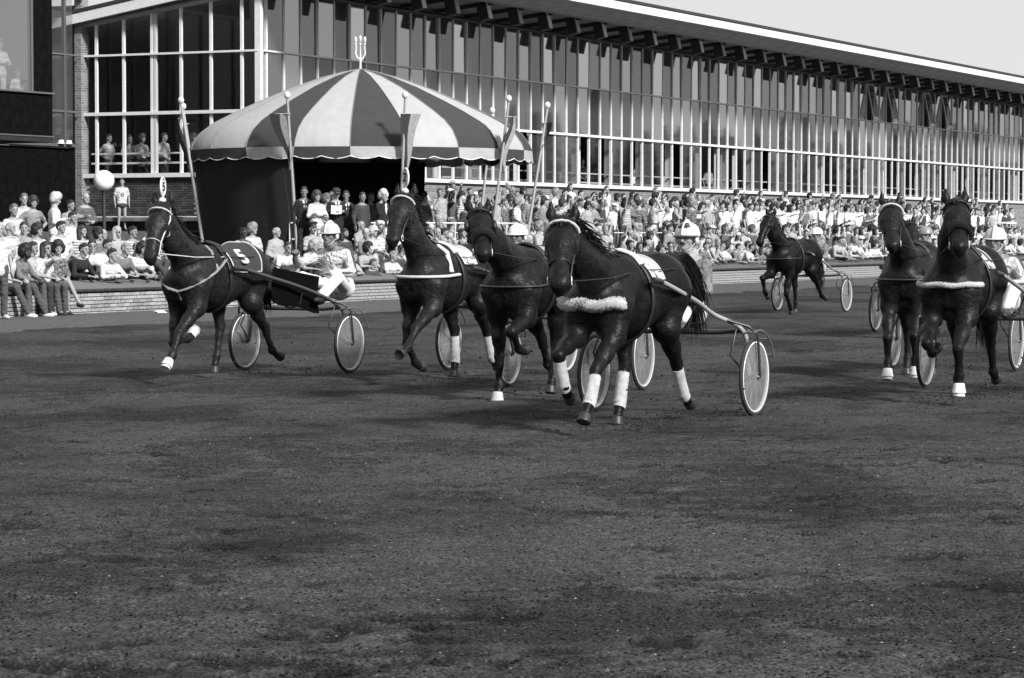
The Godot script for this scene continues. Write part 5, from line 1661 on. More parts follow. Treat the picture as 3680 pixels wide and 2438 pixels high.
func build_tent() -> void:
	var c := fr(65.4, 36.9)
	var o := thing("striped_marquee", "large round marquee with pale and dark striped canopy and scalloped valance", "marquee", c)
	var pale := mottled("canvas pale", 0.37, 0.95, 1.7, 256, 0.012, 0.92, 101, 1.0)
	var dark := mottled("canvas dark", 0.038, 0.95, 1.7, 256, 0.012, 0.88, 102, 1.0)
	var prof := [Vector2(0.02, 6.18), Vector2(0.5, 6.08), Vector2(1.1, 5.92), Vector2(2.0, 5.6), Vector2(2.9, 5.22), Vector2(3.6, 4.9), Vector2(4.15, 4.62), Vector2(4.5, 4.36), Vector2(4.72, 4.05), Vector2(4.78, 3.88)]
	var is_dark := [false, true, false, true, false, true, false, true, false, true, false, true, false, true, false, true, false, false]
	# panels of 18 degrees; angle 0 faces the camera and grows to the right
	for k in 20:
		var a0 := deg_to_rad(k * 18.0)
		var mb := Mb.new()
		var cols := 8
		for q in prof.size():
			for b in cols + 1:
				var t := b / float(cols)
				var a := a0 + deg_to_rad(18.0) * t
				var sag: float = 1.0 - 0.018 * sin(PI * t) * (prof[q].x / 4.8)
				var nn := Vector3(sin(a), 1.0, cos(a)).normalized()
				var dq: Vector2 = (prof[mini(q + 1, prof.size() - 1)] - prof[maxi(q - 1, 0)]).normalized()
				nn = Vector3(sin(a) * -dq.y, dq.x, cos(a) * -dq.y).normalized()
				mb.add(Vector3(sin(a) * prof[q].x * sag, prof[q].y, cos(a) * prof[q].x * sag), nn)
		mb.grid_index(0, prof.size() - 1, cols)
		var dk: bool = k % 2 == 0 and k != 16
		part("canopy_panel", mb.mesh(), dark if dk else pale, o)
		mb = Mb.new()
		for q in 4:
			for b in cols + 1:
				var t := b / float(cols)
				var a := a0 + deg_to_rad(18.0) * t
				var y: float = [3.88, 3.8, 3.71, 3.6][q]
				if q == 3:
					y += 0.07 * absf(sin(t * PI * 2.0)) * -1.0 + 0.03
				var rad := 4.79 + 0.03 * sin(t * 19.0 + k) * q * 0.4
				mb.add(Vector3(sin(a) * rad, y, cos(a) * rad), Vector3(sin(a), 0, cos(a)))
		mb.grid_index(0, 3, cols)
		part("valance", mb.mesh(), pale if dk else dark, o)
		mb = Mb.new()
		var edge: Array = []
		for b in 17:
			var t := b / 16.0
			var a := a0 + deg_to_rad(18.0) * t
			edge.append(Vector3(sin(a) * 4.8, 3.63 - 0.07 * absf(sin(t * PI * 2.0)), cos(a) * 4.8))
		mb.tube(edge, [0.014], 4, false)
		part("valance_piping", mb.mesh(), mat(0.65, 0.9), o)
	# seams
	for k in 20:
		var a := deg_to_rad(k * 18.0)
		var mb := Mb.new(); var p: Array = []
		for q in prof:
			p.append(Vector3(sin(a) * (q.x + 0.006), q.y + 0.006, cos(a) * (q.x + 0.006)))
		mb.tube(p, [0.012], 4, false)
		part("seam", mb.mesh(), mat(0.2, 0.9), o)
	# cloth walls: left, back and the back right, down to the platform
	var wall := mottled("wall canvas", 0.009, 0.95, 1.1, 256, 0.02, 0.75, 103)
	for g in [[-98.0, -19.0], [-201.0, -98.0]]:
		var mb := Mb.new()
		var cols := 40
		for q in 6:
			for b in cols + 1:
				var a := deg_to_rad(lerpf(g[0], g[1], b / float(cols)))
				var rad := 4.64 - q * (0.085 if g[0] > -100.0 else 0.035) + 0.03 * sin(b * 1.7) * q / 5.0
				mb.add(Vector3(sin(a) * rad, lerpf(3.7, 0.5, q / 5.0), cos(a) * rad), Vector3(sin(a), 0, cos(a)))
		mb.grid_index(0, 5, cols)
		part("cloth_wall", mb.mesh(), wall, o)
	# finial: three flames on a stem
	var gold := mat(0.6, 0.5)
	var mb2 := Mb.new()
	mb2.lathe([Vector2(0.0, 7.3), Vector2(0.025, 6.75), Vector2(0.035, 6.62), Vector2(0.06, 6.5), Vector2(0.04, 6.4), Vector2(0.05, 6.2), Vector2(0.09, 6.1)], 10)
	for s in [-1.0, 1.0]:
		mb2.tube([Vector3(0, 6.5, 0), Vector3(s * 0.12, 6.58, 0), Vector3(s * 0.19, 6.72, 0), Vector3(s * 0.17, 6.95, 0), Vector3(s * 0.18, 7.12, 0)], [0.03, 0.035, 0.035, 0.03, 0.02], 8)
	for s in [-1.0, 0.0, 1.0]:
		mb2.ball(Vector3(s * 0.185, 7.2 + (0.04 if s == 0.0 else 0.0), 0), Vector3(0.055, 0.12, 0.055), 10, 8)
		mb2.ball(Vector3(s * 0.18, 7.05, 0), Vector3(0.05, 0.035, 0.05), 8, 6)
	var fin := part("finial", mb2.mesh(), gold, o)
	fin.scale = Vector3(0.7, 0.8, 0.7); fin.position.y = 6.15 * 0.2
	# platform under the canopy with a white railing
	var pf := thing("platform", "low dark platform under the striped marquee", "platform", c)
	var mb := Mb.new()
	mb.lathe([Vector2(0.0, 0.95), Vector2(4.5, 0.95), Vector2(4.5, 0.0)], 40)
	part("deck", mb.mesh(), mat(0.06, 0.9), pf)
	mb = Mb.new()
	for k in 13:
		var a := deg_to_rad(-22.0 + k * 10.0)
		mb.tube([Vector3(sin(a) * 4.4, 0.95, cos(a) * 4.4), Vector3(sin(a) * 4.4, 1.88, cos(a) * 4.4)], [0.02], 6)
	for y in [1.88, 1.45]:
		var p: Array = []
		for k in 25:
			var a := deg_to_rad(-22.0 + k * 5.0)
			p.append(Vector3(sin(a) * 4.4, y, cos(a) * 4.4))
		mb.tube(p, [0.025], 6)
	part("railing", mb.mesh(), mat(0.6, 0.5), pf)
	# poles with balls and furled pennants, leaning outwards
	var spots := [[-18.0, "in front, at the marquee's near left"], [16.0, "before the marquee's dark opening"], [52.0, "at the marquee's near right"], [96.0, "rightmost, leaning clear of the canopy"], [136.0, "behind the canopy's right side"], [-64.0, "beside the canopy's left edge"], [-104.0, "leftmost, before the end windows"], [-144.0, "behind the canopy's left slope"]]
	for q in spots:
		var a := deg_to_rad(q[0])
		var d := Vector3(sin(a), 0, cos(a))
		var tn := Vector3(cos(a), 0, -sin(a))
		var po := thing("flag_pole", "pale leaning pole with ball top and furled pennant, " + q[1], "flag pole", c + d * 4.5, 0.0, "poles round the marquee")
		mb = Mb.new()
		var top := d * 0.75 + Vector3(0, 5.12, 0)
		mb.tube([Vector3(0, 0.4, 0), top], [0.05, 0.032], 8)
		part("pole", mb.mesh(), mat(0.32, 0.6), po)
		mb = Mb.new()
		mb.ball(top + Vector3(0, 0.08, 0), Vector3(0.085, 0.1, 0.085), 12, 10)
		part("ball", mb.mesh(), mat(0.55, 0.5), po)
		var hang := d * 0.72 + Vector3(0, 4.72, 0)
		mb = Mb.new()
		var sd: float = -1.0 if q[0] in [-18.0, -64.0, -104.0] else 1.0
		mb.tube([hang - tn * sd * 0.08, hang + tn * sd * 0.36], [0.012], 5)
		part("crossbar", mb.mesh(), mat(0.4, 0.6), po)
		for s in 2:
			mb = Mb.new()
			var pts: Array = []
			for m in 13:
				var t := m / 12.0
				var w := lerpf(0.27, 0.04, t)
				var base := hang + Vector3(0, -t * 1.45, 0) + tn * sd * (0.17 - t * 0.12 + 0.05 * sin(t * 5.0 + q[0])) + d * (0.03 - t * 0.25 + 0.05 * sin(t * 7.0))
				var e := tn.rotated(Vector3.UP, 0.5 * sin(t * 4.0 + q[0])) * w
				pts.append([base - e if s == 0 else base, base if s == 0 else base + e])
			for m in 13:
				mb.add(pts[m][0], d); mb.add(pts[m][1], d)
			mb.grid_index(0, 12, 1)
			part("pennant", mb.mesh(), mottled("pennant %d" % s, [0.03, 0.3][s], 0.9, 0.5, 128, 0.03, 0.8, 110 + s), po)

func build_lamp() -> void:
	var o := thing("globe_lamp", "white globe street lamp on slim dark post by the end wall", "street lamp", fr(59.75, 41.6, 0.4))
	var mb := Mb.new()
	mb.ball(Vector3(0, 2.62, 0), Vector3(0.28, 0.28, 0.28), 28, 18)
	part("globe", mb.mesh(), mat(0.82, 0.35), o)
	mb = Mb.new()
	mb.tube([Vector3(0, 0, 0), Vector3(0, 2.34, 0)], [0.055, 0.045], 10)
	mb.lathe([Vector2(0.0, 2.4), Vector2(0.1, 2.39), Vector2(0.105, 2.35), Vector2(0.05, 2.3), Vector2(0.05, 2.2)], 14)
	part("post", mb.mesh(), mat(0.03, 0.6), o)

func build_trees() -> void:
	# poplars across the infield, out of frame to the right: the stand's glass mirrors them
	var r := RandomNumberGenerator.new(); r.seed = 31
	var protos: Array = []
	var lm := mottled("leaf", 0.05, 0.9, 0.5, 64, 0.05, 0.5, 120)
	for v in 3:
		var crown := Mb.new()
		for k in 900:
			var t := r.randf()
			var rad := 1.3 * pow(sin(PI * clampf(t * 0.9 + 0.08, 0, 1)), 0.7) * sqrt(r.randf())
			var a := r.randf() * TAU
			var p := Vector3(cos(a) * rad, 1.2 + t * 10.8, sin(a) * rad)
			var b := Basis(Vector3(r.randf() - 0.5, r.randf() - 0.5, r.randf() - 0.5).normalized(), r.randf() * TAU)
			var sz := r.randf_range(0.16, 0.34)
			crown.quad(p + b * Vector3(-sz, -sz * 0.7, 0), p + b * Vector3(sz, -sz * 0.7, 0), p + b * Vector3(sz, sz * 0.7, 0), p + b * Vector3(-sz, sz * 0.7, 0))
		var tr := Mb.new()
		tr.tube([Vector3.ZERO, Vector3(0.05, 4, 0), Vector3(0, 11.4, 0.05)], [0.24, 0.15, 0.02], 7)
		for k in 14:
			var a := r.randf() * TAU; var y := 1.6 + k * 0.65
			tr.tube([Vector3(0, y, 0), Vector3(cos(a) * 0.6, y + 0.9, sin(a) * 0.6), Vector3(cos(a) * 0.9, y + 1.9, sin(a) * 0.9)], [0.05, 0.03, 0.01], 4)
		protos.append([crown.mesh(), tr.mesh()])
	for k in 46:
		var s := 228.0 + k * 4.4 + r.randf_range(-1.4, 1.4)
		if r.randf() < 0.16:
			continue
		var o := thing("poplar_tree", "tall slim poplar across the infield, seen mirrored in the grandstand glass", "tree", fr(s, -26.0 + r.randf_range(-4, 4)), r.randf() * TAU, "poplars mirrored in the grandstand glass")
		var sc := r.randf_range(0.8, 1.35) * (1.0 if k < 20 else 1.15)
		var q: Array = protos[k % 3]
		part("crown", q[0], lm, o).scale = Vector3(1.1, sc, 1.1)
		part("trunk", q[1], mat(0.05, 0.9), o).scale = Vector3(1.0, sc, 1.0)

# ---------------------------------------------------------------- the crowd
var cloth := {}
func make_cloth() -> void:
	var fab := func(key: String, l: float) -> StandardMaterial3D: return mottled("fabric " + key, l, 0.95, 0.6, 128, 0.022, 0.78, 150, 3.0)
	for q in [["white", 0.66], ["white2", 0.56], ["pale", 0.4], ["lightgrey", 0.34], ["midgrey", 0.16], ["charcoal", 0.055], ["black", 0.016], ["jean", 0.075], ["dark", 0.035], ["tan", 0.25], ["tweed", 0.2]]:
		cloth[q[0]] = fab.call(q[0], q[1])
	cloth["stripe"] = stripes("stripe", 0.72, 0.36, 0.32, 8)
	cloth["stripe2"] = stripes("stripe2", 0.55, 0.14, 0.3, 10)
	for q in [["print", 0.4, 0.06, 0.06], ["print2", 0.3, 0.05, 0.12]]:
		var m := StandardMaterial3D.new()
		m.albedo_color = grey(q[1]); m.roughness = 0.95
		m.albedo_texture = noise_tex(128, q[3], q[2], 1.0, 160, 2)
		m.uv1_triplanar = true; m.uv1_scale = Vector3.ONE / 0.5
		cloth[q[0]] = m

var poses := {}
func get_extra(o: Node3D, d: Dictionary, pm: Dictionary) -> void:
	if d.get("white_glasses", false):
		var mb := Mb.new()
		for s in [-1.0, 1.0]:
			var p: Array = []
			for k in 13:
				p.append(Vector3(0.098, 0.004 + sin(TAU * k / 12) * 0.027, s * 0.035 + cos(TAU * k / 12) * 0.031))
			mb.tube(p, [0.009], 6, false)
		part("sunglasses", mb.mesh(), mat(0.75, 0.5), o).transform = pm.head
	if d.get("badge", false):
		var mb := Mb.new()
		for k in 3:
			var p: Array = []
			for m in 9:
				var a := TAU * (m / 9.0 * 0.7 + k / 3.0)
				p.append(Vector3(0.138, 1.2 + sin(a) * (0.03 + k * 0.014), cos(a) * (0.03 + k * 0.014)))
			mb.tube(p, [0.011], 4)
		part("emblem", mb.mesh(), mat(0.08, 0.9), o).scale = Vector3.ONE * d.get("scale", 1.0)
		mb = Mb.new()
		mb.ball(Vector3(0, 0.86, 0), Vector3(0.15, 0.13, 0.185), 14, 8)
		part("shorts", mb.mesh(), mat(0.04, 0.9), o).scale = Vector3.ONE * d.get("scale", 1.0)

func paper(o: Node3D, at: Vector3, turn: float, ha: Vector3, label: String) -> void:
	var mb := Mb.new()
	for s in [-1.0, 1.0]:
		mb.quad(Vector3(0, -0.1, 0), Vector3(0.02, -0.09, s * 0.14), Vector3(0.05, 0.12, s * 0.14), Vector3(0.03, 0.11, 0))
		mb.quad(Vector3(0.004, -0.1, 0), Vector3(0.024, -0.09, s * 0.14), Vector3(0.054, 0.12, s * 0.14), Vector3(0.034, 0.11, 0))
	var q := lone("race_programme", mb.mesh(), mat(0.72, 0.9), label, "programme", at + Basis(Vector3.UP, turn) * (ha + Vector3(0.06, 0.03, 0)), turn)

func build_crowd() -> void:
	make_cloth()
	var names := ["arms", "hips", "folded", "shade", "paper", "clasped", "raised", "smoke", "point", "lean", "chin", "low", "sit", "sit_point", "sit_cross", "sit_wide", "bench"]
	var first := jobs.size()
	var pj := {}
	for k in names:
		var d := stand_pose(k)
		if k == "arms": d.yaw = 18.0
		pj[k] = pose_jobs(d, 0.021)
	run_jobs(first)
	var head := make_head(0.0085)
	for k in names:
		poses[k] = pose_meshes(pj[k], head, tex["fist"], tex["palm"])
	var labels := {}
	var custom: Array = [
		["sit_wide", 40.90, 30.75, 0.00, -0.50, {"shirt_m": "white", "legs_m": "jean", "hair": "thin", "hair_l": 0.35, "shoes": 0.7, "skin": 0.45}, "person in white short-sleeved shirt and jeans sitting on the wall, cut by left edge"],
		["sit_wide", 41.26, 30.70, 0.00, -0.35, {"shirt": "long", "shirt_m": "midgrey", "legs_m": "jean", "hair": "bushy", "hair_l": 0.008, "beard": true, "shoes": 0.6, "skin": 0.07}, "person in dark grey sweater and jeans sitting on the wall in pale shoes"],
		["sit_point", 41.87, 30.85, 0.00, -0.75, {"shirt": "long", "shirt_m": "pale", "legs_m": "dark", "hair": "short", "hair_l": 0.02, "moustache": true, "shoes": 0.65, "skin": 0.38}, "person in pale jacket sitting on the wall with one arm stretched out"],
		["sit", 42.12, 30.75, 0.00, -0.50, {"shirt_m": "white", "legs_m": "jean", "hair": "long", "hair_l": 0.02, "glasses": true, "shoes": 0.02, "skin": 0.42}, "person in white vest and flared trousers on the wall with a handbag"],
		["sit_cross", 42.48, 30.70, 0.00, -0.80, {"shirt": "long", "shirt_m": "print", "bare_legs": true, "hair": "bushy", "hair_l": 0.015, "shoes": 0.03, "skin": 0.42}, "person in dark patterned blouse sitting on the wall with bare crossed legs"],
		["lean", 44.44, 31.48, 0.02, -0.60, {"shirt": "long", "shirt_m": "black", "front": true, "legs_m": "dark", "hair": "short", "hair_l": 0.015, "skin": 0.4}, "person in black waistcoat and white shirt leaning beside the seated group"],
		["chin", 45.21, 31.78, 0.10, -0.90, {"shirt": "long", "shirt_m": "white", "legs_m": "dark", "hair": "short", "hair_l": 0.01, "glasses": true, "skin": 0.4}, "person in white shirt with sunglasses and camera strap, second from the seated group"],
		["lean", 45.55, 31.68, 0.10, -0.60, {"shirt": "short", "shirt_m": "white", "legs_m": "dark", "hair": "short", "hair_l": 0.012, "moustache": true, "skin": 0.4}, "person in white shirt behind two ledge leaners, looking down the track"],
		["low", 45.03, 31.13, 0.00, -0.90, {"shirt": "long", "shirt_m": "white2", "legs_m": "dark", "hair": "short", "hair_l": 0.012, "skin": 0.42}, "person in white blouse lying forward over the ledge on folded arms"],
		["lean", 45.70, 31.33, 0.02, -0.70, {"shirt": "short", "shirt_m": "midgrey", "legs_m": "dark", "hair": "short", "hair_l": 0.2, "skin": 0.42}, "person in mid grey shirt leaning out with one bare arm along the ledge"],
		["lean", 46.17, 31.23, 0.02, -0.85, {"shirt": "short", "shirt_m": "stripe", "legs_m": "dark", "hair": "bushy", "hair_l": 0.01, "moustache": true, "skin": 0.42}, "person in white striped polo shirt leaning on the ledge"],
		["chin", 46.83, 31.18, 0.00, -0.10, {"shirt": "long", "shirt_m": "charcoal", "legs_m": "dark", "hair": "short", "hair_l": 0.1, "skin": 0.42}, "person in dark sweater on the ledge, turned side-on towards the track"],
		["low", 47.56, 31.18, 0.00, -0.80, {"shirt": "short", "shirt_m": "white", "legs_m": "dark", "hair": "short", "hair_l": 0.1, "skin": 0.42, "scale": 0.92}, "small person in white shirt on the ledge below the number 5 horse's muzzle"],
		["clasped", 46.74, 32.60, 0.05, -0.80, {"shirt": "short", "shirt_m": "white2", "legs_m": "dark", "hair": "thin", "hair_l": 0.5, "skin": 0.44, "scale": 0.94}, "person in white short-sleeved shirt standing behind the ledge, arm over another's shoulder"],
		["clasped", 47.42, 32.70, 0.08, -0.90, {"shirt": "short", "shirt_m": "pale", "legs_m": "dark", "hair": "long", "hair_l": 0.3, "glasses": true, "skin": 0.44, "scale": 0.95}, "person in pale shirt and large glasses standing behind the striped polo wearer"],
		["clasped", 47.85, 32.60, 0.05, -0.85, {"shirt": "long", "shirt_m": "stripe2", "legs_m": "dark", "hair": "short", "hair_l": 0.01, "moustache": true, "skin": 0.36, "scale": 0.97}, "person in checked shirt standing behind the dark-sweatered ledge leaner"],
		["bench", 46.46, 32.50, 0.62, -0.60, {"shirt": "short", "shirt_m": "midgrey", "legs_m": "dark", "hair": "bushy", "hair_l": 0.01, "skin": 0.4, "scale": 0.8}, "small seated person in grey shirt half hidden behind the ledge leaners"],
		["bench", 43.34, 32.60, 0.50, -0.70, {"shirt": "short", "shirt_m": "white", "legs_m": "dark", "hair": "short", "hair_l": 0.5, "skin": 0.44}, "person in white top sitting behind the wall at the far left"],
		["bench", 44.56, 33.90, 0.75, -0.60, {"shirt": "short", "shirt_m": "white", "legs_m": "dark", "hair": "short", "hair_l": 0.06, "skin": 0.44}, "person in white tee sitting behind the grey-sweatered wall sitter"],
		["bench", 45.57, 34.00, 0.90, -1.00, {"shirt": "short", "shirt_m": "white2", "legs_m": "dark", "hair": "short", "hair_l": 0.1, "skin": 0.42}, "person in white shirt turned aside, seated two rows behind the wall sitters"],
		["folded", 46.74, 34.60, 0.75, -1.20, {"shirt": "long", "shirt_m": "white", "legs_m": "dark", "hair": "short", "hair_l": 0.1, "skin": 0.44, "scale": 0.97}, "person in loose white top standing with folded arms before the dark wing"],
		["paper", 47.28, 34.20, 0.75, 0.15, {"shirt": "long", "shirt_m": "white", "legs_m": "white", "hair": "bushy", "hair_l": 0.42, "skin": 0.5, "scale": 0.97}, "person in white cardigan and white trousers standing side-on with shoulder bag"],
		["point", 48.41, 34.60, 0.75, -0.90, {"shirt": "short", "shirt_m": "lightgrey", "legs_m": "lightgrey", "hair": "short", "hair_l": 0.01, "skin": 0.36, "scale": 0.9}, "person in light grey tee and trousers standing beside the white cardigan"],
		["bench", 49.82, 35.20, 1.20, -0.90, {"shirt": "long", "shirt_m": "print2", "legs_m": "dark", "hair": "thin", "hair_l": 0.2, "glasses": false, "skin": 0.44}, "person in speckled jacket over black shirt seated below the globe lamp"],
		["bench", 47.57, 33.95, 0.75, -0.70, {"shirt": "long", "shirt_m": "white", "legs_m": "dark", "hair": "short", "hair_l": 0.02, "skin": 0.4}, "person in white shirt seated between lamp post and ledge leaners"],
		["arms", 68.45, 47.00, 1.70, -1.20, {"shirt": "short", "shirt_m": "white", "legs_m": "black", "hair": "short", "hair_l": 0.02, "skin": 0.44, "scale": 0.9, "bare_legs": true, "badge": true}, "child in white tee with printed emblem standing on the plinth by the brick wall"],
		["lean", 50.37, 31.58, 0.05, -0.90, {"shirt": "short", "shirt_m": "lightgrey", "legs_m": "dark", "hair": "short", "hair_l": 0.3, "skin": 0.45}, "person in pale grey shirt looking up, just behind the number 5 horse's withers"],
		["clasped", 51.98, 32.40, 0.08, -1.00, {"shirt": "short", "shirt_m": "midgrey", "legs_m": "dark", "hair": "short", "hair_l": 0.01, "glasses": true, "skin": 0.07, "scale": 0.94}, "person in dark grey shirt with sunglasses below the dark tent wall"],
		["clasped", 52.71, 32.60, 0.10, -0.90, {"shirt": "short", "shirt_m": "white", "legs_m": "dark", "hair": "bushy", "hair_l": 0.2, "skin": 0.44, "scale": 0.98}, "person in white top below the dark tent wall, beside the sunglasses wearer"],
		["clasped", 53.58, 32.50, 0.05, -0.80, {"shirt": "long", "shirt_m": "pale", "legs_m": "dark", "hair": "thin", "hair_l": 0.35, "skin": 0.44, "scale": 0.97}, "person in pale jacket behind a front leaner, above the number 5 horse's rump"],
		["lean", 52.04, 31.28, 0.02, -0.90, {"shirt": "short", "shirt_m": "white", "legs_m": "dark", "hair": "short", "hair_l": 0.03, "glasses": true, "skin": 0.4}, "person in white shirt and dark glasses leaning above the number 5 horse's rump"],
		["lean", 53.55, 31.48, 0.05, -0.90, {"shirt": "short", "shirt_m": "white2", "legs_m": "dark", "hair": "bushy", "hair_l": 0.3, "skin": 0.46}, "person in white blouse left of the raised-whip driver's helmet"],
		["folded", 55.43, 32.60, 0.10, -1.00, {"shirt": "short", "shirt_m": "pale", "legs_m": "dark", "hat": "uniform", "hat_l": 0.01, "hair": "short", "hair_l": 0.02, "moustache": true, "skin": 0.4, "scale": 0.99}, "person in pale uniform shirt and dark peaked cap behind the raised-whip driver"],
		["clasped", 56.77, 32.50, 0.05, -0.90, {"shirt": "short", "shirt_m": "charcoal", "legs_m": "dark", "hair": "long", "hair_l": 0.01, "beard": true, "skin": 0.36, "scale": 0.95}, "bearded person in charcoal shirt right of the raised-whip driver's helmet"],
		["low", 55.86, 31.28, 0.10, -0.90, {"shirt": "short", "shirt_m": "lightgrey", "legs_m": "dark", "hair": "bushy", "hair_l": 0.008, "white_glasses": true, "skin": 0.44, "scale": 0.98}, "person wearing large white-rimmed sunglasses right of the raised-whip driver"],
		["smoke", 57.64, 32.40, 0.00, -0.80, {"shirt": "long", "shirt_m": "tweed", "tie": true, "front": true, "legs_m": "dark", "hair": "short", "hair_l": 0.4, "skin": 0.44, "scale": 0.98}, "person in tweed jacket and dark tie, hand raised to the head"],
		["low", 55.75, 31.08, -0.14, -0.80, {"shirt": "short", "shirt_m": "charcoal", "legs_m": "dark", "hair": "short", "hair_l": 0.06, "skin": 0.42, "scale": 0.88}, "small person in charcoal top low on the ledge below the tweed jacket"],
		["low", 56.91, 31.18, -0.02, -0.90, {"shirt": "short", "shirt_m": "white", "legs_m": "dark", "hair": "short", "hair_l": 0.2, "skin": 0.44, "scale": 0.92}, "small person in white shirt on the ledge left of the second horse's chest"],
		["lean", 57.77, 31.38, 0.02, -0.80, {"shirt": "short", "shirt_m": "white2", "legs_m": "dark", "hair": "thin", "hair_l": 0.2, "skin": 0.44}, "person in white shirt leaning just left of the second horse's muzzle"],
		["low", 54.96, 31.18, -0.02, -0.80, {"shirt": "short", "shirt_m": "pale", "legs_m": "dark", "hair": "long", "hair_l": 0.05, "skin": 0.44, "scale": 0.92}, "small person in pale top on the ledge under the raised-whip driver's elbow"],
		["arms", 56.72, 33.60, 0.95, -1.20, {"shirt": "long", "shirt_m": "black", "tie": true, "front": true, "legs_m": "black", "hair": "short", "hair_l": 0.02, "skin": 0.25, "scale": 1.02}, "person in black suit and tie at the left post of the marquee opening"],
		["folded", 56.65, 33.20, 0.95, -1.10, {"shirt": "long", "shirt_m": "white", "legs_m": "white", "hair": "bushy", "hair_l": 0.04, "skin": 0.42, "scale": 0.95}, "person in white coat standing at the marquee railing with folded arms"],
		["paper", 57.77, 33.30, 0.95, -1.15, {"shirt": "long", "shirt_m": "black", "tie": true, "front": true, "legs_m": "black", "hair": "", "hat": "cap", "hat_l": 0.02, "skin": 0.42, "paper": true}, "person in black suit and dark cap reading a programme at the marquee railing"],
		["clasped", 59.18, 34.40, 0.95, -1.00, {"shirt": "short", "shirt_m": "print", "legs_m": "dark", "hair": "bushy", "hair_l": 0.1, "skin": 0.4, "scale": 0.93}, "person in flowered dress in the marquee between white coat and black cap"],
		["arms", 61.94, 35.80, 0.95, -1.20, {"shirt": "long", "shirt_m": "charcoal", "legs_m": "dark", "hat": "cap", "hat_l": 0.7, "skin": 0.3}, "person in white-topped cap deep inside the marquee"],
		["smoke", 60.53, 34.60, 0.95, -1.10, {"shirt": "long", "shirt_m": "black", "tie": true, "front": true, "legs_m": "black", "hair": "short", "hair_l": 0.02, "skin": 0.25}, "person in dark suit inside the marquee behind the black-capped reader"],
		["arms", 60.32, 34.00, 0.95, -0.90, {"shirt": "long", "shirt_m": "charcoal", "legs_m": "dark", "hair": "short", "hair_l": 0.04, "skin": 0.3, "scale": 0.97}, "person in charcoal jacket in the middle of the marquee opening"],
		["clasped", 63.61, 35.60, 0.95, -0.90, {"shirt": "long", "shirt_m": "black", "legs_m": "black", "hair": "short", "hair_l": 0.05, "skin": 0.25}, "person in black jacket deep inside the marquee, left of the blazer"],
		["smoke", 60.69, 33.60, 0.95, -0.70, {"shirt": "long", "shirt_m": "black", "front": true, "legs_m": "white", "hair": "bushy", "hair_l": 0.5, "skin": 0.42}, "person in dark blazer and white trousers smoking at the marquee railing"],
		["arms", 65.22, 35.20, 0.95, -1.00, {"shirt": "long", "shirt_m": "black", "legs_m": "black", "hair": "short", "hair_l": 0.02, "skin": 0.2}, "person in black suit deep in the marquee behind the second horse's ears"],
		["clasped", 64.78, 34.60, 0.95, -0.90, {"shirt": "long", "shirt_m": "black", "legs_m": "black", "hair": "bushy", "hair_l": 0.01, "skin": 0.2}, "person in dark coat at the marquee's right side, left of the suits"],
		["arms", 39.75, 30.00, 0.05, -0.90, {"shirt": "short", "shirt_m": "white", "legs_m": "jean", "hair": "short", "hair_l": 0.3, "shoes": 0.6, "skin": 0.44}, "person in white shirt and jeans standing before the wall at the extreme left edge"],
		["clasped", 42.69, 31.95, 0.08, -0.70, {"shirt": "short", "shirt_m": "white2", "legs_m": "dark", "hair": "thin", "hair_l": 0.4, "skin": 0.44}, "person in white shirt just behind the first two wall sitters"],
		["smoke", 43.33, 32.10, 0.08, -0.80, {"shirt": "long", "shirt_m": "lightgrey", "legs_m": "dark", "hair": "short", "hair_l": 0.02, "skin": 0.4}, "person in light grey long sleeves behind the pale-jacketed wall sitter"],
		["clasped", 44.06, 32.30, 0.10, -0.80, {"shirt": "short", "shirt_m": "white", "legs_m": "dark", "hair": "bushy", "hair_l": 0.015, "skin": 0.4, "scale": 0.96}, "person in white tee behind the wall sitter with the handbag"],
		["lean", 43.87, 31.85, 0.04, -0.80, {"shirt": "short", "shirt_m": "pale", "legs_m": "dark", "hair": "short", "hair_l": 0.015, "glasses": true, "skin": 0.42}, "person in pale shirt and dark glasses behind the flared-trousered wall sitter"],
		["clasped", 45.13, 32.50, 0.10, -0.90, {"shirt": "short", "shirt_m": "white", "legs_m": "dark", "hair": "short", "hair_l": 0.01, "skin": 0.4}, "person in white shirt standing behind the crossed-leg wall sitter"],
		["clasped", 46.13, 32.70, 0.10, -0.70, {"shirt": "short", "shirt_m": "stripe2", "legs_m": "dark", "hair": "long", "hair_l": 0.02, "skin": 0.42, "scale": 0.95}, "person in dark striped top behind the black-waistcoated leaner"],
		["hips", 46.10, 33.90, 0.75, -1.00, {"shirt": "short", "shirt_m": "tan", "legs_m": "dark", "hair": "bushy", "hair_l": 0.02, "skin": 0.4, "scale": 0.92}, "person in grey tee, hands on hips, left of the white cardigan"],
		["chin", 46.77, 31.75, 0.04, -0.90, {"shirt": "short", "shirt_m": "white2", "legs_m": "dark", "hair": "short", "hair_l": 0.15, "skin": 0.42}, "person in white top, chin in hand, left of the dark sweater"],
		["low", 46.84, 31.35, -0.02, -0.70, {"shirt": "long", "shirt_m": "lightgrey", "legs_m": "dark", "hair": "short", "hair_l": 0.02, "skin": 0.42}, "person in light grey sleeves on folded arms right of the dark sweater"],
		["clasped", 48.60, 32.60, 0.08, -0.90, {"shirt": "short", "shirt_m": "white", "legs_m": "dark", "hair": "bushy", "hair_l": 0.02, "skin": 0.42}, "person in white shirt standing behind the ledge at the number 5 horse's face"],
	]
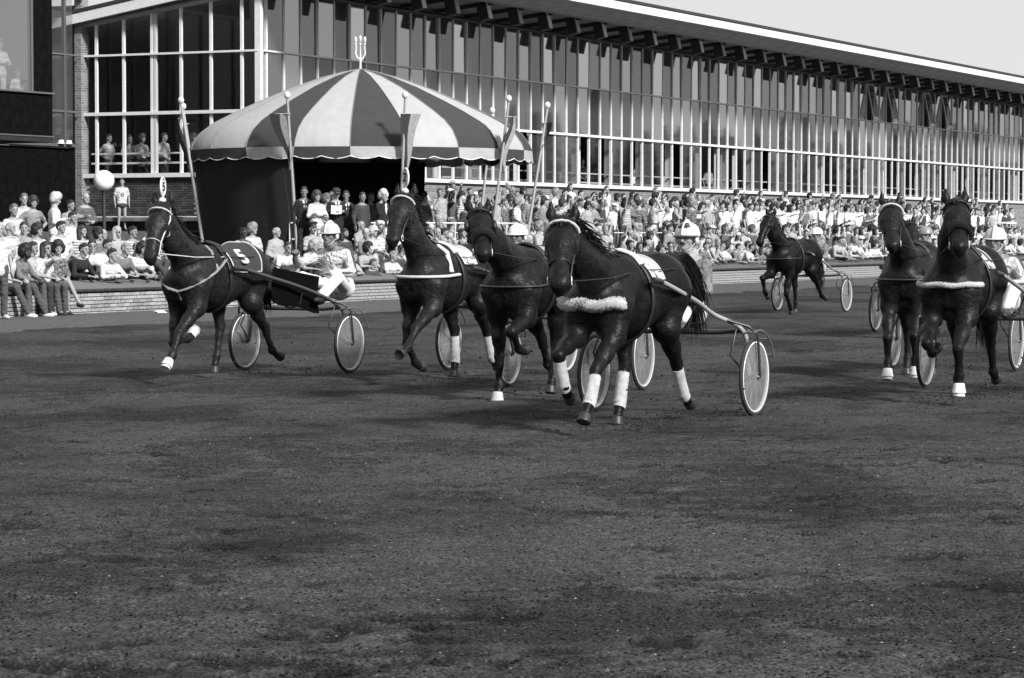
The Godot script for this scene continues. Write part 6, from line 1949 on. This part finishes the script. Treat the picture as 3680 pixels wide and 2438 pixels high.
	for q in custom:
		var d: Dictionary = q[5]
		var a := d.duplicate()
		a.shirt_m = cloth[d.shirt_m]
		if d.has("legs_m"): a.legs_m = cloth[d.legs_m]
		if a.get("shirt", "short") == "long" and d.shirt_m in ["black", "charcoal", "tweed"]: a["top_name"] = "jacket"
		var pm: Dictionary = poses[q[0]]
		var at := fr(q[1], q[2], q[3])
		var o := person(pm, a, q[6], at, q[4])
		get_extra(o, d, pm)
		if d.get("paper", false):
			paper(o, at, q[4], pm.d.ha[1], "white programme held open by the black-capped person at the marquee railing")
		labels[q[6]] = true
	# the rest of the crowd: rows of individuals
	var r := RandomNumberGenerator.new(); r.seed = 2024
	var spots: Array = []
	var rows := [
		["ledge", 31.2, 0.02, 57.6, 116.0, 0.6, ["lean", "chin", "low", "lean", "low"], "leaning on the ledge"],
		["front", 32.1, 0.06, 58.0, 116.0, 0.62, ["clasped", "clasped", "smoke", "shade", "arms", "folded"], "standing behind the ledge leaners"],
		["inner", 33.0, 0.16, 59.0, 118.0, 0.75, ["clasped", "arms", "folded", "shade"], "just below the rail"],
		["rail", 36.4, 0.95, 70.3, 128.0, 0.6, ["arms", "hips", "folded", "shade", "paper", "clasped", "raised", "smoke", "point", "arms"], "standing behind the rail"],
		["second", 37.6, 1.05, 70.8, 132.0, 0.85, ["arms", "hips", "folded", "shade", "paper", "clasped", "smoke"], "in the second standing row"],
		["third", 38.6, 1.15, 71.2, 138.0, 1.0, ["arms", "hips", "folded", "shade", "clasped", "smoke"], "in the third standing row"],
		["fourth", 39.7, 1.3, 71.5, 142.0, 1.25, ["arms", "hips", "folded", "shade", "clasped"], "in the fourth standing row"],
		["fifth", 40.8, 1.4, 72.0, 146.0, 1.9, ["arms", "hips", "folded", "shade", "raised"], "near the back of the terrace"],
		["back", 41.9, 1.65, 74.0, 150.0, 3.6, ["hips", "arms", "folded", "hips"], "on the top step against the brick base"],
	]
	for w in rows:
		var s: float = w[3]
		while s < w[4]:
			var p: float = w[1] + r.randf_range(-0.5, 0.5) * (0.3 if w[0] == "ledge" else 0.8)
			spots.append([s, p, w[2], w[6][r.randi() % w[6].size()], w[7], w[0], fr(s, p).length()])
			s += w[5] * r.randf_range(0.65, 1.4)
	spots.sort_custom(func(a, b): return a[6] < b[6])
	var tops := [["white", "white short-sleeved shirt", "short"], ["white", "white tee", "short"], ["white2", "white long-sleeved shirt", "long"], ["white", "white short-sleeved shirt", "short"], ["pale", "pale shirt", "short"], ["pale", "pale jacket", "long"], ["lightgrey", "light grey shirt", "short"], ["tan", "grey jacket", "long"], ["midgrey", "mid grey pullover", "long"], ["charcoal", "charcoal jacket", "long"], ["black", "black jacket over white shirt", "long"], ["stripe", "pale striped shirt", "short"], ["stripe2", "dark striped shirt", "short"], ["print", "flowered blouse", "short"], ["print2", "dark speckled dress", "short"]]
	var act := {"arms": "arms hanging", "hips": "hands on hips", "folded": "arms folded", "shade": "hand shading eyes", "paper": "reading a paper", "clasped": "hands clasped", "raised": "one arm raised", "smoke": "hand at mouth", "point": "pointing", "lean": "on both forearms", "chin": "chin in hand", "low": "on folded arms"}
	# where a spectator is seen, by the place along the picture (the camera stands at the world's origin)
	var zones := [[1500.0, "left of the second horse's head"], [1760.0, "between the second and third horses"], [1960.0, "beside the second driver's helmet"], [2160.0, "behind the nearest horse's head"], [2400.0, "left of the nearest driver's helmet"], [2560.0, "behind the nearest driver"], [2740.0, "right of the nearest driver"], [2880.0, "behind the small far horse"], [3080.0, "behind the small far driver"], [3260.0, "behind the pale-browband horse"], [3400.0, "between the two right-hand horses"], [9999.0, "behind the rightmost horse"]]
	var mass: Array = []
	var made := 0
	for q in spots:
		if made >= 238:
			mass.append(q); continue
		var zone := ""
		var wp := fr(q[0], q[1])
		for z in zones:
			if 1840.0 - 9647.0 * wp.x / wp.z < z[0]:
				zone = z[1]; break
		var label := ""
		var d := {}
		for attempt in 40:
			var tp: Array = tops[r.randi() % tops.size()]
			d = {"shirt_m": cloth[tp[0]], "shirt": tp[2], "legs_m": cloth[["dark", "jean", "pale", "midgrey", "charcoal", "tan"][r.randi() % 6]], "skin": [0.46, 0.42, 0.38, 0.34, 0.44, 0.4][r.randi() % 6], "hair": ["short", "short", "bushy", "long", "thin", "short", "bushy"][r.randi() % 7], "hair_l": [0.012, 0.02, 0.03, 0.08, 0.2, 0.4, 0.015][r.randi() % 7], "scale": r.randf_range(0.88, 1.06)}
			if tp[0] == "black": d["front"] = true
			if tp[2] == "long" and tp[0] in ["black", "charcoal", "tan", "pale"]: d["top_name"] = "jacket"
			var extra := ""
			var e := r.randf()
			if e < 0.16:
				d["glasses"] = true; extra = " and sunglasses"
			elif e < 0.22:
				d["hat"] = "cap"; d["hat_l"] = 0.72; extra = " and white cap"
			elif e < 0.26:
				d["hat"] = "cap"; d["hat_l"] = 0.03; extra = " and dark cap"
			elif e < 0.29:
				d["hat"] = "hat"; d["hat_l"] = 0.3; extra = " and brimmed hat"
			if r.randf() < 0.12 and d.hair == "short": d["moustache"] = true
			label = "person in %s%s, %s, %s %s" % [tp[1], extra, act[q[3]], q[4], zone]
			if label.split(" ").size() > 16:
				label = "person in %s%s, %s, %s" % [tp[1], extra, act[q[3]], zone]
			if label.split(" ").size() > 16 or labels.has(label):
				continue
			break
		labels[label] = true
		var turn := r.randf_range(-1.15, -0.1)
		if r.randf() < 0.05: turn = r.randf_range(0.2, 1.2)
		if q[5] == "ledge": turn = r.randf_range(-0.85, -0.3)
		var o := person(poses[q[3]], d, label, fr(q[0], q[1], q[2]), turn, "spectators along the terrace")
		o.rotation.z = r.randf_range(-0.05, 0.05); o.rotation.x = r.randf_range(-0.06, 0.06)
		made += 1
	# farther than those, the crowd reads as one mass
	var crowd := Node3D.new(); crowd.name = "crowd"; add_child(crowd, true)
	crowd.set_meta("kind", "stuff"); crowd.set_meta("label", "distant spectators packed along the far terrace at right")
	var by := {}
	for q in mass:
		if not by.has(q[3]): by[q[3]] = []
		by[q[3]].append(q)
	var tint := StandardMaterial3D.new(); tint.vertex_color_use_as_albedo = true; tint.roughness = 0.9
	for k in by:
		var xs: Array = []
		for q in by[k]:
			xs.append(Transform3D(Basis(Vector3.UP, r.randf_range(-1.15, -0.1)), fr(q[0], q[1], q[2])))
		for g in ["skin", "short", "legs", "hair"]:
			var mm := MultiMesh.new(); mm.transform_format = MultiMesh.TRANSFORM_3D; mm.use_colors = true
			mm.mesh = hair_meshes[["short", "bushy", "long"][r.randi() % 3]] if g == "hair" else poses[k][g]
			mm.instance_count = xs.size()
			for n in xs.size():
				var l: float = {"skin": 0.4, "short": [0.75, 0.7, 0.5, 0.3, 0.12, 0.04][r.randi() % 6], "legs": [0.04, 0.08, 0.2, 0.4][r.randi() % 4], "hair": [0.015, 0.03, 0.15][r.randi() % 3]}[g]
				mm.set_instance_transform(n, xs[n] * (poses[k].head as Transform3D) if g == "hair" else xs[n])
				mm.set_instance_color(n, Color(l, l, l))
			var mi := MultiMeshInstance3D.new(); mi.name = {"skin": "body", "short": "shirt", "legs": "trousers", "hair": "hair"}[g]
			mi.multimesh = mm; mi.material_override = tint
			crowd.add_child(mi, true)
			mi.set_meta("kind", "stuff")
	for q in [[57.2, 43.1, 4.9, "folded", "person in pale dress standing inside the wing's bay window, cut by left edge", 1.0], [57.85, 43.0, 4.86, "bench", "child in white sitting on the sill inside the wing's bay window", 0.8]]:
		person(poses[q[3]], {"shirt_m": cloth["white"], "shirt": "long", "legs_m": cloth["white2"], "hair": "bushy", "hair_l": 0.05, "skin": 0.42, "scale": q[5]}, q[4], fr(q[0], q[1], q[2]), -1.0)
	for q in [[67.75, "left one"], [68.15, "right one"]]:
		lone("sun_hat", hair_meshes["hat"], mat(0.75, 0.9), "white hat lying on the sill of the recessed wing window, " + q[1], "hat", fr(q[0], 48.72, 4.29), 0.0, "white hats on the sill")
	var tb := thing("white_table", "narrow white-topped trestle standing among the crowd beside the rightmost horse's head", "trestle table", fr(116.5, 32.9, 0.1), STAND_TURN)
	var mb := Mb.new(); mb.bevel_box(Vector3(0, 1.95, 0), Vector3(1.5, 0.09, 0.5), 0.01); part("table_top", mb.mesh(), mat(0.75, 0.7), tb)
	for sx in [-0.65, -0.1, 0.65]:
		for sz in [-0.2, 0.2]:
			mb = Mb.new(); mb.tube([Vector3(sx, 0, sz * 1.3), Vector3(sx, 1.92, sz)], [0.025], 6); part("leg", mb.mesh(), mat(0.5, 0.6), tb)
	print("individuals ", made + custom.size(), " mass ", mass.size())
	# guests behind the glass
	var inside := [[70.0, 46.5, "clasped", "white"], [70.0, 47.3, "bench", "white2"], [70.1, 47.85, "bench", "white"], [70.2, 48.7, "hips", "white"], [70.3, 45.6, "bench", "pale"], [88.4, 43.9, "bench", "white"], [91.2, 44.0, "folded", "white2"], [93.5, 43.8, "bench", "pale"], [96.0, 44.2, "clasped", "charcoal"], [100.3, 43.9, "bench", "white"], [104.0, 44.0, "bench", "white2"], [108.5, 43.9, "arms", "pale"], [112.0, 44.0, "bench", "white"]]
	for k in inside.size():
		var q: Array = inside[k]
		var where: String = ["standing turned aside behind the end window, left of the marquee", "seated behind the end window's middle bay, right of a pair", "seated behind the end window's middle bay, left of a pair", "with hands on hips behind the end window's leftmost wide bay", "seated behind the end window, nearest the marquee"][k] if k < 5 else "behind the low glass, %s bay from the corner" % ["nineteenth", "twenty-second", "twenty-fourth", "twenty-sixth", "thirty-first", "thirty-fourth", "thirty-ninth", "forty-second"][k - 5]
		person(poses[q[2]], {"shirt_m": cloth[q[3]], "shirt": "short", "legs_m": cloth["dark"], "hair": ["short", "bushy", "long"][k % 3], "hair_l": 0.03, "skin": 0.4}, "guest in %s top %s" % [{"white": "white", "white2": "white", "pale": "pale", "charcoal": "dark"}[q[3]], where], fr(q[0], q[1], (2.76 if q[2] != "bench" else 2.9) if k > 4 else (2.95 if q[2] != "bench" else 3.35)), -0.6 - 0.2 * (k % 3))

# ---------------------------------------------------------------- the race
# legs: left fore, right fore, left hind, right hind; each [upper, fore, cannon, pastern, hoof] in degrees from straight down
const GAIT_A := [[12, 50, 30, 48, 40], [-18, 16, -96, -122, -130], [18, -48, -32, -62, -75], [58, -2, 12, 20, 5]]      # left fore reaching, right fore folded
const GAIT_B := [[-12, 16, 12, 30, 12], [-5, 42, -34, -52, -60], [20, -44, -40, -72, -85], [46, -14, 14, 34, 12]]      # left fore landing, right hind under
const GAIT_C := [[8, 72, -52, -80, -95], [-24, 2, 2, 26, 8], [48, -10, 16, 34, 14], [16, -46, -36, -66, -80]]           # right fore landing, left fore high

func build_race() -> void:
	var H: Array = [
		{"label": "dark horse with pale Y-shaped breast straps and number 5 plate on its head", "x": -3.62, "z": 29.1, "phi": 27.0, "sx": -2.52, "sz": 31.35, "sphi": 26.0, "w": 1.42, "shaft": 0.05,
			"legs": GAIT_A, "up": 48.0, "yaw": -2.0, "hyaw": -12.0, "nose": -54.0, "hoof": [0.45, 0.3, 0.02, 0.02], "boot": [0.7, 0.5, 0.0, 0.0], "white_brow": true, "white_bridle": true, "white_rein": true, "breast": "straps", "cloth": 0.03, "number": "5", "plate": "5", "coat": 0.016, "seed": 3, "cloth_len": 0.5, "cloth_drop": 80.0, "num_size": 0.0046, "tail": [Vector3(-0.86, 1.25, 0), Vector3(-1.0, 1.2, 0), Vector3(-1.06, 0.98, 0), Vector3(-1.05, 0.75, 0)], "tail_fat": 0.06, "mane_side": -1.0, "plate_turn": 14.0, "shade_fill": true,
			"slabel": "sulky with dark shafts behind the horse numbered 5, leftmost on the track"},
		{"label": "dark horse with white breast collar reaching its left foreleg, behind the frontmost pair", "x": -1.05, "z": 28.9, "phi": 26.0, "sx": -0.06, "sz": 31.35, "sphi": 24.0, "w": 1.5, "shaft": 0.05,
			"legs": [[14, 58, 46, 66, 75], [-16, 16, -40, -66, -80], [20, -40, -22, -50, -60], [44, -20, -4, 20, 5]], "up": 60.0, "yaw": 4.0, "hyaw": -16.0, "nose": -42.0, "wrap": [0, 0, 0.5, 0.5], "white_brow": true, "breast": "collar", "cloth": 0.5, "number": "2", "plate": "2", "coat": 0.014, "seed": 4, "mane_side": -1.0, "plate_turn": 55.0, "white_saddle": true,
			"slabel": "sulky with pale wheel behind the white-collared horse, second from the left"},
		{"label": "black horse with dark fleece noseband and one pale fore hoof between two others", "x": -0.06, "z": 25.7, "phi": 19.0, "sx": 0.66, "sz": 28.0, "sphi": 22.0, "w": 1.5, "shaft": 0.06,
			"legs": GAIT_C, "up": 39.0, "yaw": 16.0, "hyaw": -40.0, "nose": -33.0, "mane_wild": 1.3, "roll": 0.01, "hoof": [0.02, 0.3, 0.02, 0.02], "boot": [0.0, 0.4, 0.0, 0.0], "coat": 0.009, "breast": "dark", "cloth": 0.45, "number": "3", "seed": 5, "blinkers": true, "mane_side": 1.0,
			"slabel": "sulky mostly hidden behind the two middle horses, one wheel seen between their legs"},
		{"label": "nearest black horse with white fleece breast roll and four white leg bandages", "x": 0.64, "z": 21.8, "dy": -0.04, "phi": 26.0, "sx": 1.45, "sz": 24.1, "sphi": 26.0, "w": 1.56, "shaft": 0.3,
			"legs": [[18, 50, 26, 42, 32], [18, 70, -22, -46, -60], [20, -44, -30, -58, -70], [52, 4, 16, 26, 12]], "up": 33.0, "yaw": 4.0, "hyaw": -26.0, "nose": -42.0, "head": 1.2, "mane_wild": 1.5, "wrap": [0.62, 0.62, 0.62, 0.62], "coat": 0.008, "white_brow": true, "breast": "roll", "roll_fat": 0.05, "cloth": 0.5, "number": "7", "seed": 6, "tail": [Vector3(-0.78, 1.28, 0), Vector3(-0.95, 1.4, 0), Vector3(-1.2, 1.36, 0.02), Vector3(-1.42, 1.12, 0.04), Vector3(-1.52, 0.86, 0.04)], "tail_fat": 0.135, "roll_dip": 0.08, "tail_strands": 2600, "roll_reach": 34.0, "cloth_len": 0.26, "white_saddle": true, "mane_side": -1.0,
			"slabel": "nearest sulky with pale grey shafts and a tall white-rimmed wheel at right"},
		{"label": "small far black horse running alone near the wall behind the nearest driver", "x": 5.22, "z": 52.9, "phi": 33.0, "sx": 6.18, "sz": 55.3, "sphi": 26.0, "w": 1.5, "shaft": 0.2,
			"legs": [[-14, 14, -34, -20, -30], [16, 78, -20, -44, -60], [24, -52, -40, -70, -80], [52, -4, -6, 10, 0]], "up": 54.0, "yaw": 4.0, "nose": -52.0, "coat": 0.006, "breast": "dark", "seed": 8, "mane_side": -1.0,
			"slabel": "small far sulky near the wall, with two grey disc wheels"},
		{"label": "black horse with pale browband and white fore boots beside the right-hand horse", "x": 4.3, "z": 29.5, "phi": 17.0, "sx": 5.26, "sz": 31.9, "sphi": 24.0, "w": 1.5, "shaft": 0.06,
			"legs": [[6, 40, -18, 8, -4], [2, 34, -8, 22, 10], [30, -30, -10, 10, 0], [36, -24, -4, 24, 10]], "up": 49.0, "yaw": 14.0, "hyaw": -26.0, "nose": -38.0, "white_brow": true, "hoof": [0.4, 0.4, 0.02, 0.02], "boot": [0.55, 0.6, 0.0, 0.0], "coat": 0.011, "breast": "dark", "seed": 9, "mane_side": -1.0,
			"slabel": "sulky behind the pale-browband horse, its thin left wheel under that horse's chest"},
		{"label": "black horse with thin white breast roll and one white fore hoof at right edge", "x": 4.12, "z": 25.4, "phi": 21.0, "sx": 5.0, "sz": 27.8, "sphi": 24.0, "w": 1.45, "shaft": 0.25,
			"legs": [[14, 48, -18, 10, 2], [2, 56, -70, -96, -110], [22, -40, -28, -58, -70], [40, -20, 0, 24, 8]], "up": 47.0, "yaw": -22.0, "hyaw": 6.0, "nose": -35.0, "roll": 0.008, "hoof": [0.6, 0.02, 0.02, 0.02], "boot": [0.75, 0.0, 0.0, 0.0], "coat": 0.009, "breast": "roll", "roll_fat": 0.026, "roll_reach": 44.0, "cloth": 0.08, "number": "8", "seed": 10, "mane_side": 1.0,
			"slabel": "sulky with pale shaft at the right edge of the picture, cut by the frame"},
		{"label": "dark horse almost hidden behind the pale-browband horse, one white-booted hoof showing", "x": 5.98, "z": 41.3, "phi": 22.0, "sx": 6.65, "sz": 43.7, "sphi": 24.0, "w": 1.5, "shaft": 0.06,
			"legs": GAIT_B, "up": 34.0, "yaw": -28.0, "nose": -40.0, "coat": 0.01, "hoof": [0.3, 0.3, 0.02, 0.02], "boot": [0.5, 0.5, 0.0, 0.0], "breast": "dark", "seed": 11,
			"slabel": "sulky further back between the two right-hand horses, its thin dark wheel at left"},
	]
	var first := jobs.size()
	var js: Array = []
	for d in H:
		var j := horse_joints(d)
		var bones := horse_bones(j)
		js.append([j, job(bones, 0.019 if d.z < 35 else 0.027), bones])
	var drive := pose_jobs(stand_pose("drive"), 0.019)
	var whip := pose_jobs(stand_pose("drive_whip"), 0.019)
	run_jobs(first)
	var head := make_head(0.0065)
	var fist := make_hand(false)
	var palm := make_hand(true)
	tex["head"] = head; tex["fist"] = fist; tex["palm"] = palm
	for k in H.size():
		var d: Dictionary = H[k]
		var phi := deg_to_rad(d.phi)
		var dir := Vector3(-sin(phi), 0, cos(phi))
		var at := Vector3(d.x, d.get("dy", 0.0), -d.z) - dir * 0.72
		if not d.has("cloth"):
			d.erase("number")
		var sphi := deg_to_rad(d.sphi)
		var sat := Vector3(d.sx, 0, -d.sz)
		var tr := Transform3D(Basis(Vector3.UP, -(PI / 2 + phi)), at)
		var str := Transform3D(Basis(Vector3.UP, -(PI / 2 + sphi)), sat)
		d["hands"] = tr.affine_inverse() * (str * Vector3(0.08, 1.14, 0))
		var o := horse(d.label, job_out[js[k][1]], js[k][0], js[k][2], d, at, -(PI / 2 + phi))
		if d.has("scale"):
			for c in o.get_children():
				(c as Node3D).transform = Transform3D(Basis.from_scale(Vector3.ONE * d.scale), Vector3.ZERO) * (c as Node3D).transform
		var lat := (str.affine_inverse() * (tr * Vector3(0.2, 1.2, 0))).z
		sulky(d.slabel, sat, -(PI / 2 + sphi), d.w, d.shaft, rad_to_deg(asin(clampf(lat / 1.6, -0.5, 0.5))), d.get("shade_fill", false))
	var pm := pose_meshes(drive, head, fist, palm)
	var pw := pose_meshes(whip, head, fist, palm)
	var silk := func(key: String, l: float) -> StandardMaterial3D: return mottled(key, l, 0.7, 0.45, 128, 0.025, 0.6, 140, 4.0)
	var D: Array = [
		[0, "driver in pale jacket and light ribbed helmet leaning forward with a raised whip", pw, {"shirt_m": silk.call("silk pale", 0.78), "legs_m": mat(0.6, 0.8), "helmet": 0.42, "peak": 0.5, "helmet_stripe": 0.6, "skin": 0.24, "goggles": 0.01}],
		[1, "driver with sunglasses and white helmet above the second horse's harness", pm, {"shirt_m": silk.call("silk white", 0.66), "legs_m": mat(0.6, 0.8), "helmet": 0.75, "skin": 0.28, "goggles": 0.01}],
		[2, "driver in dark jacket hidden behind the nearest horse's neck", pm, {"shirt_m": silk.call("silk dark", 0.06), "legs_m": mat(0.6, 0.8), "helmet": 0.3, "skin": 0.3, "goggles": 0.01}],
		[3, "nearest driver in grey jacket, moustached, with pale striped helmet and goggle frame", pm, {"shirt_m": silk.call("silk grey", 0.2), "legs_m": mat(0.6, 0.8), "helmet": 0.5, "helmet_stripe": 0.68, "peak": 0.06, "skin": 0.42, "moustache": true, "hair": "short", "hair_l": 0.015}],
		[4, "small far driver in mottled grey jacket and bright white helmet", pm, {"shirt_m": silk.call("silk far", 0.22), "legs_m": mat(0.5, 0.8), "helmet": 0.82, "skin": 0.26, "goggles": 0.012}],
		[5, "driver in dark jacket hidden behind the white-rolled horse at right", pm, {"shirt_m": silk.call("silk dark", 0.06), "legs_m": mat(0.6, 0.8), "helmet": 0.2, "skin": 0.3}],
		[6, "driver in white jacket and pale helmet at right edge, holding a whip", pw, {"shirt_m": silk.call("silk white", 0.66), "legs_m": mat(0.6, 0.8), "helmet": 0.45, "peak": 0.6, "skin": 0.26, "helmet_stripe": 0.55}],
		[7, "driver with mid grey helmet seen between the two right-hand horses", pm, {"shirt_m": silk.call("silk mid", 0.4), "legs_m": mat(0.5, 0.8), "helmet": 0.2, "peak": 0.1, "skin": 0.3}],
	]
	for q in D:
		var d: Dictionary = H[q[0]]
		var sphi := deg_to_rad(d.sphi)
		var turn := -(PI / 2 + sphi)
		var at := Vector3(d.sx, 0, -d.sz)
		q[3]["shirt"] = "long"; q[3]["top_name"] = "jacket"; q[3]["shoes"] = 0.012
		if q[0] == 0:
			at += Basis(Vector3.UP, turn) * Vector3(-0.3, 0.06, -0.22)
		if q[0] == 3:
			at.y -= 0.01
		var o := person(q[2], q[3], q[1], at, turn)
		var trim := Mb.new()         # dark piping down the sleeves and a turned-up collar
		for k in 2:
			var sg := -1.0 if k == 0 else 1.0
			var sh := shoulder(q[2].d, sg); var el: Vector3 = q[2].d.el[k]; var ha: Vector3 = q[2].d.ha[k]
			trim.tube([sh + Vector3(0.02, 0.062, -sg * 0.06), sh + Vector3(0, 0.045, sg * 0.045), sh.lerp(el, 0.5) + Vector3(0, 0.012, sg * 0.058), el + Vector3(0, 0.0, sg * 0.054), el.lerp(ha, 0.6) + Vector3(0, 0.0, sg * 0.046)], [0.02], 5, true, 0.7)
		var cr: Array = []
		for k in 17:
			cr.append((q[2].d.chest as Vector3) + Vector3(cos(TAU * k / 16) * 0.066, 0.085 + 0.012 * cos(TAU * k / 16) * -1.0, sin(TAU * k / 16) * 0.068))
		trim.tube(cr, [0.02], 6, false)
		if q[0] in [0, 1, 6]: part("jacket_trim", trim.mesh(), mat(0.05 if q[0] in [0, 1, 6] else 0.5, 0.7), o)
		if q[3].has("goggles"):
			part("goggles", hair_meshes["glasses"], mat(q[3].goggles, 0.2), o).transform = q[2].head
		if q[2] == pw:
			var mb := Mb.new()
			var h0: Vector3 = pw.d.ha[1] + Vector3(0.07, 0.0, 0)
			mb.tube([h0 + Vector3(-0.05, -0.12, 0), h0 + Vector3(0.02, 0.06, 0)], [0.014, 0.012], 6)
			mb.tube([h0 + Vector3(0.02, 0.06, 0), h0 + Vector3(0.12, 0.5, -0.02), h0 + Vector3(0.26, 1.0, -0.03)], [0.008, 0.006, 0.003], 5)
			lone("driving_whip", mb.mesh(), mat(0.02, 0.6), "thin dark whip held up by the driver in pale jacket" if q[0] == 0 else "thin whip held by the driver at the right edge", "whip", at, turn)
	# scraps of paper lying on the verge at the foot of the wall
	var r2 := RandomNumberGenerator.new(); r2.seed = 19
	for q in [[44.3, 29.5, "leftmost"], [44.9, 29.9, "second"], [45.5, 29.95, "third"], [46.2, 29.7, "fourth"], [47.0, 29.9, "fifth"], [47.5, 29.6, "sixth"], [48.6, 29.95, "rightmost"]]:
		var pb := Mb.new()
		var w := r2.randf_range(0.09, 0.17)
		pb.quad(Vector3(-w, 0.004, -0.1), Vector3(0, 0.03, -0.1), Vector3(0, 0.025, 0.09), Vector3(-w, 0.0, 0.1))
		pb.quad(Vector3(0, 0.03, -0.1), Vector3(w, 0.0, -0.09), Vector3(w, 0.012, 0.1), Vector3(0, 0.025, 0.09))
		pb.quad(Vector3(-w, 0.0, -0.1), Vector3(0, 0.026, -0.1), Vector3(0, 0.021, 0.09), Vector3(-w, -0.004, 0.1))
		lone("paper_scrap", pb.mesh(), mat(0.75, 0.9), "scrap of white paper on the sand below the track wall, %s of seven" % q[2], "paper scrap", fr(q[0], q[1], 0.05), r2.randf() * TAU, "paper scraps along the wall")
	# clods thrown up behind the hooves
	var mm := MultiMesh.new(); mm.transform_format = MultiMesh.TRANSFORM_3D
	var cl := Mb.new(); cl.ball(Vector3.ZERO, Vector3(0.009, 0.006, 0.008), 6, 4)
	mm.mesh = cl.mesh(mat(0.02, 1.0)); mm.instance_count = 1300
	var r := RandomNumberGenerator.new(); r.seed = 40
	for k in mm.instance_count:
		var d: Dictionary = H[[0, 1, 2, 3, 3, 6, 6, 5][k % 8]]
		var phi := deg_to_rad(d.phi)
		var dir := Vector3(-sin(phi), 0, cos(phi))
		var p := Vector3(d.x, 0, -d.z) - dir * r.randf_range(0.2, 3.2) + Vector3(r.randf_range(-0.5, 0.5), 0, r.randf_range(-0.4, 0.4))
		p.y = 0.02 if r.randf() < 0.6 else pow(r.randf(), 2.0) * 0.5
		mm.set_instance_transform(k, Transform3D(Basis(Vector3.UP, r.randf() * TAU).scaled(Vector3.ONE * r.randf_range(0.4, 1.7)), p))
	var mi := MultiMeshInstance3D.new(); mi.name = "dirt_clods"; mi.multimesh = mm
	add_child(mi, true)
	mi.set_meta("kind", "stuff"); mi.set_meta("label", "dark clods of cinder thrown up by the hooves")

func _ready() -> void:
	# camera, sky, sun, exposure
	var cam := Camera3D.new(); cam.name = "camera"
	add_child(cam)
	cam.position = Vector3(0, 1.63, 0)
	cam.rotation.x = -0.0397
	cam.fov = 14.41; cam.near = 0.5; cam.far = 1500.0
	cam.current = true
	var we := WorldEnvironment.new(); we.name = "world"
	var env := Environment.new()
	env.background_mode = Environment.BG_SKY
	var sky := Sky.new(); var sm := ProceduralSkyMaterial.new()
	sm.sky_top_color = grey(0.52); sm.sky_horizon_color = grey(0.56); sm.sky_curve = 0.3
	sm.ground_bottom_color = grey(0.1); sm.ground_horizon_color = grey(0.5)
	sm.sun_angle_max = 2.0
	sky.sky_material = sm; env.sky = sky
	env.tonemap_mode = Environment.TONE_MAPPER_LINEAR
	env.tonemap_exposure = 1.4
	env.sdfgi_enabled = true; env.ssao_enabled = true; env.ssil_enabled = true
	we.environment = env
	add_child(we)
	var sun := DirectionalLight3D.new(); sun.name = "sun"
	add_child(sun)
	sun.light_energy = 1.5; sun.light_angular_distance = 7.0; sun.shadow_enabled = true
	sun.light_color = Color(1, 1, 1)
	sun.rotation = Vector3(deg_to_rad(-34.0), deg_to_rad(40.0), 0)
	var t0 := Time.get_ticks_msec()
	build_ground()
	build_wall()
	build_terrace()
	build_stand()
	build_wing()
	build_tent()
	build_lamp()
	build_trees()
	print("place ", Time.get_ticks_msec() - t0); t0 = Time.get_ticks_msec()
	make_hair()
	build_race()
	print("race ", Time.get_ticks_msec() - t0); t0 = Time.get_ticks_msec()
	build_crowd()
	print("crowd ", Time.get_ticks_msec() - t0)
